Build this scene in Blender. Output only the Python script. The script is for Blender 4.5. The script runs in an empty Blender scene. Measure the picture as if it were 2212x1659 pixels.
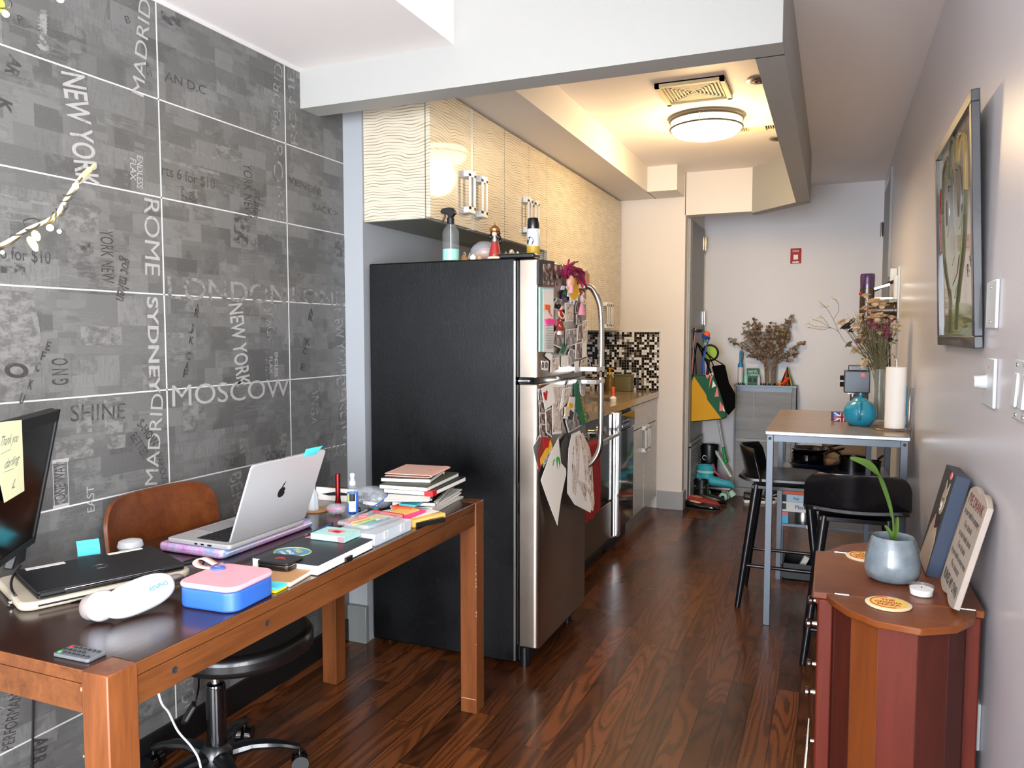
import bpy, bmesh, random
from math import *
from mathutils import Matrix, Vector, Euler, noise as mn
S = bpy.context.scene
C = S.collection
V = Vector
PI = pi
EYE = 1.36
# ---- survey of the room: a sight line of the camera met with a wall, floor or table plane
_F, _cx, _cy, _dv = 1661.0, 1106.0, 829.5, 107.0
_p = atan(_dv/_F); _y = atan((1800-_cx)/sqrt(_F*_F+_dv*_dv))
FW = V((-sin(_y)*cos(_p), cos(_y)*cos(_p), -sin(_p)))
RT = V((cos(_y), sin(_y), 0))
UP = V((-sin(_y)*sin(_p), cos(_y)*sin(_p), cos(_p)))
def ray(x, y): return FW + RT*((x-_cx)/_F) + UP*((_cy-y)/_F)
def PX(x, y, v): d = ray(x, y); t = v/d.x; return V((v, d.y*t, EYE+d.z*t))
def PY(x, y, v): d = ray(x, y); t = v/d.y; return V((d.x*t, v, EYE+d.z*t))
def PZ(x, y, v): d = ray(x, y); t = (v-EYE)/d.z; return V((d.x*t, d.y*t, v))

# ---- materials
def lin(h):
    if isinstance(h, str):
        h = h.lstrip('#'); c = [int(h[i:i+2], 16)/255 for i in (0, 2, 4)]
        return tuple([(v/12.92 if v <= .04045 else ((v+.055)/1.055)**2.4) for v in c]+[1])
    return tuple(h)+(1,) if len(h) == 3 else tuple(h)
class NT:
    def __init__(s, name):
        s.m = bpy.data.materials.new(name); s.m.use_nodes = True
        s.t = s.m.node_tree; s.b = s.t.nodes['Principled BSDF']; s.out = s.t.nodes['Material Output']
        s._tc = None
    def n(s, typ, ins=None, **kw):
        nd = s.t.nodes.new('ShaderNode'+typ)
        for k, v in kw.items(): setattr(nd, k, v)
        for k, v in (ins or {}).items(): s.set(nd, k, v)
        return nd
    def set(s, nd, k, v):
        sock = nd.inputs[k]
        if hasattr(v, 'is_output') or isinstance(v, bpy.types.NodeSocket): s.t.links.new(v, sock)
        else:
            if isinstance(v, str): v = lin(v)
            sock.default_value = v
    def P(s, **kw):
        nm = dict(col='Base Color', rough='Roughness', metal='Metallic', nrm='Normal', coat='Coat Weight', crough='Coat Roughness', trans='Transmission Weight', ior='IOR', alpha='Alpha', spec='Specular IOR Level', em='Emission Color', ems='Emission Strength', sheen='Sheen Weight', sss='Subsurface Weight')
        for k, v in kw.items(): s.set(s.b, nm[k], v)
        return s
    def obj(s):
        if not s._tc: s._tc = s.n('TexCoord')
        return s._tc.outputs['Object']
    def map(s, vec=None, loc=(0,0,0), rot=(0,0,0), sc=(1,1,1)):
        return s.n('Mapping', {'Vector': vec or s.obj(), 'Location': loc, 'Rotation': rot, 'Scale': sc}).outputs[0]
    def noise(s, vec=None, scale=5, detail=3, rough=.5, dist=0, out='Fac'):
        return s.n('TexNoise', {'Vector': vec or s.obj(), 'Scale': scale, 'Detail': detail, 'Roughness': rough, 'Distortion': dist}).outputs[out]
    def ramp(s, fac, stops, interp='LINEAR'):
        r = s.n('ValToRGB', {'Fac': fac}); r.color_ramp.interpolation = interp
        e = r.color_ramp.elements
        while len(e) < len(stops): e.new(.5)
        for q, (p, c) in zip(e, stops): q.position = p; q.color = lin(c) if not isinstance(c, (int, float)) else (c, c, c, 1)
        return r.outputs[0]
    def mix(s, fac, a, b, mode='MIX'):
        m = s.n('Mix', data_type='RGBA', blend_type=mode)
        for i, v in ((0, fac), (6, a), (7, b)):
            if isinstance(v, bpy.types.NodeSocket): s.t.links.new(v, m.inputs[i])
            else: m.inputs[i].default_value = lin(v) if isinstance(v, (str, tuple, list)) else v
        return m.outputs[2]
    def math(s, op, a, b=None, c=None):
        m = s.n('Math', operation=op)
        for i, v in enumerate((a, b, c)):
            if v is None: continue
            if isinstance(v, bpy.types.NodeSocket): s.t.links.new(v, m.inputs[i])
            else: m.inputs[i].default_value = v
        return m.outputs[0]
    def bump(s, h, strength=.3, dist=.01):
        s.set(s.b, 'Normal', s.n('Bump', {'Height': h, 'Strength': strength, 'Distance': dist}).outputs[0]); return s
M = {}
def mat(name, col, rough=.5, metal=0, vary=0, vscale=8, bump=0, bscale=60, **kw):
    t = NT(name); t.P(rough=rough, metal=metal, **kw)
    if vary:
        c = lin(col); d = tuple(max(0, v*(1-vary)) for v in c[:3])+(1,)
        t.P(col=t.mix(t.noise(scale=vscale, detail=4), d, c))
    else: t.P(col=lin(col))
    if bump: t.bump(t.noise(scale=bscale, detail=3), bump, .004)
    M[name] = t.m
    return t.m
def glassy(name, col='#ffffff', alpha=.25, rough=.05):
    # thin clear plastic or glass: mostly see-through with a sharp sheen
    t = NT(name); t.P(col=lin(col), rough=rough, alpha=alpha, spec=.8, coat=.4, crough=.03)
    M[name] = t.m; return t.m
def wood(name, c1, c2, axis='Y', scale=1.0, rough=.35, coat=.15, c3=None):
    t = NT(name)
    sc = {'X': (.8, 9, 9), 'Y': (9, .8, 9), 'Z': (9, 9, .8)}[axis]
    v = t.map(sc=tuple(q*scale for q in sc))
    n1 = t.noise(v, scale=2.2, detail=5, rough=.6, dist=.8)
    n2 = t.noise(v, scale=14, detail=3, rough=.7)
    f = t.math('MULTIPLY_ADD', n2, .35, t.math('MULTIPLY', n1, .75))
    big = t.noise(scale=2.5, detail=2)
    col = t.ramp(f, [(.3, c1), (.72, c2)])
    if c3: col = t.mix(t.ramp(big, [(.42, 0), (.62, 1)]), col, c3)
    t.P(col=col, rough=rough, coat=coat, crough=.2, spec=.25)
    t.bump(n2, .08, .002)
    M[name] = t.m; return t.m

# ---- mesh building
def TR(loc=(0,0,0), rot=(0,0,0), sc=(1,1,1)):
    return Matrix.LocRotScale(V(loc), Euler(rot, 'XYZ'), V(sc))
class MB:
    def __init__(s): s.bm = bmesh.new(); s.X = Matrix.Identity(4)
    def _fin(s, vs, fs, m):
        for v in vs: v.co = s.X @ v.co
        for f in fs: f.material_index = m
        return s
    def raw(s, pts, faces, m=0):
        vs = [s.bm.verts.new(p) for p in pts]
        fs = []
        for f in faces:
            try: fs.append(s.bm.faces.new([vs[i] for i in f]))
            except ValueError: pass
        return s._fin(vs, fs, m)
    def box(s, x0, x1, y0, y1, z0, z1, m=0):
        return s.raw([(x0,y0,z0),(x1,y0,z0),(x1,y1,z0),(x0,y1,z0),(x0,y0,z1),(x1,y0,z1),(x1,y1,z1),(x0,y1,z1)],
                     [(3,2,1,0),(4,5,6,7),(0,1,5,4),(1,2,6,5),(2,3,7,6),(3,0,4,7)], m)
    def cbox(s, c, d, rot=(0,0,0), m=0):
        o = s.X; s.X = o @ TR(c, rot)
        s.box(-d[0]/2, d[0]/2, -d[1]/2, d[1]/2, -d[2]/2, d[2]/2, m); s.X = o; return s
    def prism(s, poly, z0, z1, m=0, mt=None, mtop=None):
        n = len(poly); o = s.X
        if mt is not None: s.X = o @ mt
        a = sum(poly[i][0]*poly[(i+1) % n][1]-poly[(i+1) % n][0]*poly[i][1] for i in range(n))
        if a < 0: poly = poly[::-1]
        s.raw([(p[0], p[1], z0) for p in poly]+[(p[0], p[1], z1) for p in poly],
              [tuple(range(n))[::-1], tuple(range(n, 2*n))]+[(i, (i+1) % n, n+(i+1) % n, n+i) for i in range(n)], m)
        s.bm.faces.ensure_lookup_table()
        if mtop is not None: s.bm.faces[-n-1].material_index = mtop
        s.X = o; return s
    def lathe(s, prof, seg=32, m=0, mt=None, cap=True):
        o = s.X
        if mt is not None: s.X = o @ mt
        pts = []; rings = []
        for r, z in prof:
            if r < 1e-6: rings.append([len(pts)]); pts.append((0, 0, z))
            else:
                rings.append(list(range(len(pts), len(pts)+seg)))
                pts += [(r*cos(2*PI*i/seg), r*sin(2*PI*i/seg), z) for i in range(seg)]
        fs = []
        for a, b in zip(rings, rings[1:]):
            for i in range(seg):
                j = (i+1) % seg
                if len(a) == 1 and len(b) == 1: continue
                if len(a) == 1: fs.append((a[0], b[j], b[i]))
                elif len(b) == 1: fs.append((a[i], a[j], b[0]))
                else: fs.append((a[i], a[j], b[j], b[i]))
        if cap:
            if len(rings[0]) > 1: fs.append(tuple(rings[0][::-1]))
            if len(rings[-1]) > 1: fs.append(tuple(rings[-1]))
        s.raw(pts, fs, m); s.X = o; return s
    def cyl(s, a, b, r, r2=None, seg=20, m=0):
        a, b = V(a), V(b); d = b-a
        mt = Matrix.Translation(a) @ d.to_track_quat('Z', 'Y').to_matrix().to_4x4()
        return s.lathe([(r, 0), (r if r2 is None else r2, d.length)], seg, m, mt)
    def tube(s, pts, r, seg=8, m=0, closed=False, flat=1.0):
        pts = [V(p) for p in pts]; n = len(pts)
        rr = r if isinstance(r, (list, tuple)) else [r]*n
        up = None; rings = []; allp = []
        for i, p in enumerate(pts):
            if closed: t = pts[(i+1) % n]-pts[i-1]
            else: t = pts[min(i+1, n-1)]-pts[max(i-1, 0)]
            if t.length < 1e-9: t = V((0,0,1))
            t.normalize()
            if up is None:
                up = V((0,0,1)) if abs(t.z) < .9 else V((1,0,0))
            x = t.cross(up)
            if x.length < 1e-6: x = t.orthogonal()
            x.normalize(); y = x.cross(t).normalized(); up = y
            rings.append(range(len(allp), len(allp)+seg))
            allp += [p+x*cos(2*PI*k/seg)*rr[i]+y*sin(2*PI*k/seg)*rr[i]*flat for k in range(seg)]
        fs = []
        for i in range(n if closed else n-1):
            a, b = rings[i], rings[(i+1) % n]
            for k in range(seg): j = (k+1) % seg; fs.append((a[k], b[k], b[j], a[j]))
        if not closed: fs += [tuple(rings[0]), tuple(reversed(rings[-1]))]
        return s.raw(allp, fs, m)
    def ball(s, c, r, seg=12, rings=8, m=0, sc=(1,1,1), rot=(0,0,0)):
        prof = [(sin(PI*i/rings)*r if 0 < i < rings else 0, -cos(PI*i/rings)*r) for i in range(rings+1)]
        return s.lathe(prof, seg, m, TR(c, rot, sc), cap=False)
    def grid(s, f, nu, nv, m=0, thick=0):
        pts = [V(f(i/nu, j/nv)) for j in range(nv+1) for i in range(nu+1)]
        w = nu+1
        fs = [(j*w+i, j*w+i+1, (j+1)*w+i+1, (j+1)*w+i) for j in range(nv) for i in range(nu)]
        if thick:
            N = len(pts); nrm = [V((0,0,0)) for _ in pts]
            for q in fs:
                nn = (pts[q[1]]-pts[q[0]]).cross(pts[q[3]]-pts[q[0]])
                for k in q: nrm[k] += nn
            pts = pts+[p-(n_.normalized() if n_.length > 0 else V((0,0,1)))*thick for p, n_ in zip(pts, nrm)]
            back = [tuple(N+k for k in reversed(q)) for q in fs]
            edge = [j for j in range(w)]+[j*w+nu for j in range(1, nv+1)]+[nv*w+i for i in range(nu-1, -1, -1)]+[j*w for j in range(nv-1, 0, -1)]
            side = [(edge[(k+1) % len(edge)], edge[k], N+edge[k], N+edge[(k+1) % len(edge)]) for k in range(len(edge))]
            fs = fs+back+side
        return s.raw(pts, fs, m)
    def mesh(s, me, mt, m=0):
        vs = [s.bm.verts.new(s.X @ (mt @ v.co)) for v in me.vertices]
        for p in me.polygons:
            try: f = s.bm.faces.new([vs[i] for i in p.vertices]); f.material_index = m
            except ValueError: pass
        return s
    def text(s, txt, mt, size=.02, m=0, bold=0.0, align='CENTER', shear=0, w=None, depth=0):
        me = text_mesh(txt, bold, align, shear, depth/size if depth else 0)
        xs = [v.co.x for v in me.vertices]; sx = size
        if w and xs: sx = w/(max(xs)-min(xs))
        return s.mesh(me, mt @ Matrix.Diagonal((sx, size, size, 1)), m)
_tc = {}
def text_mesh(txt, bold, align, shear, depth):
    k = (txt, bold, align, shear, depth)
    if k not in _tc:
        cu = bpy.data.curves.new('lettering', 'FONT'); cu.body = txt; cu.size = 1; cu.offset = bold; cu.shear = shear
        cu.align_x = align; cu.align_y = 'CENTER'; cu.resolution_u = 4; cu.extrude = depth
        o = bpy.data.objects.new('lettering', cu)
        me = bpy.data.meshes.new_from_object(o)
        bpy.data.objects.remove(o); bpy.data.curves.remove(cu); _tc[k] = me
    return _tc[k]
WM = {}   # world matrix of every thing or part
def setp(o, label=None, cat=None, group=None, kind=None):
    for k, v in (('label', label), ('category', cat), ('group', group), ('kind', kind)):
        if v: o[k] = v
    return o
def thing(name, label, cat, loc=(0,0,0), rz=0, group=None, rot=None):
    o = bpy.data.objects.new(name, None); C.objects.link(o); o.empty_display_size = .05
    o.location = loc; o.rotation_euler = rot or (0, 0, rz)
    WM[o] = TR(loc, rot or (0, 0, rz))
    return setp(o, label, cat, group)
def part(name, mb, mats, parent=None, world=False, bev=0, bseg=2, smooth=35, sub=0, label=None, kind=None, solid=0):
    me = bpy.data.meshes.new(name)
    bmesh.ops.recalc_face_normals(mb.bm, faces=mb.bm.faces) if kind != 'raw' else None
    if world and parent is not None: bmesh.ops.transform(mb.bm, matrix=WM[parent].inverted(), verts=mb.bm.verts)
    mb.bm.to_mesh(me); mb.bm.free()
    if isinstance(mats, (str, bpy.types.Material)): mats = [mats]
    for q in mats: me.materials.append(M[q] if isinstance(q, str) else q)
    if smooth and len(me.polygons):
        me.polygons.foreach_set('use_smooth', [True]*len(me.polygons)); me.set_sharp_from_angle(angle=radians(smooth))
    o = bpy.data.objects.new(name, me); C.objects.link(o)
    if parent is not None: o.parent = parent; WM[o] = WM[parent]
    else: WM[o] = Matrix.Identity(4)
    if solid:
        s_ = o.modifiers.new('solid', 'SOLIDIFY'); s_.thickness = solid; s_.offset = 0
    if bev:
        b = o.modifiers.new('bevel', 'BEVEL'); b.width = bev; b.segments = bseg; b.limit_method = 'ANGLE'; b.angle_limit = radians(40); b.harden_normals = False
    if sub:
        s_ = o.modifiers.new('sub', 'SUBSURF'); s_.levels = sub; s_.render_levels = sub
    if label: o['label'] = label
    if kind == 'stuff': o['kind'] = kind
    return o
def solo(name, label, cat, mb, mats, loc=(0,0,0), rz=0, rot=None, group=None, **kw):
    o = part(name, mb, mats, None, **kw); o.location = loc; o.rotation_euler = rot or (0, 0, rz)
    WM[o] = TR(loc, rot or (0, 0, rz))
    return setp(o, label, cat, group)
def struct(name, mb, mats, **kw):
    o = part(name, mb, mats, None, **kw); o['kind'] = 'structure'; return o
def copy_tree(o, loc=None, rz=None, label=None, parent=None):
    c = o.copy(); C.objects.link(c); c.parent = parent
    for ch in list(o.children): copy_tree(ch, parent=c)
    if loc is not None: c.location = loc
    if rz is not None: c.rotation_euler = (0, 0, rz)
    if label: c['label'] = label
    return c
def rrect(w, h, r, n=5):
    out = []
    for cx, cy, a0 in ((w/2-r, h/2-r, 0), (-w/2+r, h/2-r, PI/2), (-w/2+r, -h/2+r, PI), (w/2-r, -h/2+r, 1.5*PI)):
        out += [(cx+r*cos(a0+PI/2*i/n), cy+r*sin(a0+PI/2*i/n)) for i in range(n+1)]
    return out
def smooth_path(pts, n=8):
    pts = [V(p) for p in pts]; out = []
    for i in range(len(pts)-1):
        p0, p1, p2, p3 = pts[max(i-1, 0)], pts[i], pts[i+1], pts[min(i+2, len(pts)-1)]
        for k in range(n):
            t = k/n
            out.append(.5*((2*p1)+(p2-p0)*t+(2*p0-5*p1+4*p2-p3)*t*t+(3*p1-p0-3*p2+p3)*t**3))
    return out+[pts[-1]]
rnd = random.Random(7)
# ================= plain materials
mat('white_wall', '#a6a6a2', .55, bump=.05, bscale=250); mat('white_wall_lit', '#dcd7d2', .5)  # beam white darkened, kitchen copy lightened: lit brightness put into the colour
mat('grey_wall', '#d2cfd3', .28, bump=.04, bscale=30)
mat('far_wall', '#e6e5e8', .5, bump=.04, bscale=200)
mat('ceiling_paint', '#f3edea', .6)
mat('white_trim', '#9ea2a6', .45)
mat('black', '#0b0b0d', .45); mat('gloss_black', '#060608', .12, coat=.5); mat('black_paint', '#0d0e10', .3, coat=.3)
mat('steel', '#b9b4ac', .28, .95); mat('chrome', '#d8d8d8', .12, 1); mat('dark_steel', '#6a5c50', .38, .8)
mat('white', '#efefec', .4); mat('paper', '#f0ece4', .7); mat('plastic_white', '#cdd1d4', .3); mat('black_cloth', '#08080a', .95, spec=.1); mat('screen_black', '#050607', .16, spec=.35)
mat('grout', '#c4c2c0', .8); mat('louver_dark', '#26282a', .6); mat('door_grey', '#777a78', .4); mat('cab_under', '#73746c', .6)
mat('red', '#b3161c', .6); mat('orange', '#f0622a', .5); mat('green', '#2fae4a', .45); mat('dark_green', '#1d6a4c', .7)
mat('yellow', '#f2b71b', .75); mat('pink', '#f3a3b8', .5); mat('blue', '#2d5cab', .4); mat('teal', '#3aa7b8', .5)
mat('note_yellow', '#f0f2c4', .7); mat('note_cyan', '#4fd0e0', .7); mat('ink', '#1b1c20', .6); mat('ink_red', '#8e2a24', .7)
mat('bronze_ink', '#4b4640', .7); mat('purple', '#3b2350', .3); mat('cream', '#e3d5b2', .7); mat('hotpink', '#f2408f', .6)
mat('leather', '#0b0a0b', .35, coat=.2); mat('tan', '#c08a66', .6); mat('skin_peach', '#e8b49c', .6); mat('magenta', '#8e1546', .7)
mat('lime', '#a4c83a', .5); mat('kraft', '#b0855a', .7); mat('navy', '#141b3a', .35, coat=.4)
glassy('clear', '#eef4f4', .07); glassy('clear_film', '#dfe6ee', .28, .12); glassy('frosted', '#dfe7ec', .55, .3)

# ---- oak strip floor
t = NT('floor_oak')
sp = t.n('SeparateXYZ', {'Vector': t.obj()})
row = t.math('FLOOR', t.math('DIVIDE', sp.outputs[0], .083))
rw = t.n('TexWhiteNoise', {'W': row}, noise_dimensions='1D').outputs['Value']
uv = t.n('CombineXYZ', {'X': t.math('MULTIPLY_ADD', rw, 5.3, sp.outputs[1]), 'Y': sp.outputs[0], 'Z': 0.0}).outputs[0]
br = t.n('TexBrick', {'Vector': uv, 'Color1': (0,0,0,1), 'Color2': (1,1,1,1), 'Mortar': (.5,.5,.5,1), 'Scale': 1.0, 'Mortar Size': .0013, 'Mortar Smooth': .1, 'Bias': 0.0, 'Brick Width': 1.15, 'Row Height': .083})
br.offset = 0
pl = br.outputs['Color']
shift = t.n('VectorMath', {0: uv, 1: t.n('VectorMath', {0: pl, 1: (7.3, 3.1, 5.7)}, operation='MULTIPLY').outputs[0]}, operation='ADD').outputs[0]
gn = t.noise(t.map(shift, sc=(1.1, 8.5, 1)), scale=1.0, detail=1.2, rough=.35)
rings = t.math('MULTIPLY_ADD', t.math('SINE', t.math('MULTIPLY', gn, 95)), .5, .5)
pore = t.noise(t.map(shift, sc=(5, 140, 1)), scale=2.0, detail=3, rough=.6)
rings = t.math('MULTIPLY_ADD', t.math('SUBTRACT', pore, .5), .7, rings)
fine = pore
base = t.ramp(pl, [(0, '#40210e'), (.35, '#542c14'), (.7, '#653719'), (1, '#774222')])
g = t.ramp(rings, [(.0, .50), (.22, .70), (.5, 1.0), (1, 1.06)])
col = t.mix(1.0, base, g, 'MULTIPLY')
col = t.mix(.35, col, t.ramp(fine, [(.3, .45), (.7, 1.0)]), 'MULTIPLY')
col = t.mix(br.outputs['Fac'], col, '#140805')
t.P(col=col, rough=t.math('MULTIPLY_ADD', t.noise(scale=3, detail=4), .16, .20), coat=.12, crough=.10)
t.bump(t.math('MULTIPLY_ADD', br.outputs['Fac'], -1.0, t.math('MULTIPLY', g, .10)), .14, .0012)
M['floor_oak'] = t.m

# ---- printed concrete-look wall tile: collage of torn posters in greys
t = NT('tile_print')
sp = t.n('SeparateXYZ', {'Vector': t.obj()})
uv = t.n('CombineXYZ', {'X': sp.outputs[1], 'Y': sp.outputs[2], 'Z': 0.0}).outputs[0]
def cells(loc, sc, seed):
    v = t.map(uv, loc=loc, sc=sc)
    b = t.n('TexBrick', {'Vector': v, 'Color1': (0,0,0,1), 'Color2': (1,1,1,1), 'Mortar': (0,0,0,1), 'Scale': 1.0, 'Mortar Size': 0.0, 'Brick Width': 1.0, 'Row Height': .55})
    b.offset = seed; b.squash = .6; b.squash_frequency = 3
    return b.outputs['Color']
dist = t.n('VectorMath', {0: uv, 1: t.n('VectorMath', {0: t.noise(uv, scale=9, detail=5, out='Color'), 1: (.05, .05, 0)}, operation='MULTIPLY').outputs[0]}, operation='ADD').outputs[0]
c1 = cells((.1, .2, 0), (3.3, 6.2, 1), .4); c2 = cells((.37, .77, 0), (7.3, 9.1, 1), .63); c3 = cells((.7, .1, 0), (17, 26, 1), .27)
v4 = t.n('TexVoronoi', {'Vector': t.map(dist, sc=(9, 14, 1)), 'Scale': 1.0}, distance='CHEBYCHEV').outputs['Color']
blot = t.noise(dist, scale=5, detail=6, rough=.65)
streak = t.noise(t.map(uv, sc=(9, 70, 1)), scale=2, detail=3, rough=.7)
streak2 = t.noise(t.map(uv, sc=(80, 10, 1)), scale=2, detail=3, rough=.7)
a = t.ramp(c1, [(0, .22), (.4, .40), (.8, .52), (1, .70)])
a = t.mix(t.ramp(blot, [(.47, 0), (.52, .75)]), a, t.ramp(c2, [(0, .20), (.5, .44), (1, .68)]))
a = t.mix(t.ramp(v4, [(.55, 0), (.6, .45)]), a, t.ramp(c3, [(0, .27), (.5, .46), (1, .7)]))
lines = t.ramp(streak, [(.48, 0), (.60, 1)]); l2 = t.ramp(streak2, [(.5, 0), (.6, 1)])
msk = t.ramp(c2, [(.55, 0), (.6, 1)], 'CONSTANT'); msk2 = t.ramp(c1, [(.6, 0), (.61, 1)], 'CONSTANT')
a = t.mix(t.math('MULTIPLY', t.math('MULTIPLY', lines, msk), .4), a, (.62, .62, .62))
a = t.mix(t.math('MULTIPLY', t.math('MULTIPLY', l2, msk2), .3), a, (.2, .2, .2))
a = t.mix(t.math('MULTIPLY', t.ramp(t.noise(uv, scale=160, detail=2), [(.4, 0), (.7, 1)]), .12), a, (.75, .75, .75))
tint = t.mix(1.0, t.mix(.15, a, (.44, .44, .44)), (.265, .263, .252), 'MULTIPLY')
t.P(col=tint, rough=t.math('MULTIPLY_ADD', blot, .2, .28), spec=.5)
t.bump(t.noise(uv, scale=40, detail=5), .15, .002)
M['tile_print'] = t.m
def worn(name, ink, base, lo=.40, hi=.52):
    t = NT(name); n_ = t.noise(t.map(sc=(1, 14, 22)), scale=2.2, detail=6, rough=.7)
    t.P(col=t.mix(t.ramp(n_, [(lo, 0), (hi, 1)]), base, ink), rough=.4); M[name] = t.m
worn('tile_light_ink', '#9d9c99', '#686765', .30, .42); worn('tile_mid_ink', '#858481', '#5c5b59', .42, .56); worn('tile_dark_ink', '#3c3b3a', '#565553', .36, .5); worn('tile_patch_light', '#767572', '#5a5957', .42, .58); worn('tile_patch_dark', '#3f3e3d', '#6a6967', .44, .56)

# ---- pale laminate with fine rippled lines
def ripple(name, c_base, c_line, rough=.28):
    t = NT(name)
    v = t.map(sc=(1, 1, 1))
    sp = t.n('SeparateXYZ', {'Vector': t.obj()})
    ph = t.math('MULTIPLY_ADD', t.noise(t.map(sc=(1, 1, .45)), scale=7, detail=1.0), 26, t.math('MULTIPLY', sp.outputs[2], 500))
    ph = t.math('MULTIPLY_ADD', t.noise(t.map(sc=(1, 1, 1.6)), scale=16, detail=0), 5, ph)
    wv = t.math('MULTIPLY_ADD', t.math('SINE', ph), .5, .5)
    wv = t.math('MULTIPLY_ADD', t.noise(t.map(sc=(5, 5, 24)), scale=2, detail=0), .5, t.math('SUBTRACT', wv, .22))
    t.P(col=t.ramp(wv, [(.04, c_line), (.26, c_base), (1, c_base)]), rough=rough, coat=.35, crough=.05)
    t.bump(wv, .16, .0008)
    M[name] = t.m
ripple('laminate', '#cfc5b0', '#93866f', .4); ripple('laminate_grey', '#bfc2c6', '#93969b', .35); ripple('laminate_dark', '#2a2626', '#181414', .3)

# ---- black white mosaic
def mosaic(name, ax):
    t = NT(name); sp = t.n('SeparateXYZ', {'Vector': t.obj()})
    k = 50.0
    u = t.math('MULTIPLY', sp.outputs[ax], k); w = t.math('MULTIPLY', sp.outputs[2], k)
    cell = t.n('CombineXYZ', {'X': t.math('FLOOR', u), 'Y': t.math('FLOOR', w), 'Z': 0.0}).outputs[0]
    wn = t.n('TexWhiteNoise', {'Vector': cell}).outputs['Value']
    col = t.ramp(wn, [(0, '#0a0a0c'), (.42, '#3b3533'), (.55, '#8f877e'), (.68, '#eeeceb')], 'CONSTANT')
    gr = t.math('MAXIMUM', t.math('LESS_THAN', t.math('FRACT', u), .09), t.math('LESS_THAN', t.math('FRACT', w), .09))
    t.P(col=t.mix(gr, col, '#8a8782'), rough=t.mix(gr, (.08,)*3, (.7,)*3)); M[name] = t.m
mosaic('mosaic_end', 0); mosaic('mosaic_side', 1)

# ---- woods
wood('desk_wood', '#42220f', '#704222', 'Y', .9, .33, .2); wood('desk_leg_wood', '#4c2712', '#764423', 'Z', .9, .35, .2)
wood('desk_top_wood', '#1e0f0b', '#33190f', 'Y', .7, .2, .4)
wood('chair_wood', '#4e2411', '#74401f', 'X', .6, .28, .4); mat('ply_edge', '#a4703c', .5)
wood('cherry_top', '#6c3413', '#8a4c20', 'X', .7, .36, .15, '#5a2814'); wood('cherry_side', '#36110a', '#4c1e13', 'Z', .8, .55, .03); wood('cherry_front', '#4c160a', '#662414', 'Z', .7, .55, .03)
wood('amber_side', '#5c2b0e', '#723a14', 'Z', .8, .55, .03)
wood('black_wood', '#0a090a', '#17161a', 'X', 2, .28, .25); wood('ash_grey', '#7e8288', '#989ca1', 'X', 1.2, .5, 0)
wood('table_plate', '#7b6a5a', '#978470', 'X', .35, .3, .3); mat('table_edge', '#a3a6aa', .3, .8); mat('frame_grey', '#5d646c', .4, .5)
t = NT('counter_stone'); t.P(col=t.ramp(t.noise(scale=180, detail=4), [(.35, '#8a745a'), (.65, '#b49a78')]), rough=.18, coat=.4, crough=.05); M['counter_stone'] = t.m
t = NT('fridge_side'); sc1 = t.noise(t.map(sc=(1, 1, .4)), scale=110, detail=5, rough=.8)
t.P(col='#050608', rough=t.ramp(t.noise(scale=3, detail=3), [(.38, .22), (.62, .5)]), spec=.3)
t.bump(sc1, .5, .0022); M['fridge_side'] = t.m
t = NT('brushed_steel'); n = t.noise(t.map(sc=(1, 60, 1.5)), scale=8, detail=3)
t.P(col=t.mix(n, '#9c8f83', '#b5a99c'), metal=1.0, rough=.3); M['brushed_steel'] = t.m
t = NT('holo'); v = t.n('TexVoronoi', {'Vector': t.obj(), 'Scale': 220.0}).outputs['Distance']
hv = t.noise(t.map(sc=(14, 5, 5)), scale=1.5, detail=1)
t.P(col=t.mix(t.ramp(v, [(.2, 0), (.5, .35)]), t.ramp(hv, [(.3, '#c46ac8'), (.48, '#d8a2dc'), (.62, '#4aa8dc'), (.75, '#c58ad8')]), '#f2e6ff'), rough=.18, metal=.3, coat=.7); t.bump(v, .4, .001); M['holo'] = t.m
t = NT('lamp_glow'); t.P(col='#fff6e0', em='#ffe9b8', ems=9.0); M['lamp_glow'] = t.m
t = NT('bulb_glow'); t.P(col='#fff6e0', em='#ffd070', ems=60.0); M['bulb_glow'] = t.m
t = NT('terry_red'); t.P(col=t.mix(t.noise(t.map(sc=(40, 60, 4)), scale=1, detail=3), '#6e0810', '#a8121c'), rough=.95); t.bump(t.noise(scale=350, detail=2), .8, .004); M['terry_red'] = t.m
t = NT('drawing_paper'); dn = t.noise(t.map(sc=(20, 20, 9)), scale=1.5, detail=5, dist=2.5)
t.P(col=t.ramp(dn, [(.36, '#4a3d38'), (.42, '#cbb9ac'), (.52, '#e9ddd2'), (.62, '#9a8272'), (.66, '#efe6de')]), rough=.75); M['drawing_paper'] = t.m
t = NT('photo_print'); dn = t.noise(t.map(sc=(30, 30, 22)), scale=1.3, detail=4, dist=1)
t.P(col=t.ramp(dn, [(.38, '#15120f'), (.48, '#5b463c'), (.56, '#9c8478'), (.66, '#d8cbc2')]), rough=.3); M['photo_print'] = t.m
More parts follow.
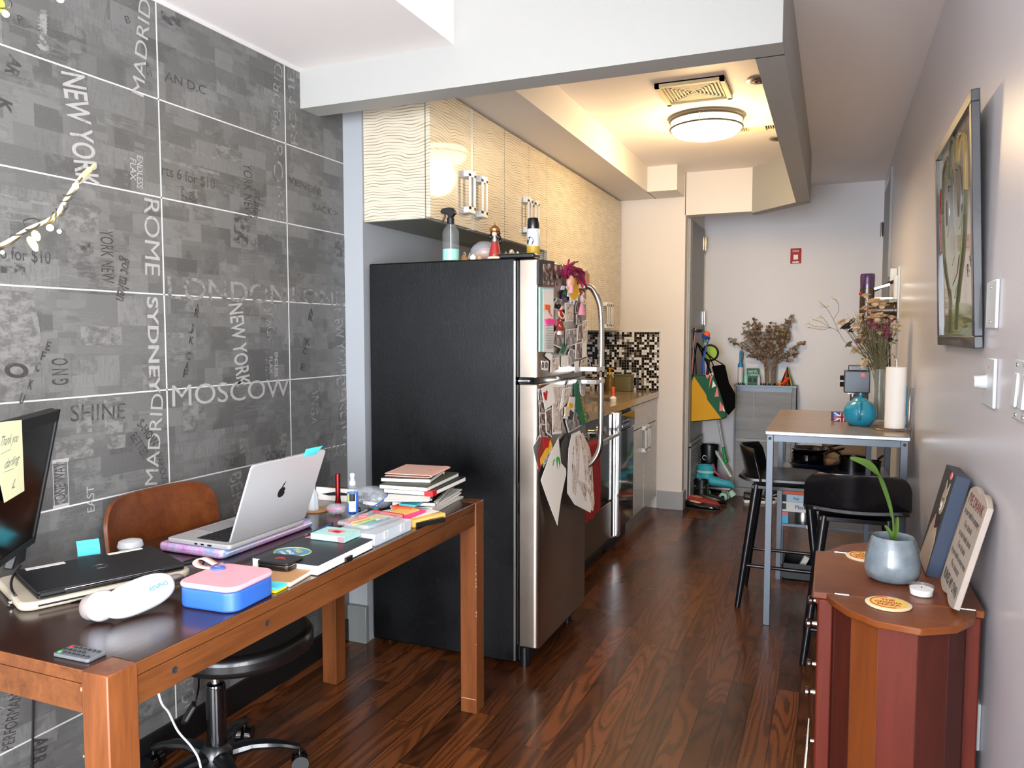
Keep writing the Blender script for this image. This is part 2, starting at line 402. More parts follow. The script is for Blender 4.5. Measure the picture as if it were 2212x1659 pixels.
# ================= the room
WL, WR, KX = -1.965, .348, -1.87
def bx(*a): return MB().box(*a)
struct('floor', bx(-2.1, .5, -2.9, 7.0, -.05, 0), 'floor_oak')
struct('ceiling', bx(-2.1, .5, -2.9, 7.0, 2.58, 2.64), 'ceiling_paint')
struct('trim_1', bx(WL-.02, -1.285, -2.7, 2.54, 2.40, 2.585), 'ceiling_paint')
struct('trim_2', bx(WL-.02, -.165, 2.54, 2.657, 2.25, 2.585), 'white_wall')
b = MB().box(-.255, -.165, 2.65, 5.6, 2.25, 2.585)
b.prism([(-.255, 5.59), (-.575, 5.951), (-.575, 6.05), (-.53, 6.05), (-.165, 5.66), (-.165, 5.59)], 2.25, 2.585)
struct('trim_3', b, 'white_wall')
b = bx(KX-.01, -1.28, 2.65, 5.96, 2.40, 2.585); b.box(-1.285, -1.065, 5.64, 5.96, 2.40, 2.585)
struct('trim_4', b, 'white_wall_lit')
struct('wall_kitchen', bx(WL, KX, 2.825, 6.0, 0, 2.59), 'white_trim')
b = bx(WL, -1.055, 5.95, 6.07, 0, 2.59); b.box(-1.06, -.57, 5.95, 6.06, 2.262, 2.59)
struct('wall_end', b, 'white_wall_lit')
struct('wall_alcove', bx(-1.15, -1.052, 6.06, 6.86, 0, 2.59), 'white_wall_lit')
struct('wall_far', bx(-1.15, .5, 6.85, 6.95, 0, 2.59), 'far_wall')
b = bx(WR, .5, .35, 6.86, 0, 2.59); b.box(WR, .5, -2.7, -1.6, 0, 2.59); b.box(WR, .5, -1.6, .35, 0, .1); b.box(WR, .5, -1.6, .35, 2.25, 2.59)
struct('wall_right', b, 'grey_wall')
b = MB()
for y0, y1 in ((-1.6, -1.55), (-.65, -.6), (.30, .35)): b.box(WR+.03, WR+.09, y0, y1, .1, 2.25)
b.box(WR+.03, WR+.09, -1.6, .35, .1, .15); b.box(WR+.03, WR+.09, -1.6, .35, 2.2, 2.25)
struct('window_2', b, 'white_trim')
# the wall behind the photographer: one wide window with daylight behind it
b = bx(-2.1, .5, -2.8, -2.7, 0, .12); b.box(-2.1, .5, -2.8, -2.7, 2.3, 2.59); b.box(-2.1, -1.8, -2.8, -2.7, .12, 2.3); b.box(.2, .5, -2.8, -2.7, .12, 2.3)
struct('wall_back', b, 'white_wall')
b = MB()
for x0, x1 in ((-1.8, -1.75), (-.83, -.77), (.15, .2)): b.box(x0, x1, -2.78, -2.71, .12, 2.3)
b.box(-1.8, .2, -2.78, -2.71, .12, .18); b.box(-1.8, .2, -2.78, -2.71, 2.25, 2.3)
struct('window_1', b, 'white_trim')

# ---- left wall: 30 x 60 cm printed tiles, light grout, lettering printed on them
b = MB()
b.box(WL-.1, WL, -2.7, 2.825, 0, 2.59, 0)
zs = [.273+.3034*i for i in range(8)]; ys = [1.841+.606*i for i in range(-7, 2)]
g_ = .0022
for z in zs: b.box(WL-.002, WL+.0009, -2.7, 2.825, z-g_, z+g_, 1)
for y in ys: b.box(WL-.002, WL+.0009, y-g_, y+g_, 0, 2.40, 1)
b.box(WL-.002, WL+.004, -2.7, 2.54, 2.388, 2.402, 1)
def A(x, y): return (x/2.765, y/2.765)
def B(x, y): return (x/2.765, 600+y/2.765)
def D(x, y): return (x/2.967, 1100+y/2.967)
def tword(txt, p, q, h, ink=2, bold=0.0, shear=0):
    a, c = PX(*p, WL), PX(*q, WL); d = c-a; L = d.length; d.normalize(); u = V((1,0,0)).cross(d)
    m = Matrix((( 0, 0, 1, 0), (d.y, u.y, 0, 0), (d.z, u.z, 0, 0), (0, 0, 0, 1)))
    b.text(txt, Matrix.Translation((a+c)/2+V((.0011, 0, 0))) @ m, h*1.38, ink, bold, w=L, shear=shear)
LI, MI, DI = 2, 3, 4
tword('NEW YORK', A(425, 430), A(520, 1110), .075, LI, .015)
tword('MADRID', A(825, 570), A(870, 0), .045, LI)
tword('ROME', A(900, 1185), A(905, 1640), .06, LI)
tword('AR', A(90, 340), A(60, 450), .035, DI, .03); tword('K', A(30, 590), A(20, 660), .035, DI, .03)
for k, (ch, x, y) in enumerate((('P', 120, 120), ('B', 760, 120), ('A', 880, 390), ('H', 890, 440))): tword(ch, A(x-14, y), A(x+14, y), .022, DI)
tword('ENDLESS', A(832, 930), A(832, 1125), .022, LI, .01); tword('FLAX', A(792, 945), A(792, 1075), .022, LI, .01); tword('212-368-1619', A(750, 905), A(750, 1105), .014, MI)
tword('MADRID', A(1645, 800), A(1665, 385), .05, MI); tword('ROME', A(1655, 850), A(1665, 1320), .055, MI)
tword('ROME', A(1760, 870), A(1735, 420), .045, MI)
tword('rts 6 for $10', A(965, 1015), A(1280, 1105), .035, DI); tword('6 for $10', A(0, 1508), A(300, 1545), .035, DI)
tword('YORK NEW', A(1475, 980), A(1480, 1295), .045, DI); tword('YORK NEW', A(630, 1375), A(640, 1690), .045, DI)
tword('got taken', A(1545, 1135), A(1525, 1300), .04, DI, .02, .2); tword('got taken', A(760, 1540), A(720, 1800), .04, DI, .02, .2)
tword('AN D.C', A(985, 455), A(1230, 545), .03, DI); tword('VENEER', A(1720, 1070), A(1925, 1160), .028, DI); tword('BACK >', A(1870, 1235), A(2015, 1280), .03, DI)
tword('SYDNEY', B(905, 110), B(920, 690), .042, LI, .02)
tword('LONDON', B(1000, 65), B(1705, 110), .075, MI, .008); tword('LOND', B(1742, 105), B(2075, 135), .06, MI, .008)
tword('MOSCOW', B(1020, 715), B(1722, 660), .072, LI)
tword('MADRID', B(905, 1240), B(945, 695), .05, LI)
tword('NEW YORK', B(1400, 150), B(1450, 640), .07, LI, .015); tword('NEW YORK', B(2012, 180), B(2048, 590), .06, MI, .015)
tword('BERLIN', B(2030, 595), B(2070, 960), .07, MI, .01); tword('MOSC', B(1920, 1045), B(2085, 1030), .06, MI)
tword('ENDLESS', B(1648, 445), B(1648, 590), .02, LI, .01); tword('FLAX', B(1615, 470), B(1615, 570), .02, LI); tword('22368-1619', B(1590, 435), B(1590, 590), .014, MI)
for ch, x, y in (('A', 1178, 180), ('R', 1172, 215), ('J', 1150, 300), ('K', 1140, 375), ('C', 1125, 470), ('A', 1115, 530), ('F', 1105, 575), ('A', 1858, 205), ('R', 1852, 240), ('K', 1835, 385), ('C', 1820, 440), ('E', 1806, 535),
                 ('E', 285, 410), ('F', 255, 470), ('C', 225, 535), ('K', 180, 640), ('U', 130, 725)):
    tword(ch, B(x-13, y-4), B(x+13, y+4), .026, DI, .03)
tword('G N O', B(365, 640), B(360, 480), .05, DI, .01); tword('O', B(100, 600), B(110, 510), .06, DI, .04)
tword('SHINE', B(420, 815), B(745, 800), .05, DI); tword('BETTER', B(790, 935), B(870, 1065), .03, DI, .01); tword('S-HOW', B(830, 860), B(930, 1000), .03, DI, .01); tword('VARIOUS', B(945, 1050), B(985, 1220), .025, DI)
tword('SANGA', B(1885, 610), B(1870, 880), .05, MI); tword('SANGA', B(1600, 180), B(1620, 370), .05, 3); tword('END FLAX', B(1895, 920), B(1880, 1010), .03, MI)
tword('FORZIO', B(1700, 1052), B(1590, 1062), .035, DI); tword('BERLIN', B(1400, 1165), B(1440, 1500), .06, MI, .01); tword('CRY', B(1375, 1110), B(1425, 1090), .03, DI)
tword('ONE WAY', B(360, 1330), B(358, 1105), .035, DI); tword('EAST', B(545, 1400), B(540, 1245), .025, LI)
tword('ONE WAY', A(262, 305), A(255, 70), .032, MI)
tword('TALLY, EI', D(8, 1430), D(50, 1180), .03, MI); tword('PERFORMAN', D(50, 1540), D(105, 1180), .035, DI); tword('ARR', D(255, 1460), D(235, 1640), .045, DI, .03)
tword('ENDLESS', D(1010, 1430), D(1010, 1580), .03, MI); tword('ROME', D(1190, 1090), D(1215, 1380), .06, MI)
_tk = 0
def trect(p, q, ink, tilt=0):
    a, c = PX(*p, WL), PX(*q, WL)
    global _tk; _tk = _tk+1; o_ = WL+.00045+.00001*(_tk % 40)
    b.raw([(o_, a.y, a.z), (o_, c.y, a.z+tilt), (o_, c.y, c.z+tilt), (o_, a.y, c.z)], [(0, 3, 2, 1)], ink)
# pale stripes of the printed flag, kerb lines and the arrow signs
for k in range(4): trect(A(960, 655+95*k), A(1290+20*(k % 2), 765+95*k), 5)
trect(A(1290, 860), A(1450, 980), 5)
for k in range(2): trect(A(0, 1155+105*k), A(330, 1235+110*k), 5)
trect(A(330, 1210), A(590, 1400), 5)
for x0, y0, x1, y1 in ((315, 1090, 410, 1370),):
    for q in ((x0, y0, x0+6, y1), (x1-6, y0, x1, y1), (x0, y0, x1, y0+7), (x0, y1-7, x1, y1)): trect(B(q[0], q[1]), B(q[2], q[3]), 2)
pts = [PX(*B(x, y), WL) for x, y in ((335, 1100), (385, 1100), (385, 1300), (405, 1300), (360, 1360), (318, 1300), (335, 1300))]
b.raw([(WL+.00085, p.y, p.z) for p in pts], [tuple(range(7))], 3)
pts = [PX(*A(x, y), WL) for x, y in ((235, 55), (278, 60), (278, 270), (295, 275), (262, 330), (215, 262), (235, 265))]
b.raw([(WL+.00085, p.y, p.z) for p in pts], [tuple(range(7))], 3)
# pale lamp-shade shape at the far left
pts = [PX(*B(x, y), WL) for x, y in ((0, 75), (190, 85), (230, 260), (250, 400), (200, 560), (90, 745), (0, 755))]
b.raw([(WL+.0004, p.y, p.z) for p in pts], [tuple(range(7))], 5)
for x0, y0, x1, y1 in ((1090, 745, 1190, 900), (1430, 965, 1485, 1040), (1660, 935, 1715, 1010), (480, 290, 730, 400), (620, 720, 735, 920), (450, 720, 550, 920), (1000, 330, 1110, 358), (850, 520, 930, 680)): trect(B(x0, y0), B(x1, y1), 5)
for x0, y0, x1, y1 in ((1080, 1110, 1180, 1220), (1395, 1290, 1480, 1460), (2000, 1420, 2060, 1540), (960, 60, 1080, 180), (0, 1560, 150, 1640), (450, 1440, 560, 1520)): trect(A(x0, y0), A(x1, y1), 6)
for k in range(7): trect(B(1000, 215+11*k), B(1130, 219+11*k), 5); trect(B(1000, 425+11*k), B(1120, 429+11*k), 5)
for k in range(5):
    trect(B(330+0*k, 985+18*k), B(560, 992+18*k), 5); trect(B(640, 950+14*k), B(750, 956+14*k), 5)
struct('wall_left', b, ['tile_print', 'grout', 'tile_light_ink', 'tile_mid_ink', 'tile_dark_ink', 'tile_patch_light', 'tile_patch_dark'])
struct('baseboard_left', bx(WL, WL+.012, -2.7, 2.81, 0, .10), 'black', bev=.002)
b = bx(WL+.005, KX+.008, 2.80, 2.825, 0, .165)
struct('baseboard_column', b, 'door_grey', bev=.003)
b = bx(-1.245, -1.055, 5.932, 5.95, 0, .14); b.box(-1.056, -1.042, 5.932, 6.07, 0, .14)
struct('baseboard_kitchen', b, 'white_trim', bev=.002)
struct('baseboard_far', bx(-.27, WR, 6.835, 6.85, 0, .13), 'door_grey', bev=.002)
struct('baseboard_right', bx(WR-.013, WR, .35, 5.85, 0, .13), 'door_grey', bev=.002)

# ---- louvred closet door in the alcove and the door at the end of the right wall
b = MB().box(-1.054, -1.036, 6.085, 6.125, 0, 2.26)
d1 = struct('door_1', b, 'white_trim', bev=.002)
part('door_panel', bx(-1.05, -1.03, 6.13, 6.72, .50, 2.25), 'door_grey', d1, bev=.003)
part('door_sill', bx(-1.05, -1.015, 6.13, 6.72, .47, .50), 'door_grey', d1, bev=.003)
b = MB().box(-1.05, -1.03, 6.13, 6.70, .02, .46, 1)
b.box(-1.032, -1.02, 6.13, 6.16, .02, .46, 0); b.box(-1.032, -1.02, 6.67, 6.70, .02, .46, 0); b.box(-1.032, -1.02, 6.16, 6.67, .43, .46, 0); b.box(-1.032, -1.02, 6.16, 6.67, .02, .05, 0)
for k in range(19): b.cbox((-1.026, 6.415, .065+.0195*k), (.010, .51, .006), (0, .6, 0), 0)
part('vent_grille', b, ['white_trim', 'louver_dark'], d1)
b = MB().box(-1.032, -1.02, 6.2, 6.24, .78, .86)
part('door_pull', b, 'chrome', d1, bev=.004)
for z in (2.13, 1.50):
    h = MB().cyl((-1.018, 6.72, z-.06), (-1.018, 6.72, z+.06), .009); h.box(-1.032, -1.026, 6.68, 6.74, z-.055, z+.055)
    for q in (-.02, .02): h.cyl((-1.018, 6.72, z+q-.002), (-1.018, 6.72, z+q+.002), .0105)
    part('hinge', h, 'chrome', d1)
b = MB().box(WR-.016, WR+.002, 5.87, 5.91, 1.75, 2.5)
d2 = struct('door_2', b, 'white_trim', bev=.003)
part('door_panel', bx(WR-.006, WR+.02, 5.915, 6.72, .02, 2.46), 'door_grey', d2)
for z in (2.18, 1.25):
    h = MB().cyl((WR-.018, 6.73, z-.055), (WR-.018, 6.73, z+.055), .011); h.box(WR-.03, WR-.002, 6.73, 6.745, z-.05, z+.05)
    part('hinge', h, 'chrome', d2)

# ---- ceiling fixtures in the kitchen
lp = thing('ceiling_lamp', 'round flush ceiling lamp, lit, with two metal bands, in the kitchen recess', 'ceiling lamp', (-.69, 4.50, 2.58))
part('mounting_plate', MB().lathe([(.205, 0), (.21, -.012), (.2, -.02)], 48), 'steel', lp)
part('lamp_shade', MB().lathe([(.188, -.015), (.192, -.055), (.188, -.075), (.165, -.095), (.1, -.112), (0, -.118)], 48), 'lamp_glow', lp)
for z in (-.02, -.062):
    part('metal_band', MB().tube([(.198*cos(a*PI/24), .198*sin(a*PI/24), z) for a in range(48)], .006, 8, closed=True), 'bronze_ink', lp)
cl = MB()
for a in (0, 2*PI/3+.3, 4*PI/3+.3): cl.cyl((.2*cos(a-1.6), .2*sin(a-1.6), -.02), (.2*cos(a-1.6), .2*sin(a-1.6), -.07), .004)
part('clip', cl, 'steel', lp)
v1 = thing('ceiling_vent', 'square stepped ceiling air diffuser in front of the round lamp', 'air vent', (-.67, 3.97, 2.58))
b = MB()
b.prism([(-.165, -.165), (.165, -.165), (.165, .165), (-.165, .165)], -.006, 0)
part('backplate', b, 'louver_dark', v1)
b = MB()
for k, s_ in enumerate((.165, .135, .118, .101, .084, .067, .05, .033, .016)):
    w_ = .022 if k == 0 else .006; z0 = -.022 if k == 0 else -.014
    for q in range(4):
        o_ = b.X; b.X = Matrix.Rotation(q*PI/2, 4, 'Z'); b.box(-s_, s_, s_-w_, s_, z0, 0); b.X = o_
part('louver_rings', b, 'cream', v1)
v2 = thing('ceiling_vent', 'slim rectangular ceiling register with slats beyond the round lamp', 'air vent', (-.44, 4.80, 2.58))
b = MB().box(-.12, .12, -.055, .055, -.006, 0, 1); b.box(-.13, .13, -.065, -.05, -.016, 0, 0); b.box(-.13, .13, .05, .065, -.016, 0, 0); b.box(-.13, -.115, -.06, .06, -.016, 0, 0); b.box(.115, .13, -.06, .06, -.016, 0, 0); b.box(-.045, .045, -.05, .05, -.02, 0, 0)
for k in range(5): b.cbox((-.105+.013*k, 0, -.01), (.004, .1, .012), (0, .5, 0), 0); b.cbox((.055+.013*k, 0, -.01), (.004, .1, .012), (0, -.5, 0), 0)
part('register', b, ['cream', 'louver_dark'], v2)
for (x, y), lb in (((-.36, 3.93), 'round recessed ceiling spot beside the square air diffuser'), ((-.345, 5.13), 'round recessed ceiling spot beside the slim slatted register')):
    q = thing('ceiling_spot', lb, 'ceiling spot', (x, y, 2.58))
    part('trim_ring', MB().lathe([(.055, 0), (.056, -.008), (.044, -.012), (.036, -.004)], 32, cap=False), 'steel', q)
    part('eyeball', MB().lathe([(.036, -.003), (.03, -.012), (.018, -.014), (.016, -.006), (0, -.006)], 32, cap=False), 'dark_steel', q)
solo('smoke_sensor', 'tiny round white ceiling disc between lamp and side beam', 'sensor', MB().lathe([(.035, 0), (.035, -.006), (.02, -.012), (0, -.012)], 24, cap=False), 'cream', (-.30, 4.31, 2.58))
al = thing('fire_alarm_sign', 'small red fire alarm plate high on the far wall', 'fire alarm', (-.303, 6.85, 2.01))
part('plate', MB().box(-.042, .042, -.012, 0, -.062, .062), 'red', al, bev=.004)
b = MB().text('FIRE', TR((0, -.0125, .038), (PI/2, 0, 0)), .022, w=.05); b.cbox((0, -.0125, -.01), (.035, .001, .04)); b.cbox((0, -.0125, -.052), (.05, .001, .012))
part('lettering', b, 'white', al)
# ================= kitchen run along the left wall
def pull(parent, y, z, side=1, h=.16, w=.062, x0=-1.548, mt='chrome'):
    # open rectangular bracket pull: two plates joined by two slim bars
    m = MB(); d = .032
    for s_ in (-1, 1):
        m.box(x0, x0+d, y-w/2, y+w/2, z+s_*h/2-.014, z+s_*h/2+.014)
    m.box(x0+d-.006, x0+d, y-w/2, y-w/2+.016, z-h/2, z+h/2)
    m.box(x0+d-.006, x0+d, y+w/2-.016, y+w/2, z-h/2, z+h/2)
    return part('handle', m, mt, parent, world=True, bev=.001, bseg=1)
mat('handle_metal', '#d9dadc', .35, .3)
def upper(label, y0, ym, y1, z0, hz, hs=True, gap=0):
    t = thing('upper_cabinet', label, 'cabinet', ((KX-1.548)/2, (y0+y1)/2, z0), group=None)
    b = MB().box(KX+.002, -1.572, y0, y1, z0, 2.397, 0)
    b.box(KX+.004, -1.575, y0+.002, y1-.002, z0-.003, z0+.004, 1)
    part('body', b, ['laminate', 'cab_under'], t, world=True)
    for a, c in ((y0+.0015, ym-.0015-gap), (ym+.0015, y1-.0015)):
        d = part('door', MB().box(-1.569, -1.548, a, c, z0+.001, 2.388), 'laminate', t, world=True, bev=.0015, bseg=1)
        if hs and hz: pull(d, (ym-gap-.05) if a < ym-.1 and c < ym+.01 else ym+.055, hz, mt='handle_metal')
    if gap: part('divider_strip', MB().box(-1.58, -1.550, ym-gap+.002, ym-.001, z0, 2.388), 'plastic_white', t, world=True)
    return t
upper('nearest pale rippled wall cabinet, its end panel facing the room above the refrigerator', 2.835, 3.255, 3.613, 1.842, 2.0, gap=.028)
upper('second pale rippled wall cabinet, its doors behind the spray can on the refrigerator', 3.616, 3.947, 4.236, 1.842, 2.0)
upper('third wall cabinet, tall and pale, with no handles showing', 4.239, 4.68, 5.145, 1.387, 0)
upper('farthest tall wall cabinet, reaching the end wall above the mosaic', 5.148, 5.52, 5.915, 1.387, 1.50)
struct('trim_5', bx(KX, KX+.008, 3.5, 5.95, .92, 1.387), 'mosaic_side')
b = MB().box(KX, -1.242, 5.942, 5.95, .92, 1.378, 0); b.box(-1.243, -1.236, 5.940, 5.951, .92, 1.384, 1); b.box(KX, -1.236, 5.940, 5.951, 1.378, 1.384, 1)
struct('trim_6', b, ['mosaic_end', 'plastic_white'])
# worktop with an undermounted sink
ct = thing('kitchen_worktop', 'brown speckled stone worktop with sink behind the refrigerator', 'worktop', (-1.55, 4.7, .875))
b = MB()
SX0, SX1, SY0, SY1 = -1.72, -1.36, 4.85, 5.40
b.box(KX+.009, -1.24, 3.5, SY0, .876, .92); b.box(KX+.009, -1.24, SY1, 5.941, .876, .92); b.box(KX+.009, SX0, SY0, SY1, .876, .92); b.box(SX1, -1.24, SY0, SY1, .876, .92)
part('slab', b, 'counter_stone', ct, world=True)
b = MB().raw([(SX0,SY0,.9),(SX1,SY0,.9),(SX1,SY1,.9),(SX0,SY1,.9),(SX0+.02,SY0+.02,.72),(SX1-.02,SY0+.02,.72),(SX1-.02,SY1-.02,.72),(SX0+.02,SY1-.02,.72)], [(0,1,5,4),(1,2,6,5),(2,3,7,6),(3,0,4,7),(4,5,6,7)])
part('sink_basin', b, 'steel', ct, world=True)
fc = thing('kitchen_faucet', 'slim arched chrome faucet over the sink by the mosaic', 'faucet', (-1.77, 4.72, .92))
part('spout', MB().tube(smooth_path([(0, 0, 0), (0, 0, .28), (.03, .02, .36), (.10, .04, .385), (.17, .05, .35), (.19, .055, .28)]), .011, 10), 'chrome', fc)
part('base', MB().lathe([(.026, 0), (.026, .03), (.013, .045)], 20), 'chrome', fc)
part('lever', MB().cyl((.0, -.02, .05), (.04, -.06, .09), .006), 'chrome', fc)
br_ = thing('dish_brush', 'orange-red handled dish brush standing at the sink edge', 'brush', (-1.33, 4.92, .92), rot=(0, 0, .5))
part('handle', MB().tube(smooth_path([(0, 0, .03), (0, .004, .06), (0, .0, .095)]), [.010]*8+[.013]*8+[.006], 10), 'orange', br_)
part('bristles', MB().lathe([(.02, 0), (.024, .02), (.01, .034)], 16), 'white', br_)
sd = thing('soap_bottle', 'amber pump soap bottle against the dark mosaic corner', 'bottle', (-1.60, 5.82, .92))
part('bottle', MB().lathe([(.034, 0), (.036, .01), (.036, .09), (.014, .12), (.014, .13)], 24), 'bottle_amber' if 'bottle_amber' in M else mat('bottle_amber', '#7a5a1e', .15, coat=.5), sd)
part('pump', MB().lathe([(.012, .13), (.012, .145), (.004, .147), (.004, .17), (.012, .172), (.012, .18)], 16).tube([(0, 0, .176), (.03, -.02, .176), (.036, -.024, .165)], .004), 'yellow', sd)
sb = thing('sponge_holder', 'olive countertop box beside the soap pump in the mosaic corner', 'box', (-1.50, 5.86, .92))
part('box', MB().prism(rrect(.14, .09, .015), 0, .12), mat('olive', '#6d6542', .4), sb, bev=.003)
part('lid', MB().prism(rrect(.15, .1, .015), .12, .13), 'olive', sb, bev=.003)
# oven
ov = thing('oven', 'black glass range oven with a towel on its rail behind the refrigerator', 'oven', (-1.55, 4.1, 0))
part('body', MB().box(KX+.01, -1.265, 3.52, 4.60, .06, .874), 'black', ov, world=True)
part('control_panel', MB().box(-1.266, -1.248, 3.53, 4.59, .74, .872), 'gloss_black', ov, world=True, bev=.002)
for k in range(5): part('knob', MB().cyl((-1.25, 3.68+.17*k, .80), (-1.222, 3.68+.17*k, .80), .02), 'steel', ov, world=True)
part('oven_door', MB().box(-1.268, -1.246, 3.53, 4.59, .34, .73), 'gloss_black', ov, world=True, bev=.003)
h = MB().cyl((-1.19, 3.6, .755), (-1.19, 4.52, .755), .010)
for y in (3.62, 4.5): h.cyl((-1.25, y, .72), (-1.19, y, .755), .008)
part('rail', h, 'steel', ov, world=True)
part('drawer', MB().box(-1.268, -1.246, 3.53, 4.59, .10, .33), 'dark_steel', ov, world=True, bev=.003)
part('kick_plate', MB().box(-1.32, -1.30, 3.53, 4.59, 0, .1), 'black', ov, world=True)
part('side_trim', MB().box(-1.27, -1.238, 4.605, 4.64, .09, .875), 'chrome', ov, world=True, bev=.002)
part('vent_slot', MB().box(-1.2465, -1.245, 4.3, 4.5, .70, .715), 'chrome', ov, world=True)
def hangcloth(y0, y1, z0, z1, x):
    def f(u, v):
        y = y0+(y1-y0)*u; z = z1-(z1-z0)*v
        return (x+.006*sin(u*19+v*2)*v+.004*sin(u*40)*v, y+.01*sin(v*5)*v, z-.02*sin(u*3)*v)
    return f
tw = thing('dish_towel', 'red ribbed dish towel hanging on the oven rail', 'towel', (-1.17, 3.86, .40))
part('front_fall', MB().grid(hangcloth(3.69, 4.05, .40, .768, -1.172), 26, 26, thick=.006), 'terry_red', tw, world=True, smooth=80)
part('back_fall', MB().grid(hangcloth(3.70, 4.04, .55, .768, -1.206), 20, 16, thick=.006), 'terry_red', tw, world=True, smooth=80)
part('fold', MB().grid(lambda u, v: (-1.189-.0175*cos(PI*v), 3.695+.35*u, .766+.014*sin(PI*v)), 14, 8, thick=.005), 'terry_red', tw, world=True, smooth=80)
# dishwasher
dw = thing('dishwasher', 'narrow black glass dishwasher with a raised silver left edge', 'dishwasher', (-1.55, 4.9, 0))
part('body', MB().box(KX+.01, -1.262, 4.70, 5.12, .09, .874), 'black', dw, world=True)
part('door', MB().box(-1.262, -1.236, 4.705, 5.115, .12, .74), 'gloss_black', dw, world=True, bev=.003)
part('control_panel', MB().box(-1.262, -1.23, 4.705, 5.115, .75, .85), 'gloss_black', dw, world=True, bev=.003)
b = MB()
for k in range(5): b.box(-1.2295, -1.229, 4.80+.035*k, 4.815+.035*k, .80, .806)
part('button', b, 'white', dw, world=True)
part('edge_trim', MB().box(-1.27, -1.215, 4.648, 4.70, .09, .875), 'chrome', dw, world=True, bev=.002)
part('grip_recess', MB().box(-1.2298, -1.228, 4.78, 4.95, .765, .782), 'chrome', dw, world=True)
part('kick_plate', MB().box(-1.31, -1.29, 4.65, 5.12, 0, .09), 'black', dw, world=True)
# base cabinet at the end
bc = thing('base_cabinet', 'grey rippled base cabinet with a drawer and two doors by the end wall', 'cabinet', (-1.55, 5.5, 0))
part('body', MB().box(KX+.01, -1.27, 5.125, 5.93, .09, .874), 'laminate_grey', bc, world=True)
part('drawer', MB().box(-1.27, -1.25, 5.13, 5.925, .70, .868), 'laminate_grey', bc, world=True, bev=.0015)
for a, c, hy in ((5.13, 5.49, 5.44), (5.497, 5.925, 5.545)):
    d = part('door', MB().box(-1.27, -1.25, a, c, .10, .692), 'laminate_grey', bc, world=True, bev=.0015)
    pull(d, hy, .61, h=.16, w=.058, x0=-1.25, mt='handle_metal')
part('edge_strip', MB().box(-1.252, -1.2485, 5.491, 5.496, .10, .692), 'plastic_white', bc, world=True)
part('kick_plate', MB().box(-1.31, -1.29, 5.125, 5.93, 0, .09), 'steel', bc, world=True)

# ================= refrigerator
fr = thing('refrigerator', 'tall black-sided refrigerator with two steel doors covered in magnets', 'refrigerator', (-1.46, 3.15, 0))
part('cabinet', MB().box(-1.845, -1.165, 2.832, 3.47, .02, 1.662), 'fridge_side', fr, world=True, bev=.006)
def fdoor(z0, z1):
    m = MB(); n = 9
    prof = [(-1.15, 2.832), (-1.088, 2.832)]+[(-1.088+.022*sin(a*PI/2/n), 2.832+.022-.022*cos(a*PI/2/n)) for a in range(1, n+1)]+[(-1.066, 3.455), (-1.075, 3.475), (-1.15, 3.475)]
    m.prism(prof, z0, z1); return m
part('freezer_door', fdoor(1.187, 1.655), 'brushed_steel', fr, world=True, bev=.004)
part('fridge_door', fdoor(.092, 1.163), 'brushed_steel', fr, world=True, bev=.004)
for z0, z1 in ((1.187, 1.655), (.092, 1.163)):
    b = MB()
    for k, x in enumerate((-1.163, -1.157, -1.1525)): b.box(x, x+.004, 2.84, 3.46, z0+.004, z1-.004)
    part('door_seal', b, 'gloss_black', fr, world=True)
part('gap_strip', MB().box(-1.155, -1.09, 2.845, 3.465, 1.163, 1.187), 'gloss_black', fr, world=True)
b = MB().cyl((-1.12, 2.865, 1.166), (-1.12, 2.865, 1.186), .02)
part('middle_hinge', b.box(-1.16, -1.11, 2.84, 2.87, 1.170, 1.180), 'chrome', fr, world=True, bev=.002)
part('top_hinge_cover', MB().box(-1.28, -1.095, 2.85, 2.92, 1.662, 1.682), 'black_paint', fr, world=True, bev=.006)
part('toe_grille', MB().box(-1.166, -1.12, 2.86, 3.47, .02, .088), 'black', fr, world=True, bev=.004)
for x, y, h in ((-1.14, 2.87, .08), (-1.14, 3.42, .03), (-1.8, 2.9, .03), (-1.8, 3.4, .03)): part('foot', MB().cyl((x, y, 0), (x, y, h), .02), 'black_paint', fr, world=True)
part('front_corner_strip', MB().box(-1.172, -1.164, 2.828, 2.833, .03, 1.65), 'steel', fr, world=True)
def fhandle(zs):
    m = MB(); pts = smooth_path(zs, 6)
    return m.tube(pts, .0135, 12, flat=1.0)
yh = 3.43
part('freezer_handle', fhandle([(-1.066, yh, 1.585), (-1.03, yh, 1.57), (-.995, yh, 1.50), (-.985, yh, 1.40), (-.985, yh, 1.22), (-.99, yh, 1.205)]).box(-1.067, -.972, yh-.12, yh+.016, 1.196, 1.214), 'chrome', fr, world=True, smooth=60)
part('fridge_handle', fhandle([(-.99, yh, 1.15), (-.985, yh, 1.14), (-.985, yh, .90), (-.993, yh, .82), (-1.03, yh, .76), (-1.066, yh, .745)]).box(-1.067, -.972, yh-.12, yh+.016, 1.138, 1.156), 'chrome', fr, world=True, smooth=60)
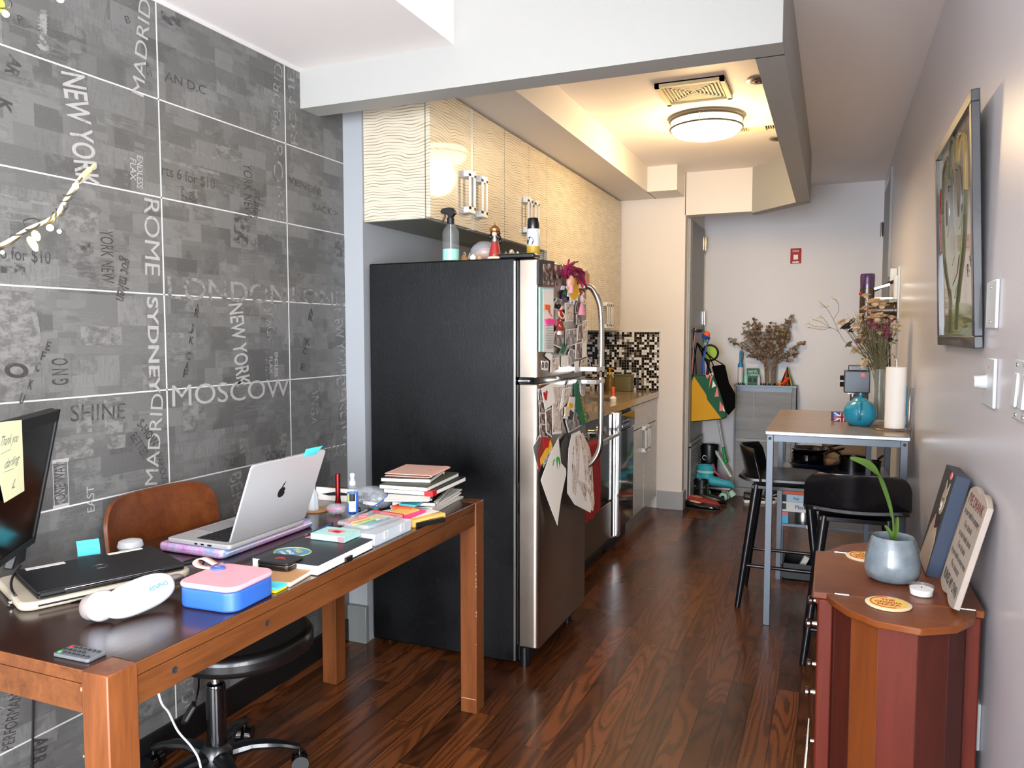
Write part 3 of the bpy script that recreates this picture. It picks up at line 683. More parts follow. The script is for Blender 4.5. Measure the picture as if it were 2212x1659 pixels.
# ================= things on the refrigerator doors (plane x = -1.066)
FX = -1.066
def poly_item(name, label, cat, px, mt, off=.002, th=.0015, group=None, bend=0, extra=None, loc_on=None):
    # a flat paper, photo or magnet standing on the door: outline in the plane of the door, real thickness
    pts = [PX(x, y, FX+off) for x, y in px]
    c = sum(pts, V((0,0,0)))/len(pts); c.x = FX+off
    t = thing(name, label, cat, c, group=group)
    m = MB(); n = len(pts)
    loc = [(p.y-c.y, p.z-c.z) for p in pts]
    T = Matrix(((0, 0, 1, 0), (1, 0, 0, 0), (0, 1, 0, 0), (0, 0, 0, 1)))
    m.prism(loc, 0, th, mt=T)
    if bend:
        bmesh.ops.triangulate(m.bm, faces=m.bm.faces)
        bmesh.ops.subdivide_edges(m.bm, edges=m.bm.edges, cuts=2, use_grid_fill=False)
        zmin = min(v.co.z for v in m.bm.verts); zr = max(v.co.z for v in m.bm.verts)-zmin
        for v in m.bm.verts: v.co.x += bend*(1-(v.co.z-zmin)/zr)**2
    part('sheet', m, mt, t)
    if extra: extra(t, th)
    return t
def G(x, y): return (1150+x/6.38, 560+y/6.38)      # pixel helper for the upper door
def H(x, y): return (1100+x/4.1475, 800+y/4.1475)  # lower door
def deco(pxs, mts, names, th=.003, dx=.0016):
    def f(t, _):
        c = t.location
        for k, (px, mt, nm) in enumerate(zip(pxs, mts, names)):
            pts = [PX(x, y, FX+.003) for x, y in px]
            m = MB(); T = Matrix(((0, 0, 1, 0), (1, 0, 0, 0), (0, 1, 0, 0), (0, 0, 0, 1)))
            m.prism([(p.y-c.y, p.z-c.z) for p in pts], dx, dx+th+.0008*k, mt=T)
            part(nm, m, mt, t)
    return f
R4 = lambda f, x0, y0, x1, y1, s=0: [f(x0, y1-s), f(x1, y1), f(x1, y0), f(x0, y0-s)]
poly_item('phone_case', 'dark rounded photo frame with a pale old building picture, top left of freezer door', 'photo', [G(65, 345), G(275, 375), G(280, 30), G(100, 5), G(68, 10)], 'black_paint', th=.008,
          extra=deco([R4(G, 128, 60, 262, 355, -6)], ['photo_print'], ['picture'], dx=.0068))
poly_item('photo_strip', 'narrow pale photo tile beside the dark framed photo on the freezer door', 'photo', R4(G, 285, 75, 390, 370), 'photo_print', th=.006)
nt = poly_item('shopping_list', 'long lined list pad in a mint clip on the freezer door', 'note pad', R4(G, 85, 395, 275, 1285, 10), 'note_cyan' if 0 else mat('mint', '#a9d3cc', .6), th=.006,
          extra=deco([R4(G, 130, 415, 270, 1280, 4)]+[R4(G, 160, 880+34*k, 262, 884+34*k) for k in range(11)], ['paper']+['door_grey']*11, ['page']+['ruled_line']*11, th=.0012, dx=.006))
poly_item('magnet', 'orange leaf shaped magnet on the mint list pad', 'magnet', [G(165, 690), G(215, 700), G(270, 800), G(235, 750), G(235, 630), G(165, 625)][::1], 'orange', off=.010, th=.004)
poly_item('magnet', 'bright pink blob magnet under the orange leaf on the list pad', 'magnet', [G(165, 830), G(190, 905), G(300, 895), G(310, 845), G(225, 815)], 'hotpink', off=.010, th=.008)
# feathered mask
t = thing('feather_mask', 'carnival mask with crimson feathers and a yellow collar on freezer door', 'mask', PX(*G(480, 260), FX+.01))
c0 = t.location.copy()
T3 = Matrix(((0, 0, 1, 0), (1, 0, 0, 0), (0, 1, 0, 0), (0, 0, 0, 1)))
r_ = random.Random(3)
m = MB()
for k in range(46):
    a = r_.uniform(.1, PI*1.05); L = r_.uniform(.05, .085); a2 = a-r_.uniform(.5, 1.5)
    p0 = V((.006, 0, 0)); p1 = V((.012+r_.random()*.012, cos(a)*L*.6, sin(a)*L*.6)); p2 = p1+V((r_.uniform(-.004, .01), cos(a2)*L*.6, sin(a2)*L*.5-.01))
    m.tube(smooth_path([p0, p1, p2], 5), [.0035]*5+[.003]*5+[.0008], 6, flat=.45)
part('feathers', m, 'magenta', t)
m = MB(); n = 22
pts = [((.062 if i % 2 else .046)*cos(2*PI*i/n), (.062 if i % 2 else .046)*sin(2*PI*i/n)-.0) for i in range(n)]
m.prism([(a*.75+.03, b_-.035) for a, b_ in pts], .004, .006, mt=T3); part('collar_edge', m, 'white', t)
m = MB(); m.prism([(.034*cos(2*PI*i/20)+.03, .043*sin(2*PI*i/20)-.035) for i in range(20)], .006, .008, mt=T3); part('collar', m, 'yellow', t)
m = MB(); m.ball((.012, -.002, -.015), .022, sc=(.5, .8, 1.2)); part('face', m, 'skin_peach', t)
m = MB().tube([(.02, -.012, -.03), (.024, -.02, -.06)], .006, 8); part('ribbon', m, 'pink', t)
t.scale = (1.3, 2.1, 1.15)
poly_item('magnet', 'white zigzag clown collar magnet under the crimson feathers', 'magnet', [G(385, 420), G(430, 425), G(445, 370), G(395, 360)], 'white', th=.004)
poly_item('magnet', 'green and purple egg shaped magnet below the feathered mask', 'magnet', [G(395+50*(1+cos(a*PI/8)), 515+80*sin(a*PI/8)) for a in range(16)], 'purple', th=.006,
          extra=deco([[G(400+48*(1+cos(a*PI/8)), 470+38*sin(a*PI/8)) for a in range(16)]], ['dark_green'], ['green_cap'], dx=.006))
poly_item('magnet', 'brown lantern magnet with orange panes right of the feathers', 'magnet', [G(620, 470), G(705, 475), G(712, 300), G(700, 260), G(650, 260), G(620, 310)], 'bronze_ink', th=.006,
          extra=deco([R4(G, 630, 345, 655, 400), R4(G, 660, 340, 680, 405), R4(G, 684, 345, 702, 400)], ['white', 'orange', 'white'], ['pane']*3, dx=.006))
poly_item('magnet', 'long curved tan wood magnet at the upper right freezer corner', 'magnet', [G(725, 390), G(745, 425), G(770, 380), G(775, 210), G(755, 190), G(742, 150), G(720, 230)], 'tan', th=.005)
# small figures in clothes (plain, made up)
def figure(label, c, skirt, top, hair, s=1.0):
    t = thing('doll_magnet', label, 'magnet', PX(*c, FX+.002))
    part('skirt', MB().lathe([(.020*s, -.045*s), (.022*s, -.04*s), (.006*s, 0)], 14, mt=TR((.012, 0, 0), sc=(.55, 1, 1))), skirt, t)
    part('torso', MB().lathe([(.008*s, 0), (.011*s, .012*s), (.005*s, .024*s)], 12, mt=TR((.012, 0, 0), sc=(.6, 1, 1))), top, t)
    part('head', MB().ball((.012, 0, .032*s), .009*s), 'skin_peach', t)
    part('hair', MB().ball((.010, -.002*s, .035*s), .011*s, sc=(.8, 1, .9)), hair, t)
    part('arms', MB().tube([(.012, -.01*s, .018*s), (.018, -.018*s, .004*s), (.02, -.005*s, -.004*s)], .003*s).tube([(.012, .01*s, .018*s), (.018, .018*s, .006*s), (.02, .006*s, -.004*s)], .003*s), 'skin_peach', t)
    t.scale = (1.2, 1.9, 1.25)
figure('small doll magnet with red bodice and black hair over the photos', G(340, 800), 'ink_red', 'red', 'black')
figure('small dancer magnet in a pink skirt under the lantern magnet', G(640, 600), 'pink', 'white', 'ink_red')
figure('pale bird-like doll magnet low on the freezer door', G(330, 930), 'paper', 'red', 'ink_red', .6)
# photographs and cards
k = 0
for q, lab, mt in (
    ([G(285, 690), G(440, 690), G(450, 560), G(330, 540), G(290, 600)], 'rounded brownish card above the red doll magnet', 'photo_print'),
    ([G(445, 860), G(560, 850), G(560, 600), G(450, 600)], 'tall multicoloured leaf card in the middle of the freezer door', 'drawing_paper'),
    ([G(590, 740), G(680, 725), G(680, 560), G(600, 600)], 'dark photo behind the pink dancer magnet', 'photo_print'),
    ([G(600, 900), G(690, 880), G(675, 730), G(600, 760)], 'brown tinted photo below the pink dancer magnet', 'photo_print'),
    ([G(280, 1180), G(430, 1250), G(440, 960), G(340, 960), G(285, 1020)], 'dark photo under the small dolls at the freezer door centre', 'photo_print'),
    ([G(450, 1210), G(615, 1170), G(615, 950), G(455, 970)], 'black instant photo right of centre on the freezer door', 'photo_print'),
    ([G(620, 1120), G(690, 1100), G(690, 890), G(625, 910)], 'tall brown photo beside the freezer handle side', 'photo_print'),
    ([G(590, 1380), G(675, 1370), G(675, 1140), G(590, 1160)], 'white edged photo of a dark bottle low on the right', 'photo_print'),
    ([G(680, 1150), G(755, 1140), G(755, 830), G(690, 850)], 'silver coral shaped cut-out at the right door edge', 'drawing_paper'),
    ([G(685, 1360), G(745, 1340), G(745, 1145), G(685, 1155)], 'striped yellow and black ticket near the freezer handle', 'paper'),
    ([G(580, 1560), G(640, 1560), G(640, 1400), G(580, 1410)], 'pale small card lowest on the freezer door', 'paper'),
    ([G(645, 1560), G(755, 1530), G(755, 1360), G(670, 1390)], 'cream card under the striped ticket', 'drawing_paper'),
    ([G(245, 1560), G(360, 1520), G(360, 1350), G(250, 1370)], 'pink framed card low on the freezer door left of centre', 'drawing_paper'),
    ([G(170, 1330), G(250, 1400), G(280, 1330), G(240, 1290), G(190, 1290)], 'plain white tag under the list pad', 'paper'),
    ([G(395, 1490), G(480, 1480), G(480, 1320), G(400, 1330)], 'pale horse shaped card low in the middle', 'paper'),
    ([G(485, 1470), G(580, 1430), G(580, 1250), G(520, 1230), G(490, 1290)], 'black and white eye drawing card low on the freezer door', 'photo_print')):
    k += 1
    t = poly_item('fridge_card', lab, 'card', q, 'paper', off=.002+.0016*(k % 3), th=.0012, extra=None)
    if mt != 'paper':
        c = t.location; pts = [PX(x, y, FX+.003) for x, y in q]; cc = sum(pts, V((0,0,0)))/len(pts)
        m = MB(); m.prism([((p.y-cc.y)*.88+cc.y-c.y, (p.z-cc.z)*.9+cc.z-c.z) for p in pts], .0012, .0019, mt=T3); part('printed_face', m, mt, t)
# bunny ear clip, white word magnet, cord
poly_item('magnet', 'white looped letter shaped magnet at the lower left of the freezer door', 'magnet', [G(115, 1400), G(130, 1520), G(165, 1535), G(200, 1530), G(212, 1410), G(190, 1395), G(160, 1410), G(130, 1395)], 'white', th=.004,
          extra=deco([[G(130+14*cos(a*PI/5), 1460+45*sin(a*PI/5)) for a in range(10)], [G(178+14*cos(a*PI/5), 1460+45*sin(a*PI/5)) for a in range(10)]], ['dark_steel']*2, ['loop_opening']*2, dx=.004))
poly_item('magnet', 'grey rabbit ear cut-out low on the freezer door', 'magnet', [G(380, 1290), G(420, 1310), G(450, 1240), G(480, 1170), G(465, 1160), G(435, 1215), G(420, 1160), G(395, 1165), G(400, 1230)], 'dark_green', off=.008, th=.003)
t = thing('charging_cable', 'thin white wire dangling from the freezer door beside the handle', 'cord', PX(*G(740, 1340), FX+.006))
part('wire', MB().tube(smooth_path([PX(*G(740, 1340), FX+.006), PX(*G(790, 1400), FX+.012), PX(*G(805, 1500), FX+.012)]), .0018, 6), 'plastic_white', t, world=True)
# ---- lower door
def clip_card(lab, q, mt, off=.002, extra=None, bend=0, frame='paper', name='fridge_card', cat='card', inset=.9):
    t = poly_item(name, lab, cat, q, frame, off=off, th=.0012, bend=bend, extra=extra)
    if mt:
        c = t.location; pts = [PX(x, y, FX+.003) for x, y in q]; cc = sum(pts, V((0,0,0)))/len(pts)
        m = MB(); m.prism([((p.y-cc.y)*inset+cc.y-c.y, (p.z-cc.z)*inset+cc.z-c.z) for p in pts], .0012, .0019, mt=T3)
        if bend:
            zs_ = [p.z for p in pts]
            bmesh.ops.triangulate(m.bm, faces=m.bm.faces); bmesh.ops.subdivide_edges(m.bm, edges=m.bm.edges, cuts=2)
            z0, z1 = min(zs_)-c.z, max(zs_)-c.z
            for v in m.bm.verts: v.co.x += bend*(1-(v.co.z-z0)/(z1-z0))**2
        part('printed_face', m, mt, t)
    return t
for lab, y0, y1, dx_ in (('topmost booth photo of the left photo strip on the lower door', 165, 270, 0), ('second booth photo down the left photo strip', 280, 380, 8), ('third booth photo down the left photo strip', 385, 480, 10), ('lowest booth photo of the left photo strip', 485, 590, 14)):
    clip_card(lab, [H(262+dx_, y1), H(330+dx_, y1+10), H(320+dx_, y0), H(255+dx_, y0)], 'photo_print')
clip_card('tall pale pencil drawing of a tree at the left of the lower door', [H(385, 575), H(465, 565), H(500, 130), H(380, 125)], 'drawing_paper', off=.004)
clip_card('white postcard with a red painted heart', [H(320, 355), H(410, 290), H(385, 110), H(285, 160)], None, off=.008,
          extra=deco([[H(290, 200), H(300, 190), H(312, 205), H(318, 175), H(330, 190), H(322, 270), H(305, 265)]], ['red'], ['heart'], th=.001, dx=.0012))
clip_card('leaning pale blue watercolour card near the door centre', [H(450, 360), H(520, 270), H(555, 140), H(480, 165)], 'drawing_paper', off=.010)
clip_card('dark photo strip under the tree drawing', [H(330, 560), H(380, 600), H(375, 330), H(320, 360)], 'photo_print', off=.004)
clip_card('white card with a black silhouette and gold ring', [H(480, 430), H(575, 450), H(590, 240), H(545, 235)], None, off=.012,
          extra=deco([[H(505, 440), H(545, 445), H(560, 380), H(530, 350), H(505, 400)], [H(530+22*cos(a*PI/6), 315+26*sin(a*PI/6)) for a in range(12)], R4(H, 475, 325, 515, 410)], ['black', 'yellow', 'cream'], ['silhouette', 'ring', 'price_tag'], th=.001, dx=.0012))
clip_card('blue sky photo behind the silhouette card', [H(530, 560), H(650, 490), H(640, 400), H(590, 330), H(500, 450)], 'photo_print', off=.004)
clip_card('brown photo at the top of the lower door', [H(505, 150), H(560, 230), H(575, 90), H(530, 85)], 'photo_print', off=.004)
def wr(t, th):
    c = t.location; a, d = PX(*H(605, 150), FX), PX(*H(675, 470), FX); dd = (d-a); L = dd.length; dd.normalize(); u = V((1,0,0)).cross(dd)
    m = MB(); R_ = Matrix(((0, 0, 1, 0), (dd.y, u.y, 0, 0), (dd.z, u.z, 0, 0), (0, 0, 0, 1)))
    m.text('WOODSTOCK', Matrix.Translation(V((.0035, (a.y+d.y)/2-c.y, (a.z+d.z)/2-c.z))) @ R_, .045, w=L*.9); part('lettering', m, 'yellow', t)
poly_item('pennant_magnet', 'green pennant with yellow letters hanging at the door edge', 'pennant', [H(655, 505), H(715, 420), H(650, 300), H(640, 110), H(620, 75), H(580, 130), H(590, 330)], 'dark_green', off=.008, th=.003, extra=wr)
poly_item('portrait_magnet', 'oval pale portrait magnet at the top right of the lower door', 'magnet', [H(655+25*cos(a*PI/8), 155+80*sin(a*PI/8)) for a in range(16)], 'drawing_paper', off=.014, th=.004)
clip_card('grey triangular photo corner under the booth strip', [H(255, 890), H(285, 600), H(270, 580), H(208, 690)], 'door_grey', off=.002)
def ber(t, th):
    c = t.location; a, d = PX(*H(275, 860), FX), PX(*H(365, 700), FX); dd = (d-a); L = dd.length; dd.normalize(); u = V((1,0,0)).cross(dd)
    m = MB(); R_ = Matrix(((0, 0, 1, 0), (dd.y, u.y, 0, 0), (dd.z, u.z, 0, 0), (0, 0, 0, 1)))
    m.text('BERLIN', Matrix.Translation(V((.003, (a.y+d.y)/2-c.y, (a.z+d.z)/2-c.z))) @ R_, .035, w=L*.9, bold=.02); part('lettering', m, 'white', t)
    m = MB(); m.prism([(p.y-c.y, p.z-c.z) for p in [PX(*q, FX) for q in (H(285, 600), H(345, 600), H(330, 690), H(290, 700))]], .0015, .0028, mt=T3); part('red_field', m, 'red', t)
    m = MB(); m.prism([(p.y-c.y, p.z-c.z) for p in [PX(*q, FX) for q in (H(258, 790), H(262, 850), H(370, 690), H(350, 620))]], .0014, .0025, mt=T3); part('yellow_stripe', m, 'yellow', t)
poly_item('city_magnet', 'black, red and yellow city souvenir sign on the lower door', 'magnet', [H(265, 895), H(372, 715), H(350, 600), H(285, 595), H(250, 760)], 'ink_red', off=.008, th=.0015, extra=ber)
leafd = lambda: None
t = clip_card('long cream paper with a green leaf drawing curling off the door', [H(390, 1385), H(440, 1150), H(500, 930), H(500, 880), H(460, 830), H(440, 605), H(370, 740), H(275, 985)], None, off=.012, bend=.02,
          extra=deco([[H(380+18*cos(a*PI/6), 860+70*sin(a*PI/6)) for a in range(12)], [H(410+22*cos(a*PI/6), 830+60*sin(a*PI/6)) for a in range(12)], [H(385+12*cos(a*PI/6), 1110+30*sin(a*PI/6)) for a in range(12)], [H(385, 950), H(392, 1080), H(400, 1080), H(395, 950)]], [mat('leaf_ink', '#7fae86', .7), 'green', 'leaf_ink', 'tan'], ['drawn_leaf']*3+['drawn_stem'], th=.0006, dx=.003))
clip_card('dark brown spotted paper behind the cream leaf drawing', [H(490, 885), H(520, 800), H(540, 650), H(510, 580), H(470, 640), H(445, 790)], None, off=.006, frame='bronze_ink')
clip_card('large charcoal figure drawing with an orange lower edge', [H(690, 1272), H(710, 1190), H(710, 800), H(690, 680), H(630, 540), H(560, 570), H(530, 700), H(505, 1100), H(560, 1200)], 'drawing_paper', off=.018, bend=.02, inset=.95)
# ================= on top of the refrigerator
TZ = 1.664
def P2(x, y, Y=2.92): p = PY(x, y, Y); return p
def at(x, Y, z=TZ): p = PY(x, 557, Y); return (p.x, Y, z)
sp = thing('spray_bottle', 'clear spray bottle with black trigger head and mint liquid on the refrigerator', 'bottle', at(974, 2.875))
part('bottle', MB().lathe([(.0, 0), (.034, 0), (.0355, .006), (.0355, .115), (.030, .132), (.016, .148), (.013, .156), (.013, .162)], 32), 'clear', sp)
part('liquid', MB().lathe([(0, .002), (.0345, .002), (.0345, .048), (0, .048)], 32), mat('mint_liquid', '#8fd0bd', .25, coat=.5), sp)
part('collar', MB().lathe([(.014, .152), (.0155, .154), (.0155, .176), (.012, .178)], 24), 'black', sp)
m = MB(); m.prism([(-.042, .198), (-.044, .207), (-.036, .216), (-.01, .220), (.010, .218), (.022, .205), (.026, .192), (.018, .190), (.006, .176), (-.008, .176), (-.012, .192)], -.011, .011, mt=Matrix.Rotation(PI/2, 4, 'X'))
part('spray_head', m, 'black', sp, bev=.003)
part('trigger', MB().tube(smooth_path([(-.026, 0, .195), (-.028, 0, .182), (-.036, 0, .168), (-.042, 0, .160)]), .0045, 8), 'black', sp)
part('dip_tube', MB().cyl((0, 0, .01), (0, 0, .16), .002), 'plastic_white', sp)
can = thing('spray_can', 'white and yellow aerosol can with black cap at the refrigerator front edge', 'spray can', at(1152, 2.97, 1.664))
part('can', MB().lathe([(0, 0), (.026, 0), (.027, .004), (.027, .122), (.022, .13), (0, .13)], 32), 'plastic_white', can)
part('yellow_band', MB().lathe([(.0273, .006), (.0273, .055)], 32, cap=False), mat('mustard', '#b9962a', .5), can)
part('cap', MB().lathe([(.0235, .124), (.0245, .127), (.0245, .165), (.021, .170), (0, .170)], 32), 'black_paint', can)
m = MB(); cm = Matrix.Rotation(-.35, 4, 'Z')
pts = []
for a in range(20):
    th_ = .6*cos(2*PI*a/20)-.2; pts.append((.0277*sin(th_), -.0277*cos(th_), .075+.018*sin(2*PI*a/20)))
m.raw(pts, [tuple(range(20))]); part('label_disc', m, 'black', can)
fg = thing('glass_ornament', 'glittering red glass figure ornament with a domed golden hat', 'ornament', at(1069, 2.865))
part('robe', MB().lathe([(0, 0), (.026, 0), (.027, .004), (.022, .03), (.017, .06), (.015, .07)], 24), mat('robe_red', '#9c2418', .35, coat=.5), fg)
m = MB(); r_ = random.Random(5)
for k in range(110):
    z = r_.uniform(.004, .068); a = r_.uniform(0, 2*PI); rr = .027-.0165*z/.07*.75
    m.ball((rr*cos(a), rr*sin(a), z), r_.uniform(.0012, .003), 6, 4)
part('beads', m, 'chrome', fg, kind='stuff')
part('fur_hem', MB().tube([(.026*cos(a*PI/12), .026*sin(a*PI/12), .004) for a in range(24)], .005, 8, closed=True), 'cream', fg)
part('beard', MB().lathe([(.013, .066), (.014, .078), (.009, .095)], 16), 'chrome', fg)
part('head', MB().ball((0, -.004, .100), .011), 'skin_peach', fg)
part('curls', MB().ball((-.02, 0, .09), .010).ball((.019, 0, .086), .009).ball((-.012, .006, .105), .010).ball((.012, .006, .104), .010).ball((.026, .0, .07), .009), 'black', fg)
part('hat', MB().lathe([(.010, .106), (.021, .112), (.022, .120), (.014, .130), (.003, .136), (.001, .15), (0, .15)], 20), mat('copper_hat', '#a06a3c', .25, .5), fg)
part('panel', MB().ball((0, -.023, .03), .008, sc=(1, .5, 1.1)).ball((0, -.018, .052), .006, sc=(1, .5, 1.1)), 'red', fg)
bag = thing('bread_bag', 'clear plastic bag holding a tan bread loaf behind the ornament', 'bag', at(1050, 3.02))
part('loaf', MB().ball((0, 0, .033), .05, 20, 12, sc=(1, .9, .66)), mat('crust', '#c39672', .7), bag)
m = MB().ball((-.008, 0, .045), .058, 22, 14, sc=(1.1, .9, .85))
for v in m.bm.verts: v.co += V((0, 0, 1))*.006*mn.noise(v.co*40); v.co.z = max(v.co.z, .001)
part('film', m, 'clear_film', bag)
mat('shell_tan', '#c79c70', .6)
for lab, x, Y, s, mt in (('pale seashell beside the spray bottle base', 1022, 2.87, .014, 'paper'), ('brown rounded stone behind the seashell', 1002, 2.96, .020, 'kraft'), ('striped snail shell right of the pale seashell', 1036, 2.89, .012, 'crust')):
    solo('seashell', lab, 'shell', MB().lathe([(0, 0), (s*.8, s*.1), (s, s*.5), (s*.75, s*1.1), (s*.3, s*1.6), (0, s*1.9)], 14), mt, at(x, Y))
m = MB().grid(lambda u, v: (.13*u-.065, .03*v-.015+.01*sin(u*9), .05*sin(PI*u)*(.6+.4*sin(u*23+v*5))), 18, 6, thick=.002)
solo('paper_wrapper', 'crumpled cream paper wrapper right of the ornament', 'wrapper', m, 'cream', at(1105, 2.99), smooth=0)
m = MB().grid(lambda u, v: (.09*u-.045, .03*v-.015, .055*sin(PI*u)*(.7+.3*sin(u*17+v*4))), 14, 6, thick=.002)
solo('paper_wrapper', 'crumpled cream paper behind the spray bottle', 'wrapper', m, 'cream', at(1008, 3.04), smooth=0)
solo('tray', 'flat black tray lying on the refrigerator top', 'tray', MB().prism(rrect(.20, .10, .02), 0, .012), 'black_paint', (-1.25, 3.05, 1.664), bev=.003)
# ================= desk
DT = .768
dk = thing('desk', 'dark-topped wooden desk with thick square legs, covered in laptops and books', 'desk', (-1.478, 1.705, 0))
X0, X1, Y0, Y1, LG = -1.812, -1.146, .926, 2.484, .064
for x in (X0, X1-LG):
    for y in (Y0, Y1-LG):
        m = MB().box(x, x+LG, y, y+LG, 0, DT)
        part('leg', m, 'desk_leg_wood', dk, world=True, bev=.0025)
m = MB().prism([(X0+LG+.001, Y0+.004), (X1-LG-.001, Y0+.004), (X1-LG-.001, Y0+LG+.001), (X1-.004, Y0+LG+.001), (X1-.004, Y1-LG-.001), (X1-LG-.001, Y1-LG-.001), (X1-LG-.001, Y1-.004), (X0+LG+.001, Y1-.004), (X0+LG+.001, Y1-LG-.001), (X0+.004, Y1-LG-.001), (X0+.004, Y0+LG+.001), (X0+LG+.001, Y0+LG+.001)], DT-.026, DT-.0005, 0, mtop=1)
part('tabletop', m, ['desk_wood', 'desk_top_wood'], dk, world=True, bev=.002)
for a in ((X1-.028, X1-.006, Y0+LG, Y1-LG), (X0+.006, X0+.028, Y0+LG, Y1-LG), (X0+LG, X1-LG, Y0+.006, Y0+.028), (X0+LG, X1-LG, Y1-.028, Y1-.006)):
    part('apron', MB().box(a[0], a[1], a[2], a[3], .687, DT-.028), 'desk_wood', dk, world=True, bev=.001)
for x, y in ((377, 1447), (577, 1346)):
    p = PX(x, y, X1-.006)
    part('screw_hole', MB().lathe([(.0065, 0), (.0065, .0012), (.004, .0012), (.0035, .0005), (0, .0005)], 16, mt=Matrix.Translation(p) @ Matrix.Rotation(PI/2, 4, 'Y')), 'ink', dk, world=True)
mat('wear', '#b98a62', .6)
m = MB(); r_ = random.Random(11)
for k in range(26):
    z = r_.uniform(.03, .76); s_ = r_.uniform(.002, .009)
    x, y = r_.choice(((X1, Y0), (X1, Y1-LG), (X1-LG, Y0)))
    m.cbox((x-.0009, y+.0009, z), (.0022, .0022, s_))
m.box(X1-LG+.003, X1-.003, Y1-LG-.0006, Y1-LG+.001, .052, .0545)
part('edge_wear', m, 'wear', dk, world=True, kind='stuff')

# ================= swivel chair with a bent wood back
sc_ = thing('office_chair', 'swivel office chair with a bent brown wooden back, behind the desk by the tiled wall', 'chair', (-1.69, 1.735, 0))
LX = -1.69; LY = 1.735
def shell(u, v):
    # v 0 bottom..1 top, u along the width
    y = (u-.5)*.43; z = .655+.235*v
    s = (u-.5)*2
    return (-1.905+.045*s*s-.025*v, 1.735+y, z)
def shell_f(u, v):
    # rounded outline: squeeze the corners
    z_ = v; w = 1.0
    r = .36
    if v > 1-r: w = sqrt(max(0, 1-((v-(1-r))/r)**2))*.42+.58
    if v < .25: w = sqrt(max(0, 1-((.25-v)/.25)**2))*.3+.7
    return shell(.5+(u-.5)*w, v)
m = MB().grid(shell_f, 28, 22, 0, thick=-.013)
part('backrest', m, 'chair_wood', sc_, world=True, bev=.003, smooth=50)
part('back_bracket', MB().tube(smooth_path([(-1.91, 1.735, .68), (-1.93, 1.74, .56), (-1.88, 1.745, .43), (-1.74, 1.75, .40)]), .014, 10, flat=1), 'black', sc_, world=True)
m = MB().prism([(LX+.055+x, LY+.045+y) for x, y in rrect(.42, .42, .19, 10)], .405, .468)
part('seat', m, 'leather', sc_, world=True, bev=.022, bseg=4)
part('seat_plate', MB().box(LX-.09, LX+.09, LY-.07, LY+.07, .382, .406), 'black', sc_, world=True, bev=.004)
part('gas_lift', MB().cyl((LX, LY, .30), (LX, LY, .39), .013), 'chrome', sc_, world=True)
part('column', MB().lathe([(.029, .10), (.029, .30), (.026, .312), (.014, .315)], 24, mt=TR((LX, LY, 0))), 'gloss_black', sc_, world=True)
part('hub', MB().lathe([(.045, .05), (.056, .075), (.05, .112), (.034, .13), (.03, .13)], 28, mt=TR((LX, LY, 0))), 'black_paint', sc_, world=True)
for k in range(5):
    a = .715+k*2*PI/5; d = V((cos(a), sin(a), 0))
    o = V((LX, LY, 0))
    pts = [o+d*.03+V((0,0,.094)), o+d*.10+V((0,0,.104)), o+d*.18+V((0,0,.093)), o+d*.24+V((0,0,.073))]
    lg = part('star_leg', MB().tube(smooth_path(pts, 4), [.027]*4+[.022]*4+[.017]*4+[.014], 10, flat=.7), 'black_paint', sc_, world=True)
    c = o+d*.24; n = V((-d.y, d.x, 0))
    w_ = MB()
    for s in (-1, 1): w_.cyl(c+n*s*.006+V((0,0,.027)), c+n*s*.025+V((0,0,.027)), .026)
    w_.cyl(c+V((0,0,.027)), c+V((0,0,.07)), .007)
    part('caster', w_, 'gloss_black', lg, world=True)
m = MB().tube(smooth_path([(LX-.0, LY-.07, .40), (-1.62, 1.60, .38), (-1.58, 1.545, .355)]), .004, 8)
part('lever_rod', m, 'chrome', sc_, world=True)
part('lever_paddle', MB().prism([(-.018, -.0), (-.022, .045), (0, .062), (.022, .045), (.018, 0)], -.006, .006, mt=Matrix.Translation(V((-1.575, 1.54, .36))) @ Matrix.Rotation(2.4, 4, 'Z') @ Matrix.Rotation(-1.0, 4, 'X')), 'black', sc_, world=True, bev=.004)

# ================= monitor tilted over the near end of the desk
mon_br = PZ(72, 1172, .85)
hd = V((.5878, -.809, 0)); nrm = V((.809, .5878, 0))      # along its width (towards the near end) / the side we see
mon = thing('monitor', 'large black monitor leaning forward at the left, a yellow note stuck to it', 'monitor', (mon_br.x+hd.x*.27, mon_br.y+hd.y*.27, DT))
tl = .205
upv = (V((0,0,1))*cos(tl)+nrm*sin(tl)).normalized(); nn = hd.cross(upv); 
if nn.dot(nrm) < 0: nn = -nn
Mm = Matrix(((hd.x, upv.x, nn.x, mon_br.x), (hd.y, upv.y, nn.y, mon_br.y), (hd.z, upv.z, nn.z, mon_br.z), (0,0,0,1)))
W_, H_ = .54, .335
part('casing', MB().prism([(0, 0), (W_, 0), (W_, H_), (0, H_)], -.022, -.003, mt=Mm), 'black', mon, world=True, bev=.006)
part('screen', MB().prism([(.014, .018), (W_-.014, .018), (W_-.014, H_-.03), (.014, H_-.03)], -.004, .0005, mt=Mm), 'screen_black', mon, world=True)
b = MB()
for a in ((0, .0135, 0, H_), (W_-.0135, W_, 0, H_), (0, W_, 0, .0175), (0, W_, H_-.0295, H_)): b.prism([(a[0], a[2]), (a[1], a[2]), (a[1], a[3]), (a[0], a[3])], -.004, .004, mt=Mm)
part('bezel', b, 'black', mon, world=True, bev=.0015)
b = MB().prism([(.05, -.03), (.13, -.03), (.12, .01), (.06, .01)], -.015, .006, mt=Mm)
part('hinge_bar', b, 'black', mon, world=True, bev=.004)
bc_ = V((-1.665, 1.0, 0))
b = MB().tube([bc_+V((0,0,DT+.012)), bc_+V((0,0,DT+.06)), Mm @ V((W_/2, .06, -.02))], .018, 12)
part('neck', b, 'black', mon, world=True)
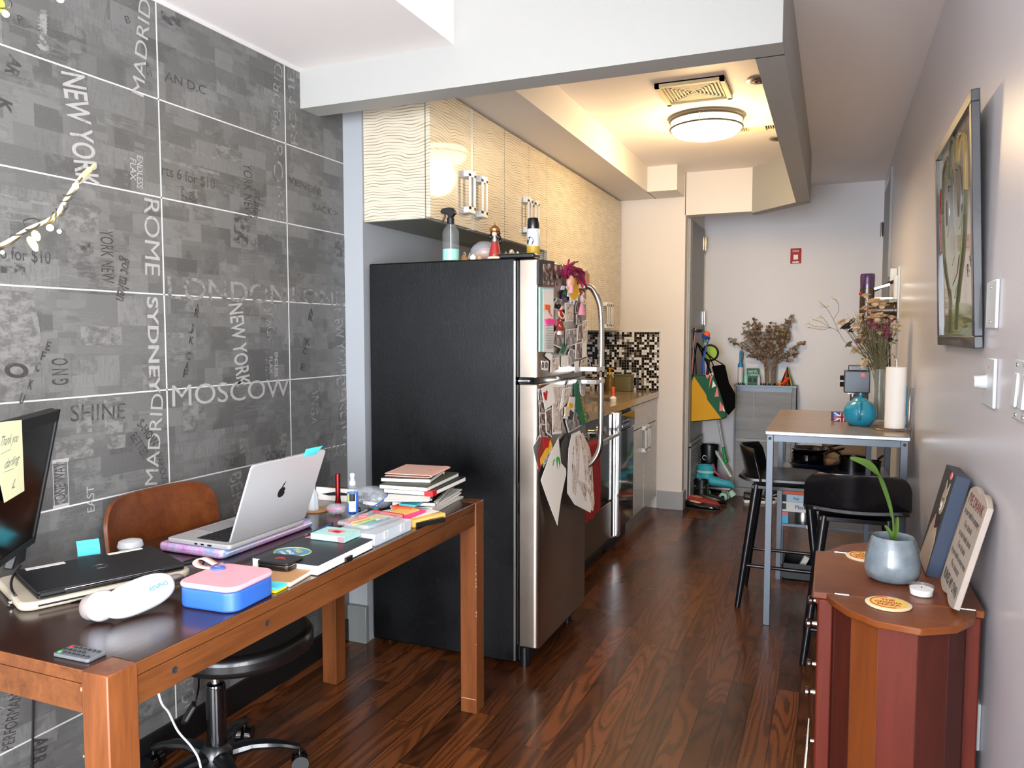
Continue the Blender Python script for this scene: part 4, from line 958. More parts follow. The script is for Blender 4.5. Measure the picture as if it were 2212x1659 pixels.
part('foot', MB().lathe([(0, 0), (.062, 0), (.062, .008), (.03, .014), (0, .014)], 32, mt=TR((bc_.x, bc_.y, DT))), 'black', mon, world=True)
no = thing('sticky_note', 'pale yellow handwritten note stuck on the black monitor', 'note', Mm @ V((.16, .2, .006)))
def mpt(x, y):   # meet the monitor face
    d = ray(x, y); o = V((0, 0, EYE)); pl_ = Mm @ V((0, 0, .0045)); t_ = (pl_-o).dot(nn)/d.dot(nn); return o+d*t_
cs = [mpt(-28, 915), mpt(46, 907), mpt(52, 1060), mpt(9, 1086)]
inv = Mm.inverted(); cl_ = [inv @ c for c in cs]
part('paper', MB().prism([(c.x, c.y) for c in cl_], .0045, .0052, mt=Mm), 'note_yellow', no, world=True)
b = MB()
def mword(txt, p, q, h, mt_=0):
    a, c = inv @ mpt(*p), inv @ mpt(*q); d = (c-a); d.z = 0; L = d.length; d.normalize()
    u = V((0, 0, 1)).cross(d) 
    if u.y < 0: u = -u
    R_ = Matrix(((d.x, u.x, 0, (a.x+c.x)/2), (d.y, u.y, 0, (a.y+c.y)/2), (0, 0, 1, .0055), (0,0,0,1)))
    b.text(txt, Mm @ R_, h, mt_, w=L, shear=.3)
mword('Thank you', (0, 955), (38, 945), .03); mword('darling', (8, 1005), (40, 990), .028); mword('L', (25, 1048), (32, 1044), .03); mword('____', (2, 973), (24, 962), .02); mword('____', (10, 1012), (30, 1004), .02)
part('handwriting', b, 'door_grey', no, world=True)

def pose(nl, nr, fr, z):
    a, b_, c = PZ(*nl, z), PZ(*nr, z), PZ(*fr, z)
    u = b_-a; w = u.length; rz = atan2(u.y, u.x); n_ = V((-sin(rz), cos(rz), 0)); d = abs((c-b_).dot(n_))
    return a+u/2+n_*d/2, w, d, rz
# ================= black laptop on a beige sleeve
ctr = V((-1.612, 1.295, 0)); rz = radians(66.9)-PI  # its hinge edge faces the room
def slab(w, d, z0, z1, r=.01): return MB().prism(rrect(w, d, r), z0, z1)
sl = thing('laptop_sleeve', 'beige zipped laptop sleeve under the closed black laptop', 'sleeve', (ctr.x-.012, ctr.y-.004, DT), radians(66.9))
part('pouch', slab(.365, .262, 0, .019, .03), mat('sleeve_beige', '#b5a996', .85, bump=.3, bscale=400), sl, bev=.007, bseg=3)
b = MB().tube([(x, -.131, .010) for x in [(-.15+.3*k/20) for k in range(21)]], .0022, 6)
part('zip', b, 'black', sl)
b = MB().ball((-.186, -.06, .008), .006).tube([(-.186, -.06, .006), (-.194, -.066, .003), (-.190, -.075, .003)], .002, 6)
part('zip_pull', b, 'chrome', sl)
dl = thing('laptop', 'closed black laptop with two white labels, on the beige sleeve', 'laptop', (ctr.x, ctr.y, DT+.0195), radians(66.9))
part('base', slab(.312, .222, 0, .0085), 'black', dl, bev=.002)
part('lid', slab(.312, .218, .0095, .0165), mat('lid_black', '#1a1b1f', .42, .3), dl, bev=.002)
b = MB().box(-.105, .105, -.1135, -.1085, .008, .013, 0)
part('hinge_strip', b, 'chrome', dl, bev=.001)
for s in (-1, 1):
    part('hinge', MB().cyl((s*.105, -.112, .0085), (s*.152, -.112, .0085), .0072), 'black_paint', dl)
b = MB()
for k in range(9): b.box(-.08+.0085*k, -.0745+.0085*k, -.1115, -.1105, .0025, .0065)
part('vent', b, 'ink', dl, kind='stuff')
for x0, x1, y0, y1 in ((-.135, -.052, .085, .104), (.045, .127, .086, .103)):
    part('label', MB().box(x0, x1, y0, y1, .0163, .0170), 'paper', dl)
b = MB().tube([(.016*cos(a*PI/16), .016*sin(a*PI/16)+.0, .0167) for a in range(32)], .0006, 4, closed=True); b.text('DELL', TR((0, 0, .0168), (0, 0, PI)), .009, w=.022)
part('emblem', b, 'steel', dl)
part('plug', MB().cyl((.158, -.085, .006), (.185, -.088, .006), .0045), 'black', dl)
cn = thing('sticky_note', 'cyan sticky note standing behind the closed black laptop', 'note', PZ(192, 1200, .785))
pA, pB = PZ(168, 1203, .787), PZ(217, 1196, .787)
dd = (pB-pA); 
b = MB().grid(lambda u, v: pA+dd*u+V((-.012*v*v, .006*v*v, .038*v)), 6, 6, thick=.004)
part('pad', b, 'note_cyan', cn, world=True)
wp = [PZ(245, 1165, .79), PZ(270, 1168, .79), PZ(300, 1160, .79)]
solo('headphone_case', 'round white lid peeking out behind the closed black laptop', 'case', MB().lathe([(0, 0), (.03, 0), (.034, .008), (.03, .022), (.012, .027), (0, .027)], 28), 'plastic_white', PZ(282, 1185, .768), bev=.001)
cb = thing('charging_cable', 'black cable looping around the left end of the beige sleeve', 'cable', PZ(30, 1300, DT))
path = [PZ(45, 1222, .80), PZ(26, 1250, .80), PZ(28, 1278, .795), PZ(55, 1300, .772), PZ(120, 1303, .771), PZ(190, 1292, .771), PZ(260, 1275, .772)]
part('cable', MB().tube(smooth_path(path, 8), .0028, 8), 'black', cb, world=True)
cb = thing('charging_cable', 'black plug lead curling from the right end of the closed laptop', 'cable', PZ(410, 1225, DT+.01))
path = [PZ(398, 1214, .795), PZ(420, 1208, .79), PZ(440, 1212, .78), PZ(432, 1228, .772)]
part('cable', MB().tube(smooth_path(path, 8), .0024, 8), 'black', cb, world=True)

# ================= silver laptop on the holographic case
hc = thing('laptop_case', 'shimmering pink and blue padded case under the silver laptop', 'case', (-1.582, 1.735, DT))
part('pouch', MB().prism(rrect(.232, .39, .02), 0, .024), 'holo', hc, bev=.008, bseg=3)
b = MB().tube([(.1165, -.18+.036*k, .014) for k in range(11)], .002, 6); part('zip', b, 'white', hc)
z0 = DT+.0245
mb_ = thing('laptop', 'open silver laptop seen from behind, standing on the shimmering case', 'laptop', (-1.562, 1.708, z0), radians(0))
part('base', MB().prism(rrect(.222, .314, .011), 0, .0125), mat('silver', '#c2c1c2', .35, .35), mb_, bev=.003)
b = MB()
for r in range(6):
    for k in range(14):
        h_ = .013 if r else .007
        b.box(.072-.0175*r-(.013 if r else .008), .072-.0175*r, -.128+.0182*k+.001, -.128+.0182*k+.0165, .0125, .0137)
part('keyboard', b, 'ink', mb_, kind='stuff')
part('keyboard_well', MB().box(-.03, .076, -.131, .131, .0124, .0128), 'black', mb_)
part('trackpad', MB().box(-.100, -.036, -.062, .062, .0124, .0128), mat('silver_pad', '#adadad', .25, .3), mb_)
b = MB()
for y_, w2 in ((.07, .012), (.05, .012), (-.0, .006)): pass
for x_, w2 in ((-.01, .010), (.012, .010), (.035, .014)): b.box(x_, x_+w2, -.1575, -.1565, .004, .0085)
part('port', b, 'black', mb_)
# lid: hinge line at local x .108, leaning back
La = V((.108, 0, .013)); ang = .36
Lm = Matrix(((0, sin(ang), cos(ang), La.x), (1, 0, 0, 0), (0, cos(ang), -sin(ang), La.z), (0, 0, 0, 1)))   # x-> +Y, y-> up the lid, z-> towards +X
Lid = WM[mb_] @ Lm
lid = part('lid', MB().prism([(p[0], p[1]+.118) for p in rrect(.314, .228, .011)], -.0035, .002, mt=Lid), 'silver', mb_, world=True, bev=.0015)
part('display', MB().prism([(p[0], p[1]+.118) for p in rrect(.302, .214, .006)], -.0042, -.0036, mt=Lid), 'gloss_black', mb_, world=True)
# apple shaped mark: bitten fruit with a leaf
def fruit(s):
    out = []
    for a in range(40):
        t_ = 2*PI*a/40; x = cos(t_); y = sin(t_)
        r = 1.0-.10*max(0, sin(t_))**6-.07*max(0, -sin(t_))**10
        px, py = r*x*.86, r*y*.95
        dx, dy = px-1.02, py-.18; q = sqrt(dx*dx+dy*dy)
        if q < .42: px, py = 1.02+dx/q*.42, .18+dy/q*.42
        out.append((px*s, py*s))
    return out
b = MB().prism([(x, y+.125) for x, y in fruit(.0175)], .0021, .0027, mt=Lid)
b.prism([(.0+x*.004+y*.0035, .1475+y*.010) for x, y in ((-.9, -.7), (-.5, .4), (.9, 1), (.7, -.2), (-.1, -.9))], .0021, .0027, mt=Lid)
part('emblem', b, 'black', mb_, world=True)
nt_ = thing('sticky_note', 'cyan note curling above the top edge of the silver laptop', 'note', Lid @ V((.095, .236, .0)))
b = MB().grid(lambda u, v: Lid @ V((.055+.055*u, .224+.024*v+.008*u*v, .0025+.014*u*v)), 6, 6, thick=.001)
part('paper', b, 'note_cyan', nt_, world=True)

# ================= massager, lunch box, remote
pA, pB = PZ(228, 1300, .812), PZ(352, 1262, .812)
ms = thing('eye_massager', 'white pod shaped massager with blue lettering on the desk', 'massager', (pA.x*.5+pB.x*.5, pA.y*.5+pB.y*.5, DT), atan2(pB.y-pA.y, pB.x-pA.x))
Lm_ = (pB-pA).length
def pod(c, sx, sy, sz, e=2.6, nx=28, ny=16, m_=0, mb=None, rot=(0,0,0)):
    m = mb or MB()
    f = lambda t: (abs(cos(t))**(2/e))*(1 if cos(t) > 0 else -1)
    g = lambda t: (abs(sin(t))**(2/e))*(1 if sin(t) > 0 else -1)
    o = m.X; m.X = o @ TR(c, rot)
    pts = []; rings = []
    for j in range(ny+1):
        p_ = -PI/2+PI*j/ny
        rings.append([len(pts)+i for i in range(nx)])
        for i in range(nx):
            t_ = 2*PI*i/nx; pts.append((sx*f(p_)*f(t_), sy*f(p_)*g(t_), sz*g(p_)))
    fs = [(a[i], a[(i+1) % nx], b2[(i+1) % nx], b2[i]) for a, b2 in zip(rings, rings[1:]) for i in range(nx)]
    m.raw(pts, fs, m_); m.X = o; return m
part('front_shell', pod((.004, -.010, .039), .080, .024, .036, 2.4, rot=(-.35, -.10, 0)), 'plastic_white', ms, smooth=80)
part('rear_shell', pod((-.066, .012, .034), .030, .026, .031, 2.3, rot=(0, .0, .1)), mat('white_satin', '#bfc1c8', .35), ms, smooth=80)
part('eye_cushion', pod((-.072, .030, .031), .028, .022, .027, 2.3), 'door_grey' if 0 else mat('taupe', '#7d7470', .7), ms, smooth=80)
part('strap', MB().tube(smooth_path([(.07, .01, .05), (.115, .02, .045), (.13, .05, .03), (.10, .09, .02)]), .012, 10, flat=.5), 'taupe', ms)
b = MB().text('RENPHO', TR((.004, -.010, .039), (-.35, -.10, 0)) @ TR((.030, -.0264, .004), (PI/2, 0, .06)), .014, w=.044, bold=.01)
part('lettering', b, mat('cyan_ink', '#0b7fc4', .5), ms)
lb = thing('lunch_box', 'blue lunch box with a pink lid and peach loop', 'lunch box', (-1.236, 1.312, DT), radians(3))
part('box', MB().prism(rrect(.152, .15, .03, 8), 0, .044), 'blue', lb, bev=.005, bseg=3)
part('lid', MB().prism(rrect(.156, .154, .031, 8), .0445, .056), mat('lid_pink', '#d59aa5', .45), lb, bev=.005, bseg=3)
part('button', MB().lathe([(.018, .0555), (.018, .060), (.013, .0608), (.013, .0595), (0, .0595)], 28, mt=TR((-.052, .03, 0), sc=(1, .8, 1))), mat('blue_dark', '#4b66ae', .4), lb)
b = MB().text('MOD', TR((-.052, .03, .0598)), .008, w=.016); part('button_lettering', b, 'paper', lb)
pts = smooth_path([(-.068, .02, .057), (-.095, .012, .060), (-.115, .02, .067), (-.105, .035, .072), (-.07, .033, .062)], 8)
b = MB().raw(sum([[p+V((0, 0, 0)), p+V((.003, .016, 0))] for p in pts], []), [(2*i, 2*i+2, 2*i+3, 2*i+1) for i in range(len(pts)-1)])
part('loop', b, 'skin_peach', lb, solid=.0022)
rm = thing('remote_control', 'small grey remote with black buttons at the near desk corner', 'remote', (-1.270, .972, DT), radians(2))
part('body', MB().prism(rrect(.088, .042, .005), 0, .0065), mat('remote_grey', '#5b5e62', .4), rm, bev=.0015)
b = MB(); k = 0
for r in range(3):
    for c_ in range(7):
        if (r, c_) in ((0, 0), (2, 0), (1, 6), (1, 5)): continue
        b.lathe([(0, .0062), (.0036, .0062), (.0034, .0082), (0, .0084)], 10, mt=TR((-.036+.0115*c_, .012-.012*r, 0)))
for r, c_, mt_ in ((0, 0, 'red'), (2, 0, 'green')):
    part('power_button', MB().lathe([(0, .0062), (.0036, .0062), (.0034, .0082), (0, .0084)], 10, mt=TR((-.036+.0115*c_, .012-.012*r, 0))), mt_, rm)
for ob in [b]: part('button_pad', ob, 'ink', rm, kind='stuff')

# ================= notebooks, phone, booklets
def book(label, w, d, th, loc, rz, cover='black', pages='paper', name='notebook', cat='notebook', r=.004, spine=-1, hard=.0015, group=None):
    t = thing(name, label, cat, loc, rz, group)
    if cover: part('cover', MB().prism(rrect(w, d, r), th-hard, th).prism(rrect(w, d, r), 0, hard).box(-w/2, -w/2+.002, -d/2+r, d/2-r, 0, th) if spine < 0 else MB().prism(rrect(w, d, r), th-hard, th).prism(rrect(w, d, r), 0, hard), cover, t)
    part('pages', MB().box(-w/2+.003, w/2-.002, -d/2+.002, d/2-.002, hard, th-hard), pages, t)
    return t
mat('cover_dark', '#23252c', .45)
# large black sketchbook
nb = book('big black sketchbook with a round blue sticker near the desk edge', .20, .262, .026, (-1.258, 1.655, DT), radians(2), 'cover_dark', 'paper', 'sketchbook', 'sketchbook')
b = MB().lathe([(0, .0262), (.052, .0262), (.052, .0266), (0, .0266)], 40, mt=TR((-.03, -.055, 0), sc=(1.0, .8, 1)))
part('sticker', b, mat('sticker_blue', '#4f7fa3', .4), nb)
b = MB().tube([(-.03+.05*cos(a*PI/20), -.055+.039*sin(a*PI/20), .0268) for a in range(40)], .0013, 5, closed=True); part('sticker_ring', b, mat('ring_green', '#a8c46c', .5), nb)
b = MB().text('VIVA', TR((-.022, -.040, .0269), (0, 0, 2.5)), .022, w=.045, bold=.03); part('sticker_title', b, mat('yellow_green', '#c9cc52', .5), nb)
b = MB().text('ZINES', TR((-.036, -.058, .0269), (0, 0, 2.5)), .014, w=.045, bold=.02).text('LIBRARY', TR((-.046, -.072, .0269), (0, 0, 2.5)), .012, w=.045, bold=.02); part('sticker_lettering', b, 'paper', nb)
b = MB().box(.098, .104, -.01, .02, 0, .012); part('pen_loop', b, 'black', nb)
mt_ = book('mint booklet with a red cocktail picture on the black sketchbook', .112, .082, .016, (-1.268, 1.762, DT+.0275), radians(1), 'mint', 'mint', 'booklet', 'booklet', hard=.001)
part('picture', MB().prism([(-.02, -.01), (.02, -.018), (.03, .01), (.0, .02), (-.03, .012)], .0161, .0166), mat('coral', '#e07a80', .6), mt_)
part('picture_centre', MB().prism([(-.008, -.008), (.016, -.012), (.018, .004), (-.004, .008)], .0166, .0169), 'ink_red', mt_)
part('spine_label', MB().box(.034, .054, -.0415, -.0405, .001, .015), 'coral', mt_)
solo('pink_card', 'pink paper corner sticking out from under the mint booklet', 'card', MB().prism([(-.06, -.03), (.03, -.03), (.03, .03), (-.04, .03)], 0, .0010), 'coral', (-1.29, 1.765, DT+.0263), rz=.1)
kb_ = book('small kraft notebook under the black tin at the desk edge', .105, .13, .012, (-1.222, 1.49, DT), radians(8), 'kraft', 'paper')
tn = thing('glasses_case', 'black rounded tin case with a red ribbon mark on the kraft notebook', 'case', (-1.262, 1.523, DT+.0125), radians(4))
part('tin', MB().prism(rrect(.092, .072, .012), 0, .012), 'black_paint', tn, bev=.003)
part('rim', MB().prism(rrect(.094, .074, .013), .0122, .0135), 'steel', tn)
part('lid', MB().prism(rrect(.093, .073, .012), .0137, .021), 'black', tn, bev=.003)
b = MB().tube(smooth_path([(-.012, -.006, .0214), (.006, .004, .0214), (.014, -.004, .0214)]), .0014, 6).tube([(-.006, .006, .0214), (.008, -.006, .0214)], .0014, 6)
part('ribbon_mark', b, 'red', tn)
fl = [PZ(578, 1275, DT), PZ(598, 1262, DT)]
for k, (mt_, lab, z) in enumerate((('yellow', 'yellow edged card peeking out right of the lunch box', 0), ('note_cyan', 'teal tab card above the yellow one right of the lunch box', .0055))):
    solo('index_card', lab, 'card', MB().box(-.03, .03, -.02, .02, 0, .005), mt_, (-1.195, 1.405+.004*k, DT+z), rz=.05)
# pencil and pens
pc = thing('pencil', 'blue pencil lying beside the shimmering case', 'pencil', PZ(686, 1146, DT+.004))
a, b_ = PZ(655, 1159, DT+.004), PZ(718, 1131, DT+.004); dv = (b_-a)
part('shaft', MB().cyl(a+dv*.12, a+dv*.95, .0038, seg=6), mat('pencil_blue', '#1d4f86', .35), pc, world=True)
part('tip', MB().cyl(a+dv*.12, a+dv*.02, .0038, .0008, 8), 'tan', pc, world=True)
part('end_cap', MB().cyl(a+dv*.95, b_, .0039, seg=8), 'black', pc, world=True)
for lab, p, q, mt_, r_ in (('black pen behind the mint booklet', (712, 1150), (742, 1135), 'black', .005), ('slim grey pen beside the black pen', (700, 1156), (728, 1142), 'steel', .004)):
    a, b_ = PZ(*p, DT+.005), PZ(*q, DT+.005); t = thing('pen', lab, 'pen', (a+b_)/2); dv = b_-a
    part('barrel', MB().cyl(a, b_, r_), mt_, t, world=True); part('nib', MB().cyl(a, a-dv*.12, r_*.7, .001, 8), 'steel', t, world=True)
for k, (p, q, mt_, cap) in enumerate((((762, 1118), (792, 1104), 'plastic_white', 'steel'), ((776, 1122), (800, 1106), 'plastic_white', 'black'), ((794, 1112), (818, 1098), 'steel', 'teal'), ((756, 1124), (782, 1110), 'steel', 'steel'))):
    a, b_ = PZ(*p, DT+.008), PZ(*q, DT+.008)
    t = thing('marker_pen', ('grey marker nearest the screen cleaner bottle', 'white marker with a black cap left of the pouch', 'grey marker with a teal cap pointing at the sticky notes', 'slim grey marker nearest the desk centre')[k], 'marker', (a+b_)/2); dv = b_-a
    part('barrel', MB().cyl(a, a+dv*.65, .006), mt_, t, world=True); part('cap', MB().cyl(a+dv*.65, b_, .0066), cap, t, world=True)
# screen cleaner bottle
bt = thing('cleaner_bottle', 'small clear spray bottle of screen cleaner with a blue label', 'bottle', (-1.425, 2.075, DT))
part('bottle', MB().lathe([(0, 0), (.0165, 0), (.0175, .003), (.0175, .085), (.0165, .095), (.009, .102), (.009, .106)], 28), 'clear', bt)
part('label', MB().lathe([(.0178, .012), (.0178, .082)], 28, cap=False), mat('label_blue', '#2e6fd6', .45), bt)
def wrapq(t, nm, a0, a1, z0, z1, r, mt_):
    part(nm, MB().grid(lambda u, v: (r*cos(a0+(a1-a0)*u), r*sin(a0+(a1-a0)*u), z0+(z1-z0)*v), 8, 1), mt_, t)
wrapq(bt, 'label_panel', -1.7, -.4, .022, .080, .0181, 'paper'); wrapq(bt, 'label_top', -1.6, -.5, .056, .080, .0183, 'black'); wrapq(bt, 'label_yellow', -2.4, -1.75, .05, .080, .0181, 'lime'); wrapq(bt, 'label_base', -1.7, -.4, .013, .02, .0182, 'ink')
b = MB().text('SCREEN', TR((.0185*cos(-1.05), .0185*sin(-1.05), .045), (PI/2, 0, -1.05+PI/2)), .006, w=.019).text('CLEANER', TR((.0185*cos(-1.05), .0185*sin(-1.05), .037), (PI/2, 0, -1.05+PI/2)), .006, w=.019)
part('label_lettering', b, 'ink', bt)
part('neck', MB().lathe([(.0095, .105), (.0105, .107), (.0105, .118), (.007, .120), (.006, .132), (.008, .134), (.008, .142), (.004, .145), (0, .145)], 20), 'frosted', bt)
rt_ = thing('marker_tube', 'tall dark red metallic tube standing behind the cleaner bottle', 'tube', (-1.535, 2.15, DT))
part('tube', MB().lathe([(0, 0), (.010, 0), (.011, .02), (.0085, .04), (.0085, .12), (.0075, .123), (0, .123)], 20), mat('red_metal', '#7c0f14', .2, .7), rt_)
# glass ornament on a wooden disc
gd = solo('wooden_disc', 'thin brown wooden disc under the glass bottle ornament', 'coaster', MB().lathe([(0, 0), (.045, 0), (.046, .004), (0, .004)], 36), 'kraft', (-1.60, 2.11, DT))
gb = thing('glass_bottle', 'small faceted clear glass bottle on the wooden disc behind the silver laptop', 'bottle', (-1.60, 2.10, DT+.0045))
part('body', MB().lathe([(0, 0), (.02, 0), (.021, .006), (.017, .05), (.008, .07), (.006, .075)], 8), 'frosted', gb, smooth=0)
part('stopper', MB().lathe([(0, .073), (.008, .074), (.009, .082), (.004, .088), (0, .088)], 8), 'frosted', gb, smooth=0)
# white booklet with a dark picture
wb = book('white booklet with a dark drawn figure leaning by the tiled wall', .17, .012, .045, (-1.62, 2.26, DT), radians(3), None, 'paper', 'booklet', 'booklet', spine=1, hard=0)
part('picture', MB().prism([(-.06, .022), (.0, .034), (.06, .03), (.055, .024), (-.03, .018)], .0045, .0050, mt=Matrix.Rotation(PI/2, 4, 'X')), 'ink', wb)
# plastic zip bag with black bits
zb = thing('zip_bag', 'clear zip bag of black bits beside the notebook stack', 'bag', (-1.43, 2.20, DT))
m = pod((0, 0, .040), .078, .055, .038, 2.2, 26, 14)
for v in m.bm.verts:
    v.co += v.co.normalized()*.008*mn.noise(v.co*28+V((3, 1, 2)))
    v.co.z = max(v.co.z, .0008)
part('film', m, 'clear_film', zb, smooth=70)
r_ = random.Random(21); m = MB()
for k in range(26): m.cbox((r_.uniform(-.05, .05), r_.uniform(-.035, .035), r_.uniform(.008, .045)), (r_.uniform(.01, .04), r_.uniform(.004, .01), .004), (r_.random(), r_.random(), r_.uniform(0, 3)))
part('contents', m, 'black', zb, kind='stuff')
part('white_stick', MB().cbox((.02, -.045, .03), (.05, .004, .010), (0, .1, .2)), 'white', zb)
part('seal', MB().tube(smooth_path([(.03, -.05, .02), (.07, -.03, .05), (.06, .0, .078), (.02, .02, .082)]), .0018, 6), 'blue', zb)
pb = thing('pencil_bag', 'small clear pouch with a pink pen left of the cleaner bottle', 'pouch', (-1.50, 2.09, DT))
m = pod((0, 0, .018), .035, .025, .018, 2.2, 20, 10); part('film', m, 'clear_film', pb)
part('pink_pen', MB().cyl((-.025, -.01, .014), (.025, .005, .022), .004), 'hotpink', pb)
# divided organiser box and pouch on it
ob = thing('organizer_box', 'clear divided plastic box with pink contents at the desk edge', 'box', (-1.235, 1.905, DT), radians(0))
m = MB()
for a in ((-.068, .068, -.098, -.096), (-.068, .068, .096, .098), (-.068, -.066, -.098, .098), (.066, .068, -.098, .098)): m.box(a[0], a[1], a[2], a[3], 0, .030)
m.box(-.068, .068, -.098, .098, 0, .0015)
for k in range(5): m.box(.02, .066, -.065+.033*k, -.064+.033*k, 0, .029)
part('tray', m, 'frosted', ob)
part('lid', MB().box(-.069, .069, -.099, .099, .0305, .0335), 'frosted', ob)
for k in range(2): part('latch', MB().box(.068, .072, -.055+.09*k, -.035+.09*k, .01, .033), 'frosted', ob, bev=.001)
part('contents', MB().box(-.06, .018, -.09, .09, .002, .024).box(.022, .062, -.09, -.07, .002, .02), 'pink', ob)
pu = thing('pencil_pouch', 'clear flat pouch of coloured pens lying on the divided box', 'pouch', (-1.262, 1.93, DT+.034), radians(-8))
part('film', MB().prism(rrect(.12, .17, .012), 0, .012), 'clear_film', pu, bev=.004)
for k, (c_, x, y) in enumerate((('orange', -.04, -.04), ('yellow', -.02, -.03), ('teal', .03, -.02), ('steel', .045, .0), ('lime', .0, -.045))):
    part('pen', MB().cyl((x, y-.03, .006), (x+.008, y+.06, .006), .0035), c_, pu)
part('round_stamp', MB().tube([(-.03+.011*cos(a*PI/8), .0+.011*sin(a*PI/8), .0135) for a in range(16)], .003, 6, closed=True), 'coral', pu)
part('grid_card', MB().box(-.03, .04, .01, .06, .003, .008), 'cream', pu)
part('edge_tape', MB().box(-.06, .06, .078, .083, .002, .013), 'red', pu)
# sticky flags and pads beyond the box
# sticky pads between the pouch and the stack
def flat(name, label, cat, nl, nr, fr, z, th, mt_, **kw):
    c, w, d, rz = pose(nl, nr, fr, z+th); return solo(name, label, cat, MB().box(-w/2, w/2, -d/2, d/2, 0, th), mt_, (c.x, c.y, z), rz, bev=.0004, **kw)
flat('notepad', 'orange and yellow edged note block beyond the divided box', 'note pad', (880, 1122), (893, 1125), (925, 1100), DT, .022, mat('amber_pad', '#e8b860', .6))
flat('notebook', 'thin black notebook beneath the yellow note block', 'notebook', (894, 1128), (900, 1130), (930, 1108), DT, .014, 'black')
for k, (mt_, lab, nl, nr, fr, z) in enumerate((('hotpink', 'hot pink sticky pad on the note block', (826, 1112), (880, 1118), (905, 1100), .024), ('amber_pad', 'pale yellow sticky pad over the pink one', (842, 1104), (875, 1109), (898, 1098), .030), ('orange', 'orange sticky pad at the back of the pads', (845, 1094), (885, 1098), (902, 1092), .034), ('teal', 'teal sticky pad topmost near the notebook stack', (862, 1088), (897, 1091), (900, 1082), .040))):
    flat('sticky_pad', lab, 'note pad', nl, nr, fr, DT+z, .006, mt_)
flat('paper_sheet', 'white paper slips under the coloured sticky pads', 'paper', (815, 1105), (870, 1122), (915, 1095), DT, .022, 'paper')
# ---- stack of notebooks at the far end
def layer(label, nl, nr, fr, z, th, cover, pages='paper', name='notebook', cat='notebook', **kw):
    c, w, d, rz = pose(nl, nr, fr, z+th)
    return book(label, w, d, th, (c.x, c.y, z), rz, cover, pages, name, cat, **kw)
def K(x, y): return (800+x/8.848, 990+y/8.848)
z = DT
r_ = random.Random(2)
for k in range(6):
    c, w, d, rz = pose(K(400, 960), K(1190, 1010), K(1900, 690), DT+.012)
    solo('paper_sheaf', ('lowest', 'second', 'third', 'fourth', 'fifth', 'topmost')[k]+' loose paper sheaf at the bottom of the notebook stack', 'papers', MB().grid(lambda u, v: ((u-.5)*w, (v-.5)*d, .0042+.0006*sin(u*7+k+v*3)), 6, 6, thick=.0040), 'paper', (c.x+r_.uniform(-.008, .004), c.y+r_.uniform(-.01, .006), z), rz+r_.uniform(-.05, .05)); z += .0049
c, w, d, rz = pose(K(400, 830), K(1240, 850), K(1850, 480), z+.013)
s1 = book('black spiral notebook near the bottom of the stack, rings towards the room', w, d, .013, (c.x, c.y, z), rz, 'black'); z += .0135
for k in range(17):
    y = -d/2+.012+k*(d-.024)/16
    part('ring', MB().tube([(w/2-.003+.0075*cos(a*PI/6), y, .0065+.0075*sin(a*PI/6)) for a in range(12)], .0011, 5, closed=True), 'steel', s1)
for k in range(5):
    c, w, d, rz = pose(K(330, 800), K(1180, 790), K(1640, 500), z+.004)
    solo('paper_sheaf', ('lowest', 'second', 'middle', 'fourth', 'topmost')[k]+' paper sheaf between spiral notebook and black planner', 'papers', MB().grid(lambda u, v: ((u-.5)*w, (v-.5)*d, .0036+.0008*sin(u*6+k*2+v*4)), 6, 6, thick=.0034), ('paper', 'paper', 'mint', 'paper', 'paper')[k], (c.x+r_.uniform(-.01, .006), c.y+r_.uniform(-.01, .008), z), rz+r_.uniform(-.06, .06)); z += .0046
pl_ = layer('black planner with a red elastic corner in the notebook stack', K(240, 570), K(1190, 640), K(1680, 340), z, .016, 'black'); z += .0165
c, w, d, rz = pose(K(240, 570), K(1190, 640), K(1680, 340), z)
part('elastic_corner', MB().prism([(w/2-.03, -d/2-.001), (w/2+.001, -d/2-.001), (w/2+.001, -d/2+.03)], -.0003, .0168), 'red', pl_)
layer('grey-green flowered notebook below the upper black book', K(160, 500), K(1080, 560), K(1480, 260), z, .014, mat('flower_cover', '#565a48', .6, vary=.6, vscale=60)); z += .0145
bk = layer('black hardcover book under the pink wallet', K(190, 370), K(1150, 400), K(1385, 200), z, .0135, 'black'); z += .014
c, w, d, rz = pose(K(190, 370), K(1150, 400), K(1385, 200), z)
part('page_marker', MB().tube([(w/2-.02, d/2-.03, .008), (w/2+.004, d/2-.035, .006), (w/2+.003, d/2-.04, -.012)], .002, 6), 'cream', bk)
c, w, d, rz = pose(K(240, 280), K(1120, 325), K(1250, 140), z+.01)
pw = thing('leather_wallet', 'pale pink leather organiser folded on top of the notebook stack', 'organiser', (c.x, c.y, z), rz)
mat('blush_leather', '#dcae9d', .55)
part('flap', MB().grid(lambda u, v: ((-.5+u)*w*.92, (v-.5)*d, .010+.0*u), 8, 4, thick=.0022), 'blush_leather', pw)
part('back', MB().grid(lambda u, v: ((-.5+u)*w*.92, (v-.5)*d, .0025), 8, 4, thick=.0022), 'blush_leather', pw)
part('fold', MB().grid(lambda u, v: (w*.42+.012*sin(u*PI)*2.0, (v-.5)*d, .0055-.0055*cos(PI*u)+.0), 10, 4, thick=-.0020), 'blush_leather', pw)
part('snap_mark', MB().box(w*.32, w*.33, -.01, .0, .0101, .0106), 'ink', pw)
